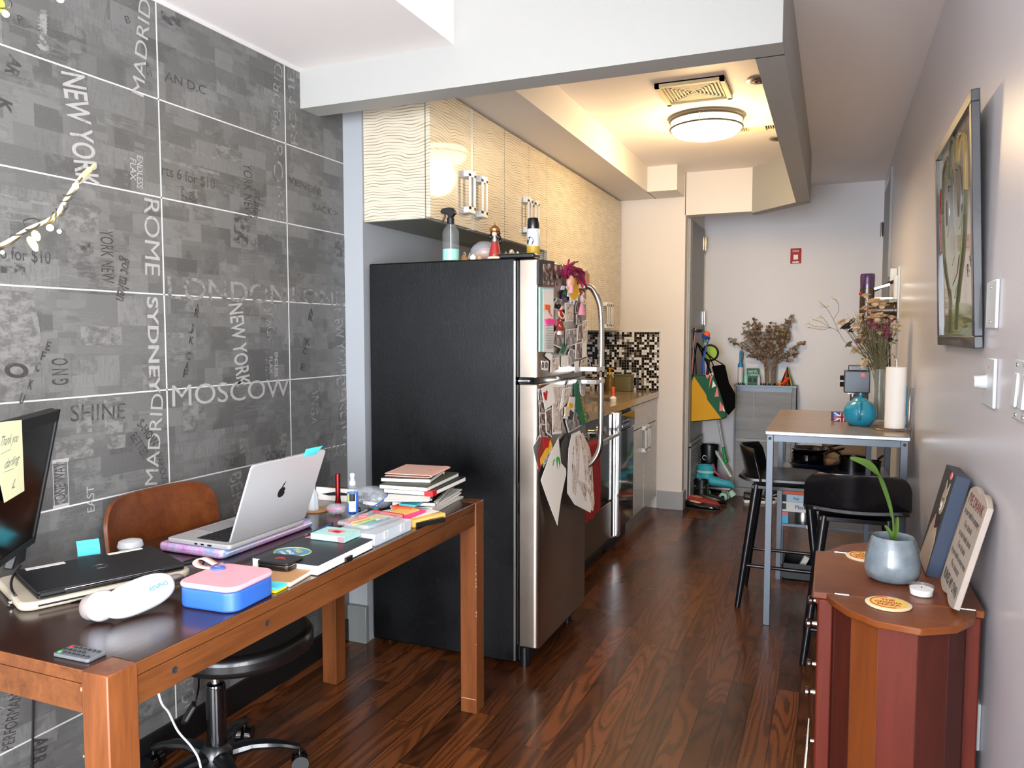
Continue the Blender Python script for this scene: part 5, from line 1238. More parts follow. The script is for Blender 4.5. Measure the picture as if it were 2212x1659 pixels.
# white cord under the desk, black cord under the desk
wc = thing('power_cord', 'thin white cord hanging from the desk down to the chair base', 'cord', (-1.5, 1.35, 0))
pts = [PY(342, 1495, 1.32), PY(365, 1540, 1.36), PY(385, 1580, 1.40), PY(415, 1615, 1.44), PY(432, 1650, 1.46), PY(440, 1720, 1.47)]
pts[0] = pts[0]; part('cord', MB().tube(smooth_path([V((pts[0].x-.02, pts[0].y, .70))]+pts+[V((pts[-1].x, pts[-1].y, .006))], 6), .0028, 8), 'plastic_white', wc, world=True)
kc = thing('power_cord', 'thin black cord hanging down the tiled wall at the lower left', 'cord', (-1.94, 1.15, 0))
a = PX(72, 1515, -1.945); b_ = PX(70, 1655, -1.945)
part('cord', MB().tube([V((-1.945, a.y, .73)), a, b_, V((-1.945, b_.y, .006))], .003, 8), 'black', kc, world=True)
# ================= sewing cabinet by the right wall
CZ = .73
cb_ = thing('sewing_cabinet', 'reddish wooden side cabinet with faceted round ends and hinged lids at the right', 'cabinet', (.15, 2.19, 0))
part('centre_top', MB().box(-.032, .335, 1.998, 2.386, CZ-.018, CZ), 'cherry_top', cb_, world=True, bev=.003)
lidp = [(.0, 1.996), (.008, 1.962), (.045, 1.893), (.105, 1.842), (.19, 1.828), (.262, 1.872), (.305, 1.94), (.318, 1.996)]
bodyp = [(.016, 2.0), (.020, 1.965), (.055, 1.905), (.11, 1.858), (.186, 1.846), (.25, 1.885), (.288, 1.945), (.30, 2.0)]
mir = lambda pl_: [(x, 4.384-y) for x, y in pl_]
for pl_, bp in ((lidp, bodyp), (mir(lidp), mir(bodyp))):
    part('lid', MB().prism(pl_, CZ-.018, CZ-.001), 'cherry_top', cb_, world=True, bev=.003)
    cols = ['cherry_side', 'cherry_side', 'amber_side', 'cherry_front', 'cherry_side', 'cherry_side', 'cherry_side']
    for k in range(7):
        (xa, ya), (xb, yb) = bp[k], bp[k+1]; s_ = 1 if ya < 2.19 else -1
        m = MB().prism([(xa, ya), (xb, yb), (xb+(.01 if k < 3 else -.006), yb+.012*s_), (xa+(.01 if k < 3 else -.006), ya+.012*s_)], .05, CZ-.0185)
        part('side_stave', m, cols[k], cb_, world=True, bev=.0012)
    m = MB().prism([(x*1.0, y) for x, y in bp], .03, .05); part('end_floor', m, 'cherry_side', cb_, world=True)
for x, y in ((-.018, 2.0), (-.018, 2.35), (.295, 2.0), (.295, 2.35)):
    part('corner_post', MB().box(x, x+.034, y, y+.034, 0, CZ-.0185), 'cherry_front', cb_, world=True, bev=.004)
part('carcass', MB().box(.0, .318, 2.008, 2.376, .05, CZ-.0185), 'cherry_side', cb_, world=True)
part('top_moulding', MB().box(-.024, .33, 2.004, 2.38, CZ-.034, CZ-.0185), 'cherry_front', cb_, world=True, bev=.003)
for k, (z0, z1) in enumerate(((.54, .685), (.33, .53), (.09, .32))):
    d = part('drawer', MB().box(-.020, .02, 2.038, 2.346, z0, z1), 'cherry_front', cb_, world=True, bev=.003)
    for y in (2.10, 2.285):
        zc = (z0+z1)/2
        part('knob', MB().lathe([(.006, 0), (.005, .012), (.012, .017), (.013, .024), (.008, .028), (0, .029)], 16, mt=TR((-.020, y, zc), (0, -PI/2, 0))), 'chrome', d, world=True)
for x, y in ((.035, 1.997), (.30, 1.997), (.035, 2.387), (.30, 2.387)):
    part('hinge', MB().cyl((x-.016, y, CZ), (x+.016, y, CZ), .0028, seg=8), 'chrome', cb_, world=True)
solo('paper_sheet', 'white papers standing against the drawers of the side cabinet near the floor', 'papers', MB().cbox((0, 0, .16), (.003, .16, .32), (0, .06, 0)), 'paper', (-.045, 2.10, 0))
# coasters
for (x, y), lab, e in ((PZ(1919, 1306, CZ).xy, 'round yellow and red lettered coaster at the near edge of the side cabinet', 0), (PZ(1868, 1204, CZ).xy, 'round yellow and red lettered coaster half hidden behind the grey pot', 1)):
    t = thing('coaster', lab, 'coaster', (x, y, CZ), 0)
    part('disc', MB().lathe([(0, 0), (.049, 0), (.050, .003), (.047, .0045), (0, .0045)], 40), 'cream', t)
    part('printed_face', MB().lathe([(0, .0046), (.042, .0046), (.042, .0050), (0, .0050)], 40), mat('coaster_yellow', '#f0c862', .5), t)
    b = MB().tube([(.038*cos(a*PI/24), .038*sin(a*PI/24), .0052) for a in range(12, 40)], .0012, 4)
    for k, s_ in enumerate(('THE', 'ORIGINAL', 'PIZZA')): b.text(s_, TR((0, .018-.017*k, .0052), (0, 0, 0)), .017, bold=.03, w=(.03, .058, .05)[k])
    part('lettering', b, 'red', t)
# pot and plant
pp = thing('plant_pot', 'glossy blue-grey ceramic pot with a moulded face and a single leaf plant', 'plant pot', (.155, 2.175, CZ))
t = NT('grey_glaze'); t.P(col=t.ramp(t.noise(scale=25, detail=4), [(.35, '#66727a'), (.65, '#7f8b92')]), rough=.22, coat=.6, crough=.06); M['grey_glaze'] = t.m
part('pot', MB().lathe([(0, 0), (.048, 0), (.060, .008), (.0665, .028), (.0655, .052), (.058, .085), (.0515, .108), (.0485, .113), (.0455, .109), (.047, .09), (.0, .088)], 48), 'grey_glaze', pp, smooth=60)
part('soil', MB().lathe([(0, .091), (.03, .0925), (.0465, .090)], 24), mat('soil', '#241d1c', .95, bump=.8, bscale=300), pp)
m = MB(); a0 = -2.55
def onpot(a, z, dr=0): 
    r_ = .0665-.008*((z-.03)/.05)**2 if z > .03 else .066
    return (r_*cos(a)+dr*cos(a), r_*sin(a)+dr*sin(a), z)
m.tube([onpot(a0+.28*k, .083-.010*abs(k-.2)*k, -.002) for k in (-.6, -.3, 0, .4)], .0025, 6); m.tube(smooth_path([onpot(a0-.25, .079, -.003), onpot(a0-.1, .072, -.003), onpot(a0+.15, .073, -.003), onpot(a0+.2, .080, -.003), onpot(a0, .084, -.003)]), .0022, 6)
part('face_relief', m, 'grey_glaze', pp)
base = V((.157, 2.175, CZ+.09))
def leafmesh(path, wmax, t0=.0, fold=.15, tip=1.0, w0=.002):
    pts = smooth_path(path, 8); n = len(pts)-1
    def f(u, v):
        i = min(int(v*n+.5), n); p = pts[i]; a = pts[min(i+1, n)]-pts[max(i-1, 0)]; a.normalize()
        s = a.cross(V((.35, -.9, .15))); s.normalize()
        vv = max(0, (v-t0)/(1-t0)); w = w0+wmax*(sin(PI*min(1, vv**.9))**.8 if v > t0 else 0)*(1 if tip else 1)
        nn_ = s.cross(a)
        return p+s*(u-.5)*2*w+nn_*fold*abs(u-.5)*2*w
    return f
m = MB().tube(smooth_path([base+V((0, 0, .0)), PY(1928, 1110, 2.18), PY(1912, 1050, 2.18), PY(1897, 1022, 2.17)]), [.0028]*8+[.0026]*8+[.0024]*9, 8)
part('stem', m, mat('stem_green', '#3f5c20', .5), pp, world=True)
tP = [PY(1897, 1024, 2.17), PY(1882, 1008, 2.16), PY(1863, 997, 2.15), PY(1836, 989, 2.14)]
part('leaf', MB().grid(leafmesh(tP, .0075, 0, .25), 6, 24, thick=.0006), mat('leaf_green', '#44621f', .45), pp, world=True, smooth=70)
tP = [PY(1926, 1118, 2.18), PY(1916, 1075, 2.18), PY(1904, 1040, 2.18), PY(1896, 1020, 2.18)]
part('leaf', MB().grid(leafmesh(tP, .003, .2, .2), 4, 18, thick=.0006), 'leaf_green', pp, world=True, smooth=70)
for tp in ((1939, 1117), (1912, 1135), (1935, 1133)):
    e = PY(*tp, 2.175); part('leaf', MB().grid(leafmesh([base, base.lerp(e, .5)+V((.002, 0, .004)), e], .0032, 0, .2), 4, 12, thick=.0006), 'leaf_green', pp, world=True)
cd = thing('tealight_candle', 'white candle in a clear cup on the side cabinet', 'candle', PZ(1990, 1285, CZ))
part('cup', MB().lathe([(.0, 0), (.025, 0), (.0285, .024), (.0275, .024), (.0245, .002), (0, .002)], 32), 'clear', cd)
part('wax', MB().lathe([(0, .0021), (.0243, .0021), (.0262, .017), (0, .0165)], 32), 'white', cd)
part('wick', MB().cyl((0, 0, .0165), (.001, 0, .022), .0007), 'ink', cd)
# canvas leaning against the wall
def lean(x0, z0, x1, z1, y0, y1):   # frame: local x along -Y, y up the board, z towards the room
    up_ = V((x1-x0, 0, z1-z0)); L = up_.length; up_.normalize(); xx = V((0, -1, 0)); zz = xx.cross(up_)
    return Matrix(((xx.x, up_.x, zz.x, x0), (xx.y, up_.y, zz.y, y1), (xx.z, up_.z, zz.z, z0), (0, 0, 0, 1))), L, y1-y0
Mc, L, W_ = lean(.238, CZ+.002, .300, 1.000, 2.235, 2.42)
cv = thing('canvas_print', 'thick canvas portrait of a dog, leaning on the wall behind the pot', 'canvas', (.27, 2.33, CZ))
part('canvas', MB().prism([(0, 0), (W_, 0), (W_, L), (0, L)], -.034, 0, mt=Mc), mat('canvas_navy', '#26344a', .6), cv, world=True, bev=.001)
part('backdrop', MB().prism([(.001, .001), (W_-.001, .001), (W_-.001, L-.001), (.001, L-.001)], .0, .0005, mt=Mc), mat('paint_dark', '#3a3838', .6, vary=.5, vscale=30), cv, world=True)
def el(cx, cy, rx, ry, rot=0, n=18): return [(cx+rx*cos(2*PI*i/n)*cos(rot)-ry*sin(2*PI*i/n)*sin(rot), cy+rx*cos(2*PI*i/n)*sin(rot)+ry*sin(2*PI*i/n)*cos(rot)) for i in range(n)]
for k, (nm, pl_, mt_) in enumerate((('painted_body', [(.01, .004), (W_-.01, .004), (W_-.02, .09), (.13, .13), (.09, .14), (.04, .11)], mat('dog_pale', '#b9aa98', .6, vary=.35, vscale=40)), ('painted_collar', el(.10, .135, .055, .022, .1), 'ink'), ('painted_scarf', [(.05, .12), (.075, .15), (.10, .12), (.085, .09)], mat('dusty_pink', '#b08a84', .6)),
      ('painted_head', el(.115, .19, .03, .036, .2), 'dog_pale'), ('painted_ear', [(.095, .215), (.09, .245), (.112, .225)], 'dog_pale'), ('painted_ear', [(.125, .222), (.145, .245), (.142, .212)], 'dog_pale'), ('painted_muzzle', el(.108, .175, .013, .012), 'paper'), ('painted_eye', el(.105, .195, .004, .004), 'ink'), ('painted_eye', el(.127, .197, .004, .004), 'ink'), ('painted_nose', el(.105, .172, .005, .004), 'ink'), ('painted_emblem', el(.13, .263, .012, .01), 'coral'))):
    part(nm, MB().prism(pl_, .0005, .0010+.00015*k, mt=Mc), mt_, cv, world=True)
Ms, L, W_ = lean(.262, CZ+.002, .328, 1.000, 1.945, 2.178)
sg = thing('wooden_sign', 'pale wooden plaque with dark verses leaning on the wall at the cabinet edge', 'sign', (.29, 2.06, CZ))
n = 24
top = [(W_*(1-i/n), L-.022+.010*abs(sin(PI*2.0*i/n))+.010*sin(PI*i/n)) for i in range(n+1)]
bot = [(W_*i/n, .012-.010*abs(sin(PI*2.0*i/n))) for i in range(n+1)]
part('board', MB().prism(bot+top, -.013, 0, mt=Ms), mat('sign_pale', '#b3a79c', .7, vary=.2, vscale=14), sg, world=True, bev=.002)
b = MB()
for s_, y, h_, w_ in (('to your health in company', .205, .022, .19), ("I've drank", .178, .022, .10), ('to your health alone', .152, .022, .16), ("I've drank", .127, .022, .10), ('to your health so many times', .102, .020, .20), ("I've almost", .077, .022, .11)):
    b.text(s_, Ms @ TR((W_/2, y, .0004)), h_, w=w_, bold=.01)
b.text('RUINED MY OWN', Ms @ TR((W_/2, .040, .0004)), .034, w=.19, bold=.03)
part('verse_lettering', b, mat('sign_ink', '#4a4641', .8), sg, world=True)
part('title_lettering', MB().text("I'VE DRANK", Ms @ TR((W_/2, .236, .0004)), .036, w=.185, bold=.02), mat('sign_red', '#7b3a3a', .8), sg, world=True)

# ================= right wall fittings
pf = thing('framed_picture', 'dark framed abstract green painting leaning forward from the right wall', 'picture', (WR, 2.58, 1.64))
yA, yB = 2.216, 2.947
Mp, L, W_ = lean(.325, 1.325, .297, 1.962, yA, yB)
for a in ((0, W_, 0, .03), (0, W_, L-.03, L), (0, .03, .03, L-.03), (W_-.03, W_, .03, L-.03)):
    part('frame_rail', MB().prism([(a[0], a[2]), (a[1], a[2]), (a[1], a[3]), (a[0], a[3])], -.020, 0, mt=Mp), mat('frame_dark', '#2b2c30', .35, coat=.3), pf, world=True, bev=.002)
t = NT('painting'); dn = t.noise(t.map(sc=(1, 5, 3)), scale=2.2, detail=3, dist=2.0); t.P(col=t.ramp(dn, [(.35, '#6b6a55'), (.45, '#a59a84'), (.6, '#b4a78f'), (.75, '#8c8468')]), rough=.12, coat=.8, crough=.04); M['painting'] = t.m
part('canvas', MB().prism([(.03, .03), (W_-.03, .03), (W_-.03, L-.03), (.03, L-.03)], -.014, -.010, mt=Mp), 'painting', pf, world=True)
mat('green_paint', '#6f8a45', .15, coat=.6); mat('olive_paint', '#4b4c38', .15, coat=.6); mat('red_paint', '#7a3a2c', .15, coat=.6); mat('grey_paint', '#6e6f68', .15, coat=.6); mat('ochre_paint', '#8c7444', .15, coat=.6)
gl = lambda pts, r_: MB().tube([Mp @ V((x, y, -.010)) for x, y in [(p.x, p.y) for p in smooth_path([(a, b2, 0) for a, b2 in pts], 6)]], r_, 6)
for k, (nm, ob_, mt_) in enumerate((
    ('painted_field', MB().prism([(.05, .03), (W_-.03, .03), (W_-.03, .11), (.35, .13), (.15, .09)], -.010, -.0092, mt=Mp), 'green_paint'),
    ('painted_face', MB().prism([(.12, .38), (.20, .46), (.40, .48), (.50, .36), (.42, .20), (.33, .14), (.24, .18), (.16, .28)], -.010, -.0090, mt=Mp), 'green_paint'),
    ('painted_nose', MB().prism([(.28, .50), (.34, .52), (.35, .26), (.30, .24), (.27, .30)], -.0090, -.0084, mt=Mp), 'olive_paint'),
    ('painted_eye', MB().prism(el(.20, .42, .055, .085), -.0090, -.0084, mt=Mp), 'grey_paint'), ('painted_eye', MB().prism(el(.44, .42, .06, .09), -.0090, -.0084, mt=Mp), 'grey_paint'),
    ('painted_pupil', MB().prism(el(.20, .41, .02, .04), -.0084, -.0080, mt=Mp), 'ink'), ('painted_pupil', MB().prism(el(.44, .41, .022, .045), -.0084, -.0080, mt=Mp), 'ink'),
    ('painted_mouth', MB().prism([(.30, .18), (.40, .21), (.44, .26), (.34, .24)], -.0084, -.0079, mt=Mp), 'red_paint'),
    ('painted_hair', gl([(.10, .42), (.14, .54), (.24, .57), (.27, .48)], .006), 'olive_paint'), ('painted_hair', gl([(.26, .48), (.30, .59), (.38, .60), (.42, .50)], .006), 'olive_paint'), ('painted_hair', gl([(.40, .50), (.46, .58), (.55, .56), (.56, .42)], .006), 'ochre_paint'),
    ('painted_outline', gl([(.56, .42), (.52, .28), (.40, .14), (.36, .05)], .006), 'olive_paint'), ('painted_outline', gl([(.10, .42), (.13, .26), (.24, .14), (.22, .04)], .006), 'olive_paint'), ('painted_cheek', gl([(.08, .30), (.06, .42), (.10, .50)], .008), 'red_paint'))):
    part(nm, ob_, mt_, pf, world=True)
part('signature', MB().text('P. K.', Mp @ TR((W_-.12, .22, -.0095), (0, 0, .5)), .05), 'ink', pf, world=True)
part('hanging_wire', MB().tube(smooth_path([(.318, 2.24, 1.87), (.332, 2.30, 1.86), (.344, 2.40, 1.875)]), .0015, 6).ball((.340, 2.36, 1.872), .005), 'steel', pf, world=True)
part('backing_board', MB().box(.335, .3478, 2.44, 2.93, 1.50, 1.985), 'black', pf, world=True)
def plate(label, y0, y1, z0, z1, d=.008):
    t = thing('wall_plate', label, 'wall plate', (WR, (y0+y1)/2, (z0+z1)/2))
    part('plate', MB().box(WR-d, WR-.0005, y0, y1, z0, z1), 'plastic_white', t, world=True, bev=.003)
    return t
t = plate('blank white wall plate right of the framed picture', 2.05, 2.17, 1.374, 1.487)
for z in (1.39, 1.47): part('screw', MB().cyl((WR-.0095, 2.11, z), (WR-.007, 2.11, z), .004), 'steel', t, world=True)
t = plate('white wall plate with a round dimmer knob below the blank plate', 2.04, 2.18, 1.190, 1.305)
part('dimmer_knob', MB().cyl((WR-.034, 2.13, 1.247), (WR-.007, 2.13, 1.247), .014, .017), 'plastic_white', t, world=True, bev=.002)
part('status_light', MB().box(WR-.0088, WR-.008, 2.10, 2.104, 1.28, 1.285), 'red', t, world=True)
t = plate('white double light switch at the right picture edge', 1.70, 1.835, 1.19, 1.31)
for y in (1.735, 1.80):
    part('rocker', MB().cbox((WR-.010, y, 1.25), (.006, .034, .068), (0, .06, 0)), 'plastic_white', t, world=True, bev=.002)
for y in (1.735, 1.80):
    for z in (1.20, 1.30): part('screw', MB().cyl((WR-.0095, y, z), (WR-.007, y, z), .004), 'steel', t, world=True)
t = plate('low white socket plate beside the side cabinet', 2.07, 2.15, .365, .48)
for z in (.40, .445): part('socket', MB().cbox((WR-.009, 2.11, z), (.003, .026, .03)), 'paper', t, world=True, bev=.001)
# ================= bar table
BT = .918
bt = thing('bar_table', 'high narrow table with a brown worn plate and grey metal frame by the right wall', 'table', (.02, 4.24, 0))
TX0, TX1, TY0, TY1 = -.278, .318, 3.69, 4.80
part('tabletop', MB().prism([(TX0, TY0), (TX1, TY0), (TX1, TY1), (TX0, TY1)], BT-.018, BT, 1, mtop=0), ['table_plate', 'table_edge'], bt, world=True, bev=.003)
pz = BT-.0185
for x, y in ((TX0+.006, TY0+.02), (TX1-.036, TY0+.02), (TX0+.006, TY1-.05), (TX1-.036, TY1-.05)):
    part('leg', MB().box(x, x+.03, y, y+.03, 0, pz), 'frame_grey', bt, world=True, bev=.002)
for a in ((TX0+.036, TX1-.036, TY0+.023, TY0+.047), (TX0+.036, TX1-.036, TY1-.047, TY1-.023), (TX0+.009, TX0+.033, TY0+.05, TY1-.05), (TX1-.033, TX1-.009, TY0+.05, TY1-.05)):
    part('top_rail', MB().box(a[0], a[1], a[2], a[3], pz-.032, pz), 'frame_grey', bt, world=True, bev=.001)
for x in (TX0+.02, TX1-.02): part('bolt', MB().cyl((x, TY0+.018, pz-.018), (x, TY0+.022, pz-.018), .007), 'ink', bt, world=True)
for x in (-.265, .175):
    part('shelf_post', MB().box(x, x+.026, 4.44, 4.466, 0, pz), 'frame_grey', bt, world=True, bev=.001)
SH = (.612, .318)
for z in SH:
    part('shelf', MB().box(-.265, .29, 4.45, 4.775, z-.016, z), 'table_edge' if z > .5 else 'frame_grey', bt, world=True, bev=.001)
part('floor_rail', MB().box(-.24, .18, 4.44, 4.466, .02, .05), 'black', bt, world=True)
# ---- stools
def stool(label):
    t = thing('bar_stool', label, 'stool', (0, 0, 0))
    def seat(u, v):
        x = -.205+.40*v; w = .205*(1-.10*v)
        # rounded corners
        r = .10
        if v < .25: w *= .80+.20*sqrt(max(0, 1-((.25-v)/.25)**2))
        if v > .8: w *= .72+.28*sqrt(max(0, 1-((v-.8)/.2)**2))
        s = (u-.5)*2
        return (x, s*w, .628+.012*s*s+(.014*((.12-v)/.12) if v < .12 else 0)-.02*max(0, (v-.85)/.15)**2)
    part('seat', MB().grid(seat, 24, 24, thick=.016), 'black_wood', t, bev=.002, smooth=60)
    def back(u, v):
        s = (u-.5)*2; w = .205*(1-.02*v)
        if v > .55: w *= .70+.30*sqrt(max(0, 1-((v-.55)/.45)**2))
        return (-.180+.085*s*s-.040*v, s*w, .636+.165*v-.005*s*s*v)
    part('backrest', MB().grid(back, 28, 14, thick=-.012), 'black_wood', t, bev=.003, smooth=60)
    for sx, sy, fx in ((-1, -1, -.195), (-1, 1, -.195), (1, -1, .19), (1, 1, .19)):
        part('leg', MB().cyl((sx*.12, sy*.12, .612), (fx, sy*.188, 0), .0215, .014), 'black_wood', t)
    for s in (-1, 1):
        part('footrest', MB().cyl((-.168, s*.165, .21), (.163, s*.165, .21), .009), 'black_wood', t)
    part('footrest', MB().cyl((-.180, -.175, .145), (-.180, .175, .145), .009), 'black_wood', t)
    part('footrest', MB().cyl((.172, -.175, .145), (.172, .175, .145), .009), 'black_wood', t)
    part('under_plate', MB().box(-.14, .14, -.14, .14, .594, .612), 'black_wood', t, bev=.002)
    return t
s1_ = stool('black wooden stool pushed sideways under the bar table from the aisle'); s1_.location = (-.215, 4.10, 0); s1_['group'] = 'black bar stools'
s2_ = copy_tree(s1_, (.105, 3.52, 0), PI/2, 'black wooden stool with its curved back towards us in front of the bar table')
for s_ in (s1_, s2_): pass
# ---- on the table
tp = thing('teapot', 'round turquoise blue teapot on the bar table', 'teapot', (.130, 4.10, BT))
part('body', MB().lathe([(0, 0), (.045, 0), (.052, .005), (.071, .028), (.0765, .055), (.072, .085), (.056, .110), (.034, .122), (.032, .120), (0, .120)], 40), mat('teal_glaze', '#1f8fb0', .2, coat=.6, vary=.15, vscale=14), tp, smooth=60)
part('lid', MB().lathe([(.035, .118), (.036, .122), (.028, .131), (.012, .137), (.006, .140), (.0095, .148), (.0085, .156), (0, .160)], 28), 'teal_glaze', tp)
part('handle', MB().tube(smooth_path([(-.004, -.052, .115), (-.006, -.085, .112), (-.007, -.100, .085), (-.007, -.098, .055), (-.006, -.075, .035)]), .0075, 10), 'teal_glaze', tp, smooth=60)
part('spout', MB().tube(smooth_path([(.0, .06, .04), (.0, .09, .06), (0, .105, .10)]), [.016]*8+[.012]*8+[.009], 12), 'teal_glaze', tp)
tn_ = thing('flag_tin', 'small box with a British flag pattern left of the teapot', 'tin', (.045, 4.27, BT), radians(12))
part('tin', MB().box(-.04, .04, -.03, .03, 0, .045), 'navy_blue' if 'navy_blue' in M else mat('navy_blue', '#26479a', .4), tn_, bev=.002)
b = MB()
for s_ in (-1, 1): b.cbox((0, -.0305, .0225), (.088, .001, .008), (0, s_*.5, 0))
b.cbox((0, -.0308, .0225), (.018, .001, .044)); b.cbox((0, -.0308, .0225), (.079, .001, .014)); part('white_cross', b, 'white', tn_)
b = MB().cbox((0, -.0313, .0225), (.010, .001, .0445)).cbox((0, -.0313, .0225), (.0795, .001, .008)).box(-.041, .041, -.0312, .031, 0, .004); part('red_cross', b, 'red', tn_)
# glass vase with dried flowers
def glass_vase(t, r, h):
    part('vase', MB().lathe([(0, 0), (r, 0), (r, .01), (r*.94, h*.5), (r*1.06, h), (r*1.02, h), (r*.9, h*.5), (r*.92, .014), (0, .012)], 32), 'clear', t)
fv = thing('flower_vase', 'tall glass vase of dried pink and cream flowers on the bar table', 'vase', (.222, 4.27, BT))
glass_vase(fv, .044, .27)
mat('dry_stem', '#6f6a48', .8); mat('dry_brown', '#8a6c50', .85, vary=.4, vscale=60); mat('dry_dark', '#3c2f2a', .85); mat('petal_pink', '#a85a66', .75, vary=.3, vscale=60); mat('petal_cream', '#d8bd96', .75, vary=.2, vscale=60); mat('petal_rose', '#8d4a58', .75); mat('euca', '#a89a8a', .8, vary=.3, vscale=50); mat('dusty_leaf', '#85785c', .8, vary=.3, vscale=50)
r_ = random.Random(9)
def petals(m, c, r, n, flat_=.6, seed=0, out=V((0,0,1))):
    q = out.to_track_quat('Z', 'Y')
    for ring in range(3):
        for k in range(n):
            a = 2*PI*k/n+ring*.5; el_ = .3+ring*.45
            d = V((cos(a)*cos(el_), sin(a)*cos(el_), sin(el_))); s_ = V((-sin(a), cos(a), 0))
            L_ = r*(1-.22*ring); w = r*.42
            p = [V((0,0,0)), d*L_*.5-s_*w*.7+V((0,0,.1*r)), d*L_+V((0,0,-.1*r)), d*L_*.5+s_*w*.7+V((0,0,.1*r))]
            m.raw([c+q@x for x in p], [(0, 1, 2, 3)])
def stemcurve(o, tip, sag=.02):
    mid = o.lerp(tip, .55); mid.x += (o.x-tip.x)*.18; mid.y += (o.y-tip.y)*.18
    return smooth_path([o, mid, tip], 6)
VB = V((.222, 4.27, BT))
def vt(x, y, Y): return PY(x, y, Y)
heads = [(1890, 655, 'petal_cream', .030), (1872, 668, 'petal_cream', .022), (1905, 662, 'petal_cream', .024), (1895, 688, 'petal_cream', .034), (1882, 675, 'petal_cream', .02), (1820, 697, 'petal_cream', .022), (1905, 712, 'petal_pink', .030), (1888, 706, 'petal_pink', .024), (1925, 692, 'petal_rose', .020), (1915, 725, 'petal_rose', .020), (1868, 722, 'petal_rose', .018), (1898, 728, 'petal_pink', .018), (1910, 705, 'petal_pink', .02), (1930, 715, 'petal_cream', .02), (1860, 737, 'petal_cream', .022), (1855, 758, 'petal_cream', .022), (1870, 785, 'petal_cream', .02), (1888, 790, 'petal_cream', .018), (1845, 757, 'petal_cream', .016), (1870, 640, 'petal_cream', .018), (1938, 705, 'petal_cream', .015), (1922, 735, 'dry_dark', .016), (1832, 705, 'dry_dark', .022), (1824, 708, 'dry_dark', .015), (1840, 715, 'dry_dark', .014), (1895, 765, 'dusty_leaf', .018), (1835, 745, 'dusty_leaf', .016)]
for k in range(46):
    a = r_.uniform(0, 2*PI); rr = r_.uniform(.1, 1)**.6
    heads.append((1890+46*cos(a)*rr+r_.uniform(-4, 4), 705+55*sin(a)*rr, r_.choice(('petal_cream', 'petal_cream', 'dry_brown', 'petal_pink', 'dusty_leaf', 'petal_rose', 'petal_cream')), r_.uniform(.009, .015)))
stems = MB()
for x, y, mt_, s_ in heads:
    tip = vt(x, y, 4.27+r_.uniform(-.07, .08)); o = VB+V((r_.uniform(-.03, .03), r_.uniform(-.03, .03), .015))
    neck = VB+V(((tip.x-VB.x)*.18+r_.uniform(-.012, .012), (tip.y-VB.y)*.18, .265))
    stems.tube(smooth_path([o, neck, tip], 5), .0016, 5)
    m = MB(); s_ *= 1.75; petals(m, tip, s_, 9, out=(tip-neck).normalized()); m.ball(tip, s_*.35, 8, 6)
    part('flower_head', m, mt_, fv, world=True, smooth=0)
for k in range(36):
    a = r_.uniform(0, 2*PI); rr = r_.uniform(.3, 1); tip = VB+V((cos(a)*.085*rr-.01, sin(a)*.085*rr, r_.uniform(.33, .50)))
    o = VB+V((r_.uniform(-.032, .032), r_.uniform(-.032, .032), .015)); nk = VB+V(((tip.x-VB.x)*.35, (tip.y-VB.y)*.35, .265))
    stems.tube(smooth_path([o, nk, tip], 4), .0014, 4)
part('stems', stems, 'dry_stem', fv, world=True, kind='stuff')
m = MB()
for k in range(170):
    a = r_.uniform(0, 2*PI); rr = r_.uniform(.2, 1.1); c = VB+V((cos(a)*.085*rr-.012, sin(a)*.085*rr, r_.uniform(.26, .50)))
    d = V((r_.uniform(-1, 1), r_.uniform(-1, 1), r_.uniform(-.4, 1))).normalized(); s_ = d.orthogonal().normalized(); L_ = r_.uniform(.012, .03)
    m.raw([c, c+d*L_*.5+s_*L_*.25, c+d*L_, c+d*L_*.5-s_*L_*.25], [(0, 1, 2, 3)])
part('dry_leaves', m, 'dusty_leaf', fv, world=True, smooth=0, kind='stuff')
m = MB(); m2 = MB()
gc = vt(1862, 690, 4.27)
for k in range(75):
    c = gc+V((r_.gauss(0, .028), r_.gauss(0, .03), r_.gauss(0, .022))); m2.ball(c, .0032, 5, 4)
    m.tube([c, VB+V((-.02, 0, .32))], .0005, 3)
br1 = [[(1925, 770), (1835, 745), (1812, 718), (1795, 708), (1760, 705), (1745, 697)], [(1795, 708), (1770, 694), (1755, 690)], [(1795, 708), (1775, 712), (1745, 707)], [(1812, 718), (1800, 690), (1785, 665), (1772, 655)], [(1800, 690), (1812, 670), (1808, 650), (1798, 645)], [(1785, 665), (1775, 660)], [(1790, 703), (1775, 684), (1768, 688)]]
for q in br1:
    pts = [vt(x, y, 4.25) for x, y in q]
    m.tube(smooth_path(pts, 4), .0011, 4)
    for p in pts[-2:]:
        for _ in range(4): m2.ball(p+V((r_.uniform(-.012, .012), r_.uniform(-.01, .01), r_.uniform(-.01, .012))), .0028, 5, 4)
part('spray_twigs', m, 'dry_brown', fv, world=True, kind='stuff'); part('spray_blossoms', m2, 'petal_cream', fv, world=True, smooth=0, kind='stuff')
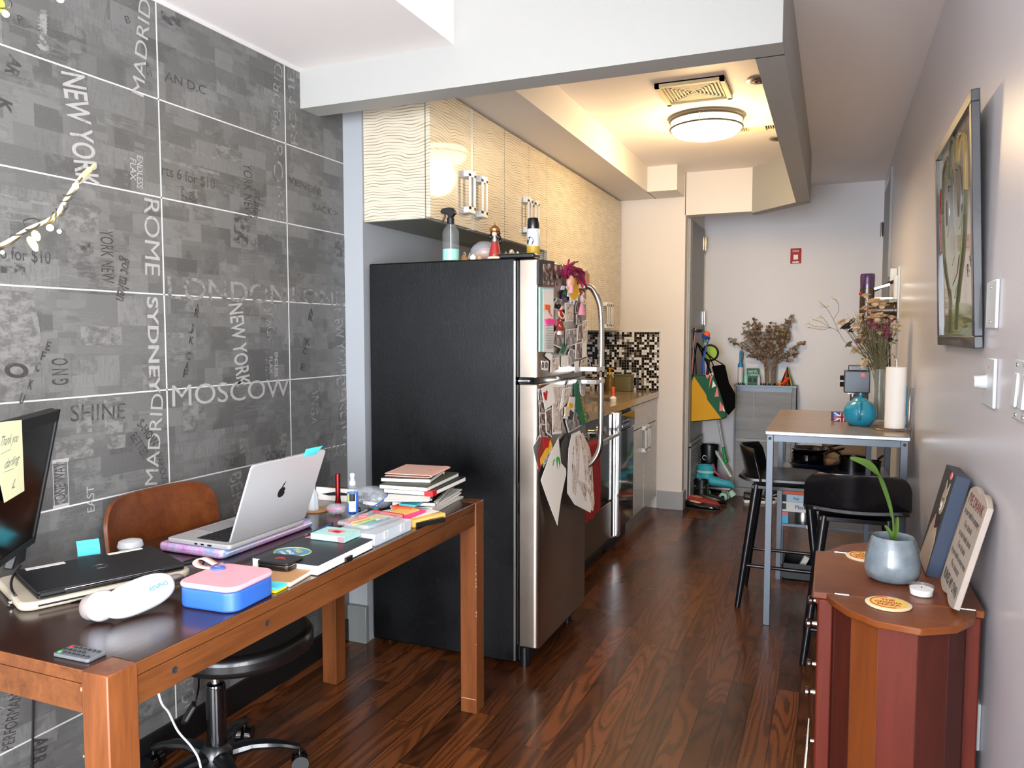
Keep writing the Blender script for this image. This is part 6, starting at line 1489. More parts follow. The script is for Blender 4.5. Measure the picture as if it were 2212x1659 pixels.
# paper towel, blue box, grinder
pt = thing('paper_towel', 'white paper towel roll on a wire holder at the table edge', 'paper towel', (.272, 3.94, BT))
part('roll', MB().lathe([(.012, .012), (.043, .012), (.0435, .02), (.0435, .285), (.043, .292), (.012, .292)], 40), 'paper', pt)
b = MB().tube([(.075*cos(a*PI/20)-.01, .065*sin(a*PI/20), .0065) for a in range(40)], .0022, 6, closed=True)
part('base_ring', b, 'chrome', pt)
part('core_post', MB().cyl((0, 0, .006), (0, 0, .32), .0035).ball((0, 0, .322), .007), 'chrome', pt)
part('side_wire', MB().tube(smooth_path([(.062, -.01, .007), (.068, -.01, .05), (.070, -.01, .18), (.068, .0, .195), (.060, .01, .18), (.058, .01, .05), (.055, .012, .007)], 5), .002, 6), 'chrome', pt)
b = MB()
for a in range(3): b.ball((.065*cos(a*2.1+4)-.01, .058*sin(a*2.1+4), .004), .004, 8, 6)
part('feet', b, 'chrome', pt)
bb = thing('blue_carton', 'bright blue carton standing behind the paper towel roll', 'carton', (.315, 4.06, BT))
part('carton', MB().box(-.022, .014, -.03, .03, 0, .20), mat('bright_blue', '#3b9bdc', .5), bb, bev=.002)
part('label', MB().box(-.018, .010, -.031, -.0295, .02, .06), 'paper', bb)
cg = thing('coffee_machine', 'dark grey coffee machine with a side knob behind the teapot', 'coffee machine', (.125, 4.62, BT))
part('head', MB().box(-.065, .065, -.07, .07, .125, .245), mat('machine_grey', '#4a5058', .4, .3), cg, bev=.006)
part('tank', MB().box(-.045, .06, -.06, .06, .245, .275), 'gloss_black', cg, bev=.004)
part('column', MB().box(-.03, .06, -.02, .07, 0, .125), 'black', cg, bev=.003)
part('drip_tray', MB().box(-.055, .065, -.07, .07, 0, .018), 'black', cg, bev=.003)
part('knob', MB().cyl((-.085, 0, .185), (-.064, 0, .185), .032).cyl((-.065, 0, .185), (-.064, 0, .185), .036), 'gloss_black', cg, bev=.002)
part('spout', MB().cyl((-.02, -.05, .105), (-.02, -.05, .125), .008).box(-.045, -.01, -.06, -.04, .118, .126), 'chrome', cg)
part('red_dot', MB().ball((.03, -.071, .22), .013, sc=(1, .3, 1)), 'coral', cg)
# ---- pans and boxes on the shelves
PB = SH[0]
def pan(label, name, x, y, z, r, h, mt_, ha, hl=.16, flare=1.0, rim='steel'):
    t = thing(name, label, 'pan' if name != 'saucepan' else 'saucepan', (x, y, z))
    part('body', MB().lathe([(0, 0), (r/flare, 0), (r, h*.9), (r*1.02, h), (r*.985, h), (r/flare-.004, .004), (0, .004)], 40), mt_, t, smooth=60)
    d = V((cos(ha), sin(ha), 0))
    part('handle', MB().tube(smooth_path([d*r*.98+V((0,0,h*.8)), d*(r+hl*.4)+V((0,0,h+.006)), d*(r+hl)+V((0,0,h+.02))], 5), [.006]*5+[.009]*6, 8, flat=.6), 'black_paint', t)
    b = MB()
    for s_ in (-1, 1): b.ball(d*(r*.96)+V((-d.y, d.x, 0))*.008*s_+V((0, 0, h*.78)), .004, 8, 6)
    part('rivets', b, 'chrome', t)
    return t
pan('wide navy frying pan at the bottom of the left pan pile', 'frying_pan', -.09, 4.61, PB, .135, .035, 'navy', .25, .15, 1.35)
pan('deep black pot standing in the navy frying pan', 'cooking_pot', -.115, 4.61, PB+.0065, .088, .075, 'gloss_black', .5, .12, 1.0)
pan('black skillet topmost on the left pan pile', 'frying_pan', -.105, 4.61, PB+.083, .10, .03, 'gloss_black', .6, .15, 1.2)
pan('black saucepan with a steel lined rim beside the pan pile', 'saucepan', .115, 4.60, PB, .068, .075, 'black_paint', 2.3, .10, 1.0)
pan('dark skillet standing right of the black saucepan', 'frying_pan', .205, 4.66, PB, .058, .05, 'black_paint', .9, .05, 1.1)
solo('cutting_board', 'tan wooden cutting board standing behind the pans', 'cutting board', MB().prism(rrect(.26, .20, .02), 0, .015, mt=Matrix.Rotation(PI/2, 4, 'X')), 'kraft', (.085, 4.765, PB+.10), bev=.003)
solo('wooden_bowl', 'light wooden bowl low behind the black saucepan', 'bowl', MB().lathe([(0, 0), (.04, 0), (.06, .03), (.065, .05), (.06, .05), (.036, .006), (0, .006)], 28), 'tan', (.215, 4.72, PB) if 0 else (.0, 4.71, PB), smooth=60)
SB = SH[1]
def carton(label, x, y, z, w, d, h, mt_, strip=None, txt=None, tsz=.02, tmt='sign_ink', rz=0, tx=0):
    t = thing('carton', label, 'carton', (x, y, z), rz)
    part('box', MB().box(-w/2, w/2, -d/2, d/2, 0, h), mt_, t, bev=.001)
    if strip:
        for nm, x0, x1, z0, z1, m_ in strip: part(nm, MB().box(x0, x1, -d/2-.0012, -d/2+.001, z0, z1), m_, t)
    if txt: part('lettering', MB().text(txt, TR((tx, -d/2-.0016, h/2), (PI/2, 0, 0)), tsz, bold=.02), tmt, t)
    return t
mat('blue_ink', '#4a6aa8', .5); mat('pale_blue', '#bcd6e8', .5)
carton('blue and white carton with an orange top at the left of the lower shelf', -.222, 4.48, SB, .035, .05, .062, mat('sky_blue', '#4fb3dc', .5), [('orange_top', -.0175, .0175, .042, .062, 'coral')])
carton('long white wrap box with blue words on the lower shelf', -.105, 4.50, SB+.063, .27, .06, .055, 'paper', [('end_mark', -.133, -.112, .012, .045, 'bronze_ink'), ('green_corner', .10, .134, .0, .02, 'lime')], 'Plastic Wrap', .03, 'blue_ink', tx=.01)
carton('flat pale blue box of bags on the wrap box', -.105, 4.50, SB+.119, .27, .06, .040, 'pale_blue', [('end_mark', -.134, -.112, .0, .038, 'ink')], 'Bags', .018, 'blue_ink', tx=-.06)
carton('thin orange topped box highest on the lower shelf pile', -.105, 4.50, SB+.160, .26, .06, .018, 'orange', None)
carton('white box standing at the left end behind the shelf post', -.243, 4.60, SB, .03, .10, .17, 'paper')
jar = thing('metal_canister', 'brushed steel canister under the wrap boxes on the lower shelf', 'canister', (-.13, 4.57, SB))
part('body', MB().lathe([(0, 0), (.045, 0), (.045, .055), (.043, .058), (0, .058)], 32), 'steel', jar)
carton('small white carton at the lower shelf edge near the stool legs', -.035, 4.47, SB, .05, .02, .05, 'cream', rz=.1)
solo('paper_card', 'small white card hanging over the lower shelf front rail', 'card', MB().cbox((0, 0, 0), (.05, .003, .022), (.3, -.12, 0)), 'paper', (-.085, 4.436, SB-.004))
bn = thing('storage_bin', 'low black bin of bags and bottles under the bar table', 'bin', (-.03, 4.60, 0))
m = MB()
for a in ((-.20, .20, -.13, -.125), (-.20, .20, .125, .13), (-.20, -.195, -.13, .13), (.195, .20, -.13, .13)): m.box(a[0], a[1], a[2], a[3], 0, .09)
m.box(-.20, .20, -.13, .13, 0, .004); part('bin', m, 'black', bn)
tb = solo('plastic_tub', 'round translucent plastic tub standing in the black bin', 'tub', MB().lathe([(0, 0), (.055, 0), (.07, .12), (.074, .125), (.070, .125), (.052, .004), (0, .004)], 32), 'frosted', (.03, 4.62, .005), smooth=60)
solo('white_carton_flap', 'folded white packet leaning out of the black bin', 'packet', MB().cbox((0, 0, .06), (.028, .05, .12), (0, .45, 0)), 'paper', (-.13, 4.55, .006))
solo('red_packet', 'red packet lying in the black bin by the tub', 'packet', MB().ball((0, 0, .02), .035, 14, 8, sc=(1, .7, .55)), 'red', (-.04, 4.545, .006))

# ---- wall mounted stick vacuum
vc = thing('stick_vacuum', 'grey and purple stick vacuum docked high on the right wall', 'vacuum cleaner', (.20, 5.0, 1.40))
part('dust_bin', MB().lathe([(.0, 1.628), (.039, 1.63), (.041, 1.70), (.038, 1.715), (0, 1.715)], 28, mt=TR((.178, 5.0, 0))), mat('purple_clear', '#3a1d55', .12, coat=.6), vc, world=True)
part('canister', MB().lathe([(.0, 1.43), (.035, 1.43), (.040, 1.47), (.040, 1.629), (0, 1.629)], 28, mt=TR((.178, 5.0, 0))), 'dark_steel' if 0 else mat('gunmetal', '#5a554f', .25, .8), vc, world=True)
part('motor', MB().cyl((.19, 5.0, 1.50), (.335, 5.0, 1.50), .046).cyl((.318, 5.0, 1.50), (.336, 5.0, 1.50), .050), 'gunmetal', vc, world=True, bev=.003)
part('handle', MB().tube(smooth_path([(.21, 5.0, 1.615), (.26, 5.0, 1.64), (.315, 5.0, 1.665), (.325, 5.0, 1.64), (.32, 5.0, 1.56)]), .010, 10), 'black', vc, world=True)
part('handle_trim', MB().cbox((.255, 4.987, 1.638), (.09, .012, .018), (0, -.30, 0)), 'steel', vc, world=True, bev=.002)
part('trigger', MB().box(.21, .33, 4.985, 5.015, 1.565, 1.575), 'steel', vc, world=True)
part('red_button', MB().ball((.142, 4.985, 1.60), .010), 'red', vc, world=True)
part('wand', MB().cyl((.29, 5.0, 1.46), (.31, 5.0, 1.02), .012), 'gunmetal', vc, world=True)
part('nozzle', MB().cyl((.31, 5.0, 1.02), (.31, 5.0, .99), .022), 'black', vc, world=True)
dkk = thing('vacuum_dock', 'white wall dock holding the stick vacuum', 'dock', (WR, 5.0, 1.6))
part('back_plate', MB().box(WR-.012, WR-.0005, 4.95, 5.05, 1.43, 1.75), 'plastic_white', dkk, world=True, bev=.003)
part('cradle', MB().cyl((.330, 4.975, 1.56), (.330, 4.975, 1.70), .016), 'plastic_white', dkk, world=True, bev=.003)
part('charger', MB().box(.298, .335, 5.02, 5.05, 1.66, 1.745), 'plastic_white', dkk, world=True, bev=.004)
# ================= far end: shoe cabinet with its clutter
sc2 = thing('shoe_cabinet', 'tall shallow grey wood-look shoe cabinet against the far wall', 'cabinet', (-.51, 6.76, 0))
SX0_, SX1_, SYF, SZT = -.757, -.268, 6.668, .94
part('carcass', MB().box(SX0_, SX1_, SYF+.018, 6.848, .0, SZT-.018).box(SX0_, SX0_+.016, SYF, 6.848, 0, SZT-.018).box(SX1_-.03, SX1_, SYF, 6.848, 0, SZT-.018), 'ash_grey', sc2, world=True)
part('top', MB().box(SX0_-.004, SX1_+.004, SYF-.006, 6.849, SZT-.0175, SZT), 'frame_grey', sc2, world=True, bev=.001)
part('top_rail', MB().box(SX0_+.017, SX1_-.031, SYF+.006, SYF+.017, .885, SZT-.018), 'frame_grey', sc2, world=True)
for z0, z1 in ((.49, .885), (.075, .465)):
    f = part('flap_door', MB().box(SX0_+.018, SX1_-.032, SYF, SYF+.0165, z0, z1), 'ash_grey', sc2, world=True, bev=.001)
    if z0 > .3: part('grip_groove', MB().box(-.600, -.596, SYF-.0008, SYF+.001, .64, .885), 'frame_grey', f, world=True)
part('middle_rail', MB().box(SX0_+.017, SX1_-.031, SYF+.003, SYF+.017, .466, .489), 'white_trim', sc2, world=True)
part('plinth', MB().box(SX0_+.017, SX1_-.031, SYF+.003, SYF+.017, 0, .07), 'ash_grey', sc2, world=True)
dv_ = thing('flower_vase', 'glass vase of brown dried eucalyptus on the shoe cabinet', 'vase', (-.478, 6.755, SZT))
glass_vase(dv_, .055, .22)
DB = V((-.478, 6.755, SZT)); r_ = random.Random(14)
sm = MB(); lv = MB(); lv2 = MB(); lv3 = MB()
def rleaf(m, c, d, s_, w=.45):
    o = d.orthogonal().normalized(); o.rotate(Matrix.Rotation(r_.uniform(0, 6.28), 3, d))
    m.raw([c, c+d*s_*.35+o*s_*w, c+d*s_*.8+o*s_*w*.7, c+d*s_, c+d*s_*.8-o*s_*w*.7, c+d*s_*.35-o*s_*w], [(0, 1, 2, 3, 4, 5)])
tips = [(1578, 732), (1582, 738), (1600, 742), (1612, 700), (1625, 705), (1640, 702), (1655, 706), (1665, 700), (1675, 698), (1690, 705), (1697, 694), (1705, 688), (1712, 683), (1700, 715), (1708, 720), (1725, 745), (1737, 740), (1715, 760), (1690, 765), (1705, 770), (1620, 730), (1612, 745), (1622, 770), (1630, 760), (1640, 725), (1652, 722), (1662, 730), (1672, 740), (1684, 728), (1650, 745), (1635, 742), (1629, 692), (1660, 712), (1648, 760), (1668, 762), (1618, 716), (1608, 722), (1680, 715)]
tips = tips+[(x+r_.uniform(-8, 8), y+r_.uniform(0, 14)) for x, y in tips[3:]]
for k, (x, y) in enumerate(tips):
    tip = PY(x, y, 6.755+r_.uniform(-.06, .05)); o = DB+V((r_.uniform(-.035, .035), r_.uniform(-.035, .035), .015))
    nk = DB+V(((tip.x-DB.x)*.22, (tip.y-DB.y)*.2, .19)); path = smooth_path([o, nk, tip], 7)
    sm.tube(path, .0019, 4)
    for p in path[7:]:
        for _ in range(3):
            d = V((r_.uniform(-1, 1), r_.uniform(-1, 1), r_.uniform(-.3, 1))).normalized()
            rleaf((lv, lv2, lv)[k % 3], p, d, r_.uniform(.016, .036), .45)
for x, y in ((1697, 715), (1703, 730), (1690, 722), (1700, 738), (1680, 712), (1660, 770), (1652, 780), (1655, 795), (1645, 705), (1672, 790)):
    c = PY(x, y, 6.70); lv3.ball(c, .014, 7, 5, sc=(1, .6, .9))
for k in range(45):
    a = r_.uniform(0, 6.28); p0 = DB+V((cos(a)*.04, sin(a)*.04, .01)); p1 = DB+V((cos(a+r_.uniform(-1, 1))*.05, sin(a)*.05, r_.uniform(.2, .26))); sm.tube([p0, p1], .0022, 4)
part('stems', sm, 'dry_brown', dv_, world=True, kind='stuff'); part('eucalyptus_leaves', lv, 'euca', dv_, world=True, smooth=0, kind='stuff'); part('brown_leaves', lv2, 'dry_brown', dv_, world=True, smooth=0, kind='stuff'); part('seed_heads', lv3, mat('seed_gold', '#8c6a40', .8), dv_, world=True, smooth=0)
def atS(x, Y=6.72): p = PY(x, 830, Y); return (p.x, Y, SZT)
hb = thing('lint_wand', 'tall blue and white bottle shaped wand at the left end of the shoe cabinet', 'wand', atS(1599))
part('white_body', MB().lathe([(0, 0), (.022, 0), (.023, .01), (.023, .15), (.018, .165), (0, .165)], 24), 'plastic_white', hb)
part('blue_collar', MB().lathe([(.0235, .145), (.022, .17), (.012, .185), (.011, .19)], 24, cap=False), mat('wand_blue', '#2f86b8', .4), hb)
part('blue_handle', MB().lathe([(.011, .18), (.011, .27), (.008, .285), (0, .285)], 20), 'wand_blue', hb)
part('side_clip', MB().tube([(.012, -.01, .19), (.022, -.012, .22), (.022, -.012, .27)], .003, 6), 'black', hb)
bt_ = thing('small_bottle', 'small mint pump bottle right of the blue wand', 'bottle', atS(1611, 6.71))
part('bottle', MB().lathe([(0, 0), (.018, 0), (.019, .07), (.012, .085), (.01, .10), (0, .10)], 20), 'mint_liquid', bt_)
part('cap', MB().lathe([(.011, .098), (.011, .115), (0, .118)], 16), 'mint', bt_)
ebx = thing('green_carton', 'dark green printed carton with white lettering in front of the dried eucalyptus', 'carton', atS(1626, 6.74))
part('box', MB().box(-.05, .05, -.02, .02, 0, .135), mat('carton_green', '#2d6b5c', .6), ebx, bev=.002)
b = MB().text('earth', TR((0, -.021, .112), (PI/2, 0, 0)), .036, w=.07, bold=.02).text('rated', TR((.004, -.021, .085), (PI/2, 0, 0)), .036, w=.075, bold=.02)
part('lettering', b, mat('pale_mint', '#a9d6c6', .6), ebx)
part('window', MB().box(-.035, -.008, -.0212, -.019, .02, .055).box(.006, .033, -.0212, -.019, .02, .055), 'ink', ebx)
wb_ = thing('small_bottle', 'tiny white bottle at the left foot of the eucalyptus vase', 'bottle', atS(1639, 6.70))
part('bottle', MB().lathe([(0, 0), (.012, 0), (.012, .06), (.006, .066), (.006, .085), (0, .085)], 16), 'plastic_white', wb_)
ph = thing('party_hat', 'black cone party hat with rainbow edge on the shoe cabinet', 'party hat', atS(1700, 6.74))
part('cone', MB().lathe([(.056, 0), (.0015, .155), (0, .156)], 28, cap=False), 'black', ph)
for k, c_ in enumerate(('red', 'orange', 'yellow', 'green', 'blue')):
    a0 = -2.3+.22*k+(.9 if k > 1 else 0)
    part('rainbow_stripe', MB().grid(lambda u, v: ((.0566*(1-v)+.001)*cos(a0+.2*u), (.0566*(1-v)+.001)*sin(a0+.2*u), .155*v+.0004), 3, 6), c_, ph)
solo('orange_figurine', 'orange lizard-like figurine in front of the party hat', 'figurine', MB().tube(smooth_path([(-.06, 0, .01), (-.03, -.005, .018), (0, 0, .03), (.02, 0, .05), (.012, 0, .065)]), [.003]*6+[.008]*8+[.012]*8+[.012]*10+[.006], 8) if 0 else MB().tube(smooth_path([(-.07, 0, .008), (-.03, -.005, .014), (.0, 0, .03), (.02, 0, .05)]), [.003]*8+[.009]*8+[.013]*9, 8).ball((.02, -.002, .058), .015).tube([(.005, -.01, .02), (-.01, -.025, .004)], .004, 6).tube([(.02, -.01, .03), (.03, -.03, .004)], .004, 6), mat('orange_toy', '#d9481c', .4), atS(1695, 6.685))
solo('yellow_cone', 'small yellow cone beside the party hat', 'ornament', MB().lathe([(.016, 0), (.002, .05), (0, .051)], 16), 'yellow', atS(1684, 6.70))
for k, (x, lab) in enumerate(((1602, 'black folded glasses at the left cabinet end'), (1652, 'dark sunglasses before the vase, left pair'), (1672, 'dark sunglasses before the vase, right pair'))):
    x_, y_, z_ = atS(x, 6.685)
    g = thing('sunglasses', lab, 'glasses', (x_, y_, z_))
    for s_ in (-1, 1): part('lens', MB().ball((s_*.018, 0, .009), .014, 12, 8, sc=(1, .25, .62)), 'gloss_black', g)
    part('temples', MB().tube([(-.032, 0, .009), (-.03, .02, .004), (.02, .022, .003)], .002, 6).tube([(.032, 0, .009), (.03, .018, .006), (-.02, .016, .005)], .002, 6).cyl((-.006, 0, .012), (.006, 0, .012), .002), 'black', g)
# ---- hanging on the closet door: bag, tote, leashes
def yp(px, Y): return [(PY(x, y, Y).x, PY(x, y, Y).z) for x, y in px]
YM = lambda Y: Matrix(((1, 0, 0, 0), (0, 0, -1, Y), (0, 1, 0, 0), (0, 0, 0, 1)))   # local (x, y, z) -> (x, Y - z, y)
def Q(x, y): return (1400+x/3.3175, 640+y/3.3175)
cbg = thing('canvas_bag', 'yellow and green patchwork shopping bag hanging in the alcove', 'bag', (-.93, 6.25, .68))
YB = 6.24
out = [Q(285, 570), Q(470, 560), Q(520, 700), Q(572, 868), Q(535, 880), Q(283, 905), Q(268, 800), Q(300, 640)]
part('bag_body', MB().prism(yp(out, YB), 0, .07, mt=YM(YB+.03)), mat('bag_green', '#1f5c46', .85), cbg, world=True, bev=.02, bseg=4)
def panel(nm, px, mt_, off): part(nm, MB().prism(yp(px, YB), off, off+.0015, mt=YM(YB-.04)), mt_, cbg, world=True)
panel('yellow_panel', [Q(335, 572), Q(420, 700), Q(430, 740), Q(530, 872), Q(290, 895), Q(283, 800), Q(310, 640)], mat('bag_yellow', '#d9a325', .85, vary=.15, vscale=6), .0)
for pts in ([(455, 550), (470, 560), (440, 660)], [(415, 560), (450, 562), (430, 590)], [(500, 640), (512, 715), (482, 718)], [(520, 745), (548, 815), (516, 818)]): panel('red_triangle', [Q(*p) for p in pts], 'coral', .001)
for pts in ([(470, 600), (492, 640), (462, 655)], [(440, 555), (470, 545), (468, 575)], [(538, 770), (556, 822), (544, 820)]): panel('white_triangle', [Q(*p) for p in pts], 'paper', .0018)
for pts in ([(283, 720), (306, 695), (290, 760)], [(283, 800), (300, 785), (286, 850)], [(283, 770), (292, 760), (287, 800)]): panel('purple_triangle', [Q(*p) for p in pts], 'purple', .002)
b = MB()
hk = PY(*Q(350, 335), 6.24)
for q in (Q(320, 575), Q(460, 570)): b.tube(smooth_path([PY(*q, 6.20), PY(*q, 6.22).lerp(hk, .55)+V((0, 0, .01)), hk]), .011, 8, flat=.35)
part('strap', b, 'black_cloth', cbg, world=True)
tt = thing('tote_bag', 'black tote bag hanging behind the yellow and green bag', 'bag', (-.78, 6.35, .75))
out = [Q(455, 500), Q(550, 488), Q(580, 620), Q(625, 700), Q(622, 800), Q(575, 855), Q(540, 780), Q(500, 640)]
part('bag_body', MB().prism(yp(out, 6.34), 0, .05, mt=YM(6.36)), 'black_cloth', tt, world=True, bev=.015, bseg=3)
b = MB()
for q in (Q(470, 500), Q(540, 490)): b.tube(smooth_path([PY(*q, 6.33), PY(*Q(430, 420), 6.33), PY(*Q(352, 332), 6.30)]), .014, 8, flat=.3)
part('strap', b, 'black_cloth', tt, world=True)
rk = thing('badminton_racket', 'lime green round racket head with black frame behind the bag straps', 'racket', PY(*Q(440, 400), 6.42))
c = PY(*Q(445, 405), 6.42)
part('frame', MB().tube([c+V((.062*cos(a*PI/16), 0, .062*sin(a*PI/16))) for a in range(32)], .009, 8, closed=True), 'black', rk, world=True)
part('face', MB().lathe([(0, -.002), (.058, -.002), (.058, .002), (0, .002)], 32, mt=Matrix.Translation(c) @ Matrix.Rotation(PI/2, 4, 'X')), 'lime', rk, world=True)
part('handle', MB().cyl(c+V((-.01, 0, -.06)), c+V((-.03, 0, -.30)), .011), 'black', rk, world=True)
bl = thing('ball_launcher', 'blue ball launcher stick with an orange ball above the bags', 'dog toy', PY(*Q(418, 280), 6.2))
part('stick', MB().tube(smooth_path([PY(*Q(440, 300), 6.2), PY(*Q(415, 370), 6.2), PY(*Q(395, 460), 6.2), PY(*Q(398, 560), 6.2)]), [.006]*8+[.008]*8+[.011]*9, 10), mat('launcher_blue', '#2a4fb0', .4), bl, world=True)
c = PY(*Q(418, 280), 6.2)
part('cup', MB().lathe([(0, -.034), (.022, -.030), (.033, -.012), (.035, 0), (.032, 0), (.030, -.010), (0, -.030)], 24, mt=Matrix.Translation(c) @ Matrix.Rotation(.5, 4, 'Y')), 'launcher_blue', bl, world=True)
part('ball', MB().ball(c+V((0, 0, .004)), .029, 18, 12), 'orange', bl, world=True)
for k, (lab, x, mt_, x2, y2) in enumerate((('crimson braided dog leash hanging leftmost on the closet door', 288, mat('leash_red', '#8a2238', .8), 262, 760), ('grey braided leash hanging beside the crimson one', 305, 'door_grey', 268, 900), ('pink flat leash hanging beside the grey one', 340, 'pink', 312, 560), ('white strap hanging between the leashes', 320, 'white', 318, 370), ('black nylon leash nearest the bag', 330, 'black', 345, 560))):
    t = thing('dog_leash', lab, 'leash', PY(*Q(x, 240), 6.14)); Yk = 6.12+.03*k
    pts = [PY(*Q(x, 225), Yk), PY(*Q(x-4+(x2-x)*.3, 240+(y2-240)*.35), Yk), PY(*Q(x+(x2-x)*.75, 240+(y2-240)*.7), Yk), PY(*Q(x2, y2), Yk)]
    sp_ = smooth_path(pts, 10)
    if k < 2:
        for s_ in (0, PI): part('strand', MB().tube([p+V((cos(i*.9+s_)*.006, sin(i*.9+s_)*.006, 0)) for i, p in enumerate(sp_)], .006, 6), mt_, t, world=True)
    else: part('strap', MB().tube(sp_, .010, 6, flat=.4), mt_, t, world=True)
    if k == 1:
        lp_ = [PY(*Q(x, y), Yk) for x, y in ((268, 890), (240, 960), (235, 1000), (255, 1005), (272, 950), (270, 895))]
        part('loop', MB().tube(smooth_path(lp_, 5), .006, 6), 'leash_red', t, world=True)
hkk = thing('door_hook', 'black hook rail holding the leashes on the closet door', 'hook', (-1.02, 6.28, 1.4))
part('rail', MB().box(-1.03, -1.012, 6.12, 6.44, 1.375, 1.40), 'black', hkk, world=True)
for y in (6.14, 6.2, 6.26, 6.34): part('peg', MB().tube([(-1.014, y, 1.385), (-.985, y, 1.38), (-.975, y, 1.40)], .005, 8), 'black', hkk, world=True)
mp = thing('floor_mop', 'green and white flat mop leaning in the alcove corner', 'mop', PY(*Q(555, 1180), 6.66))
a, b_ = PY(*Q(385, 210), 6.80), PY(*Q(408, 330), 6.79); c1_, c2_ = PY(*Q(505, 890), 6.72), PY(*Q(537, 1080), 6.70); c3_ = PY(*Q(555, 1180), 6.68)
part('upper_grip', MB().cyl(a, b_, .014), 'green', mp, world=True)
part('pole', MB().cyl(b_, c2_, .0095), 'plastic_white', mp, world=True)
part('lower_grip', MB().cyl(c2_, c3_, .013), 'green', mp, world=True)
part('joint', MB().ball(c3_, .022), 'green', mp, world=True)
e1, e2 = PY(*Q(478, 1090), 6.72), PY(*Q(592, 1285), 6.655)
dd = (e2-e1).normalized(); L = (e2-e1).length; n_ = V((dd.z, 0, -dd.x))
Mq = Matrix(((dd.x, 0, n_.x, e1.x), (dd.y, 1, n_.y, e1.y), (dd.z, 0, n_.z, e1.z), (0, 0, 0, 1)))
part('head', MB().box(0, L, -.045, .045, 0, .010).X is None or MB().prism([(0, -.045), (L, -.045), (L, .045), (0, .045)], 0, .01, mt=Mq), mat('pale_green', '#8fcf9c', .5), mp, world=True)
part('pad', MB().prism([(-.005, -.05), (L+.005, -.05), (L+.005, .05), (-.005, .05)], -.012, 0, mt=Mq), 'white', mp, world=True)
# ---- shoes on the floor
def shoe_body(mb, L, w, h, heel=0.0, ankle=.0, pointed=.5):
    # foot along +x from heel (0) to toe (L)
    def f(u, v):
        x = L*v
        ww = w*(.62+.38*sin(PI*min(1, v*1.05)**.8))*(1 if v < .75 else max(.02, 1-((v-.75)/.25)**2*(1-.0)*(.75+.25*pointed)))
        hh = h*(1-v*.55) if v < .8 else h*(1-.44)*(max(.06, 1-((v-.8)/.2)**2*.7))
        z0 = heel*max(0, 1-v*1.6)
        a = 2*PI*u; 
        return (x, ww/2*cos(a), z0+hh/2+hh/2*sin(a)*(1 if sin(a) > 0 else .92))
    return mb.grid(f, 20, 18)
def capends(m):
    bmesh.ops.remove_doubles(m.bm, verts=m.bm.verts, dist=.0004); bmesh.ops.holes_fill(m.bm, edges=m.bm.edges); return m
def shoe(label, kind, loc, rz, up='leather', sole='ink', L=.24, w=.08, h=.055, heel=0, ankle=0, ah=.1, insole=None, rot=None, name='shoe', group=None, cuff=None, lace=None):
    t = thing(name, label, kind, loc, rz, group, rot=rot)
    part('upper', capends(shoe_body(MB(), L, w, h, heel)), up, t, smooth=60)
    part('sole', MB().prism([(p[0]*L, p[1]*w) for p in ((0, -.28), (.3, -.33), (.65, -.5), (.85, -.36), (.99, -.06), (.99, .06), (.85, .36), (.65, .5), (.3, .33), (0, .28))], -.006, .004+0*heel) if not heel else MB().prism([(p[0]*L, p[1]*w) for p in ((.3, -.33), (.65, -.5), (.85, -.36), (.99, -.06), (.99, .06), (.85, .36), (.65, .5), (.3, .33))], -.004, .004).prism([(0, -.02), (.05, -.022), (.05, .022), (0, .02)], -.004, heel+.008), sole, t, bev=.001)
    if ankle:
        m = MB().lathe([(w*.46, 0), (w*.44, ankle*.4), (w*.50, ankle), (w*.47, ankle), (w*.40, ankle*.5), (w*.3, ankle*.35)], 24, mt=TR((L*.20, 0, heel+h*.55), sc=(1.25, .85, 1)), cap=False)
        part('shaft', m, cuff or up, t, smooth=60)
    if insole: part('insole', MB().lathe([(0, 0), (w*.33, 0), (w*.33, .004), (0, .004)], 20, mt=TR((L*.27, 0, heel*.6+h*.80), (0, .12, 0), (1.8, 1, 1))), insole, t)
    return t
def fl_(x, y): p = PZ(x, y, 0); return p
sh = [('black pointed flat shoe nearest the front of the shoe pile', (1478, 1108), 'leather', .15, dict(insole='skin_peach', h=.05, heel=.0)),
      ('black patent low shoe beside the pointed flat', (1492, 1098), 'gloss_black', .12, dict(insole='tan', h=.05, heel=.0))]
XS = lambda x, Y_: PY(x, 1080, Y_).x
shoe('black pointed flat shoe nearest the front of the shoe pile', 'shoe', (XS(1481, 6.02), 6.045, .006), -.12, insole='skin_peach', up='gloss_black', L=.27, h=.06)
shoe('dark red pointed shoe in the middle of the shoe pile', 'shoe', (XS(1484, 6.12), 6.15, .006), -.06, up='ink_red', insole='tan', L=.26, h=.085)
b1 = shoe('black studded ankle boot on the shoe pile', 'boot', (XS(1499, 6.26), 6.275, .006), -.1, up='leather', ankle=.13, h=.10, L=.26, name='ankle_boot', w=.095)
r_ = random.Random(4); m = MB()
for k in range(30):
    a = r_.uniform(-2.6, .4); z = r_.uniform(.11, .15); m.ball((.052+.058*cos(a), .040*sin(a), z), .005, 6, 4)
part('studs', m, 'chrome', b1, kind='stuff')
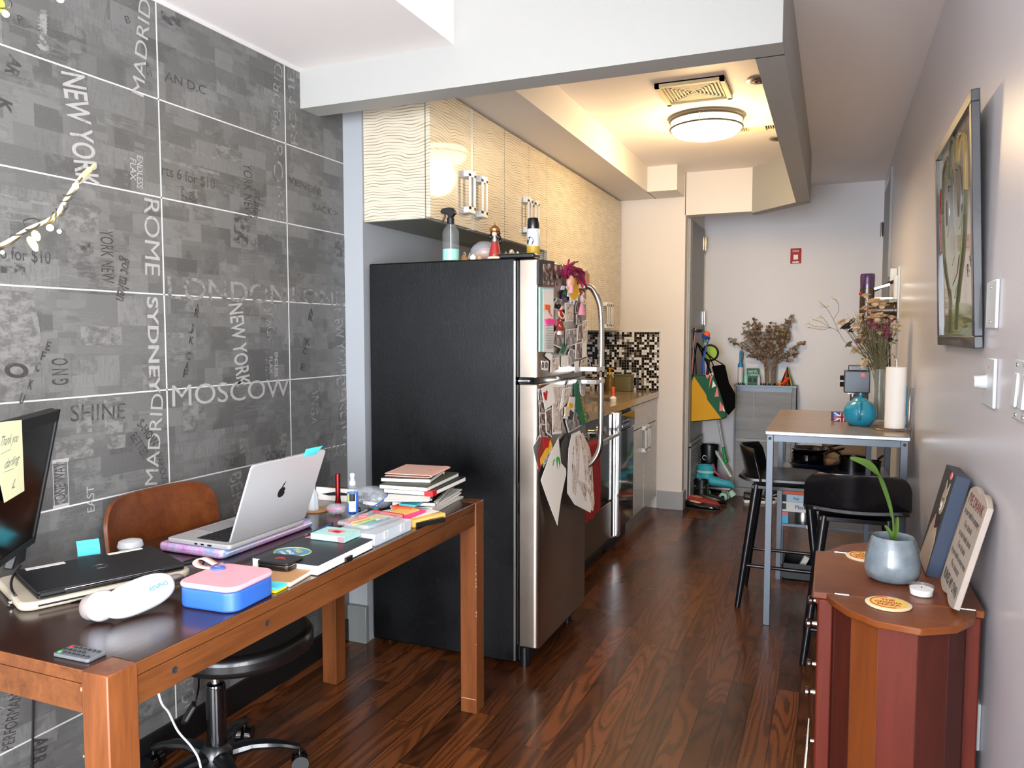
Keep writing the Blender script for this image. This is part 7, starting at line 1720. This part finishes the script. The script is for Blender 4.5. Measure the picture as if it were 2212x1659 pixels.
def skate(label, loc, rz, zo=0):
    t = thing('roller_skate', label, 'roller skate', loc, rz)
    part('boot', capends(shoe_body(MB(), .25, .09, .085, .0)), mat('skate_teal', '#35a9c0', .5) if 'skate_teal' not in M else 'skate_teal', t, smooth=60)
    for v in t.children[-1].data.vertices: v.co.z += .085
    part('shaft', MB().lathe([(.045, .13), (.042, .17), (.047, .215), (.044, .215), (.036, .17)], 24, mt=TR((.055, 0, 0), sc=(1.25, .9, 1)), cap=False), 'skate_teal', t, smooth=60)
    part('tongue', MB().tube(smooth_path([(.10, 0, .225), (.115, 0, .19), (.13, 0, .168), (.17, 0, .150), (.20, 0, .137)]), [.014]*8+[.011]*8+[.010]*8+[.008]*9, 10, flat=.6), mat('skate_pink', '#b04a62', .6) if 'skate_pink' not in M else 'skate_pink', t)
    part('strap_band', MB().lathe([(.0468, .168), (.0468, .182)], 24, mt=TR((.055, 0, 0), sc=(1.25, .92, 1)), cap=False), 'pale_mint', t)
    b = MB()
    for k in range(7): x = .125+.013*k; b.cyl((x, -.016, .168-.0045*k), (x, .016, .171-.0045*k), .0018, seg=6)
    part('laces', b, 'skate_pink', t)
    part('plate', MB().box(.02, .225, -.022, .022, .070, .082).box(.045, .075, -.012, .012, .03, .07).box(.165, .195, -.012, .012, .03, .07), 'steel', t, bev=.002)
    for x in (.055, .185):
        for s_ in (-1, 1):
            w_ = part('wheel', MB().cyl((x, s_*.022, .0285), (x, s_*.052, .0285), .0285), 'pale_mint', t, bev=.004)
            part('bearing', MB().cyl((x, s_*.0525, .0285), (x, s_*.0535, .0285), .012), 'chrome', w_)
    part('toe_stop', MB().cyl((.222, 0, .065), (.245, 0, .035), .017, .022), 'pale_mint', t)
    return t
sk = skate('teal roller skate with a pink tongue beside the shoe pile', (XS(1506, 6.44), 6.44, 0), -.12); sk.scale = (1.22, 1.15, 1.32)
bq = thing('black_boot', 'tall black buckled boot at the back of the shoe pile', 'boot', (XS(1508, 6.64), 6.70, 0)); bq.scale = (1.25, 1.2, 1.52)
part('foot', capends(shoe_body(MB(), .22, .09, .08)), 'leather', bq, smooth=60)
part('shaft', MB().lathe([(.05, .05), (.048, .15), (.052, .27), (.049, .27), (.040, .15)], 24, mt=TR((.06, 0, 0), sc=(1.2, .9, 1)), cap=False), 'leather', bq, smooth=60)
part('cuff_band', MB().lathe([(.0545, .245), (.0545, .275)], 24, mt=TR((.06, 0, 0), sc=(1.2, .92, 1)), cap=False), 'black_paint', bq)
part('strap', MB().lathe([(.0515, .195), (.0515, .215)], 24, mt=TR((.06, 0, 0), sc=(1.2, .92, 1)), cap=False), 'black_paint', bq)
part('buckle', MB().tube([(.04+.014*cos(a*PI/6), -.052, .205+.012*sin(a*PI/6)) for a in range(12)], .003, 5, closed=True), 'chrome', bq)
part('sole', MB().box(-.005, .215, -.038, .038, -.0, .008), 'ink', bq, bev=.003)
sn = []
for lab, x, y in (('black and white sneaker below the shoe cabinet, left one', 1607, 1085), ('black and white sneaker beside it, nearer the table leg', 1652, 1078)):
    p = PZ(x, y, 0); t = thing('sneaker', lab, 'shoe', (p.x, p.y, 0), .25)
    part('upper', capends(shoe_body(MB(), .25, .085, .075)), 'black', t, smooth=60)
    for v in t.children[-1].data.vertices: v.co.z += .012
    part('sole', MB().prism([(p_[0]*.255, p_[1]*.09) for p_ in ((-.01, -.36), (.3, -.4), (.65, -.5), (.9, -.4), (1, -.1), (1, .1), (.9, .4), (.65, .5), (.3, .4), (-.01, .36))], 0, .024), 'white', t, bev=.004)
    part('side_stripe', MB().tube(smooth_path([(.06, -.040, .04), (.11, -.0425, .055), (.16, -.036, .035)]), .005, 6, flat=.5), 'white', t)
# ================= light garland at the left
gr = thing('light_garland', 'garland of wire, pale twigs and warm fairy lights at the upper left', 'garland', (-1.1, .8, 1.5))
GY = .85
gp = lambda x, y, d=0: PY(x, y, GY+d)
path = [gp(-260, 200), gp(-200, 480), gp(-90, 560), gp(0, 530), gp(60, 495), gp(100, 478), gp(125, 460), gp(140, 435), gp(160, 405), gp(178, 380)]
sp_ = smooth_path(path, 10)
part('twig', MB().tube(sp_, [.0032]*len(sp_), 8), mat('pale_twig', '#c9a583', .7), gr, world=True)
for ph_ in (0, 2.2):
    part('wire', MB().tube([p+V((cos(i*.55+ph_)*.0055, sin(i*.4+ph_)*.004, sin(i*.55+ph_)*.0055)) for i, p in enumerate(sp_[:-2])], .0014, 6), mat('wire_green', '#20241f', .5), gr, world=True)
part('gold_tip', MB().tube(smooth_path([gp(160, 405), gp(175, 385), gp(192, 368), gp(205, 355)]), [.0025]*10+[.004]*8+[.0022]*7, 8), 'amber_pad', gr, world=True)
part('wire_loop', MB().tube(smooth_path([gp(60, 498), gp(50, 478), gp(75, 472), gp(98, 484)]), .0013, 6), 'wire_green', gr, world=True)
for x, y, r__ in ((108, 492, .0052), (128, 500, .003), (163, 402, .0045), (5, 545, .003), (12, 30, .005), (130, -2, .0052)):
    part('bulb', MB().ball(gp(x, y, -.006), r__, 12, 8), 'bulb_glow', gr, world=True)
for a, b_ in (((60, 512), (80, 543)), ((70, 500), (84, 520))):
    A_, B_ = gp(*a), gp(*b_)
    part('petal', MB().grid(leafmesh([A_, A_.lerp(B_, .5)+V((.003, 0, 0)), B_], .004, 0, .3), 4, 10, thick=.0005), mat('petal_gold', '#e6c870', .6) if 'petal_gold' not in M else 'petal_gold', gr, world=True)
up_ = smooth_path([gp(-260, 200), gp(-160, 60), gp(-60, 20), gp(12, 18), gp(24, 8), gp(20, -10), gp(60, -40), gp(130, -12), gp(200, -70), gp(300, -220)], 8)
part('wire', MB().tube(up_, .0016, 6), 'wire_green', gr, world=True)
A_, B_ = gp(-18, 8), gp(10, 22)
part('leaf', MB().grid(leafmesh([A_, A_.lerp(B_, .5), B_], .012, 0, .3), 4, 10, thick=.0006), mat('bright_leaf', '#8ab52a', .5), gr, world=True)
part('hanger', MB().tube([up_[-1], V((up_[-1].x, up_[-1].y, 2.399))], .0014, 6), 'wire_green', gr, world=True)
# ================= camera, daylight and lamp light
cam = bpy.data.cameras.new('camera'); co = bpy.data.objects.new('camera', cam); C.objects.link(co)
cam.sensor_width = 36; cam.sensor_fit = 'HORIZONTAL'; cam.lens = 1661.0/2212*36; cam.clip_start = .02
co.matrix_world = Matrix(((RT.x, UP.x, -FW.x, 0), (RT.y, UP.y, -FW.y, 0), (RT.z, UP.z, -FW.z, EYE), (0, 0, 0, 1)))
S.camera = co
def area(name, loc, target, sx, sy, power, col, spread=180):
    l = bpy.data.lights.new(name, 'AREA'); l.shape = 'RECTANGLE'; l.size = sx; l.size_y = sy; l.energy = power; l.color = col; l.spread = radians(spread)
    o = bpy.data.objects.new(name, l); C.objects.link(o); o.location = loc
    o.rotation_euler = (V(target)-V(loc)).to_track_quat('-Z', 'Y').to_euler(); return o
area('window_daylight', (-.80, -2.76, 1.22), (-.8, 3, 1.35), 1.9, 2.08, 135, (.88, .93, 1.0))
area('side_window_daylight', (.47, -.62, 1.18), (-3, -.4, 1.25), 1.85, 2.1, 125, (.94, .96, 1.0))
l = bpy.data.lights.new('lamp_bulb', 'POINT'); l.energy = 16; l.color = (1.0, .68, .34); l.shadow_soft_size = .12
o = bpy.data.objects.new('lamp_bulb', l); C.objects.link(o); o.location = (-.69, 4.50, 2.38)
l = bpy.data.lights.new('hall_bulb', 'POINT')
w = bpy.data.worlds.new('sky'); S.world = w; w.use_nodes = True
w.node_tree.nodes['Background'].inputs[0].default_value = (.85, .92, 1, 1); w.node_tree.nodes['Background'].inputs[1].default_value = 1.2
bpy.data.lights.remove(l)
S.view_settings.view_transform = 'Standard'; S.view_settings.look = 'None'; S.view_settings.gamma = 1; S.view_settings.use_curve_mapping = False
S.view_settings.exposure = 1.1
c = S.cycles
c.use_denoising = True; c.max_bounces = 6; c.diffuse_bounces = 5; c.glossy_bounces = 3; c.transparent_max_bounces = 12; c.transmission_bounces = 4
c.sample_clamp_indirect = 6; c.caustics_reflective = False; c.caustics_refractive = False; c.use_adaptive_sampling = True; c.adaptive_threshold = .035

GR = dict(upper_cabinet='wall cabinets along the kitchen wall', fridge_card='photos and cards on the refrigerator doors', magnet='magnets on the freezer door', doll_magnet='small doll magnets on the freezer door', coaster='round coasters on the side cabinet', paper_sheaf='loose papers in the notebook stack', sticky_pad='coloured sticky pads on the desk', sticky_note='sticky notes around the desk', marker_pen='markers by the cleaner bottle', seashell='shells on the refrigerator', frying_pan='pans on the bar table shelf', carton='cartons on the lower shelf', wall_plate='plates on the right wall', dog_leash='leashes on the closet door', sunglasses='glasses on the shoe cabinet', ceiling_spot='recessed ceiling spots', sneaker='sneakers by the shoe cabinet', flower_vase='vases of dried flowers', small_bottle='small bottles on the shoe cabinet', paper_wrapper='crumpled papers on the refrigerator', index_card='cards beside the lunch box', charging_cable='cables', ceiling_vent='ceiling vents in the kitchen', bar_stool='black bar stools')
for o in C.objects:
    if o.parent is None and 'category' in o and 'group' not in o:
        b_ = o.name.split('.')[0]
        if b_ in GR: o['group'] = GR[b_]
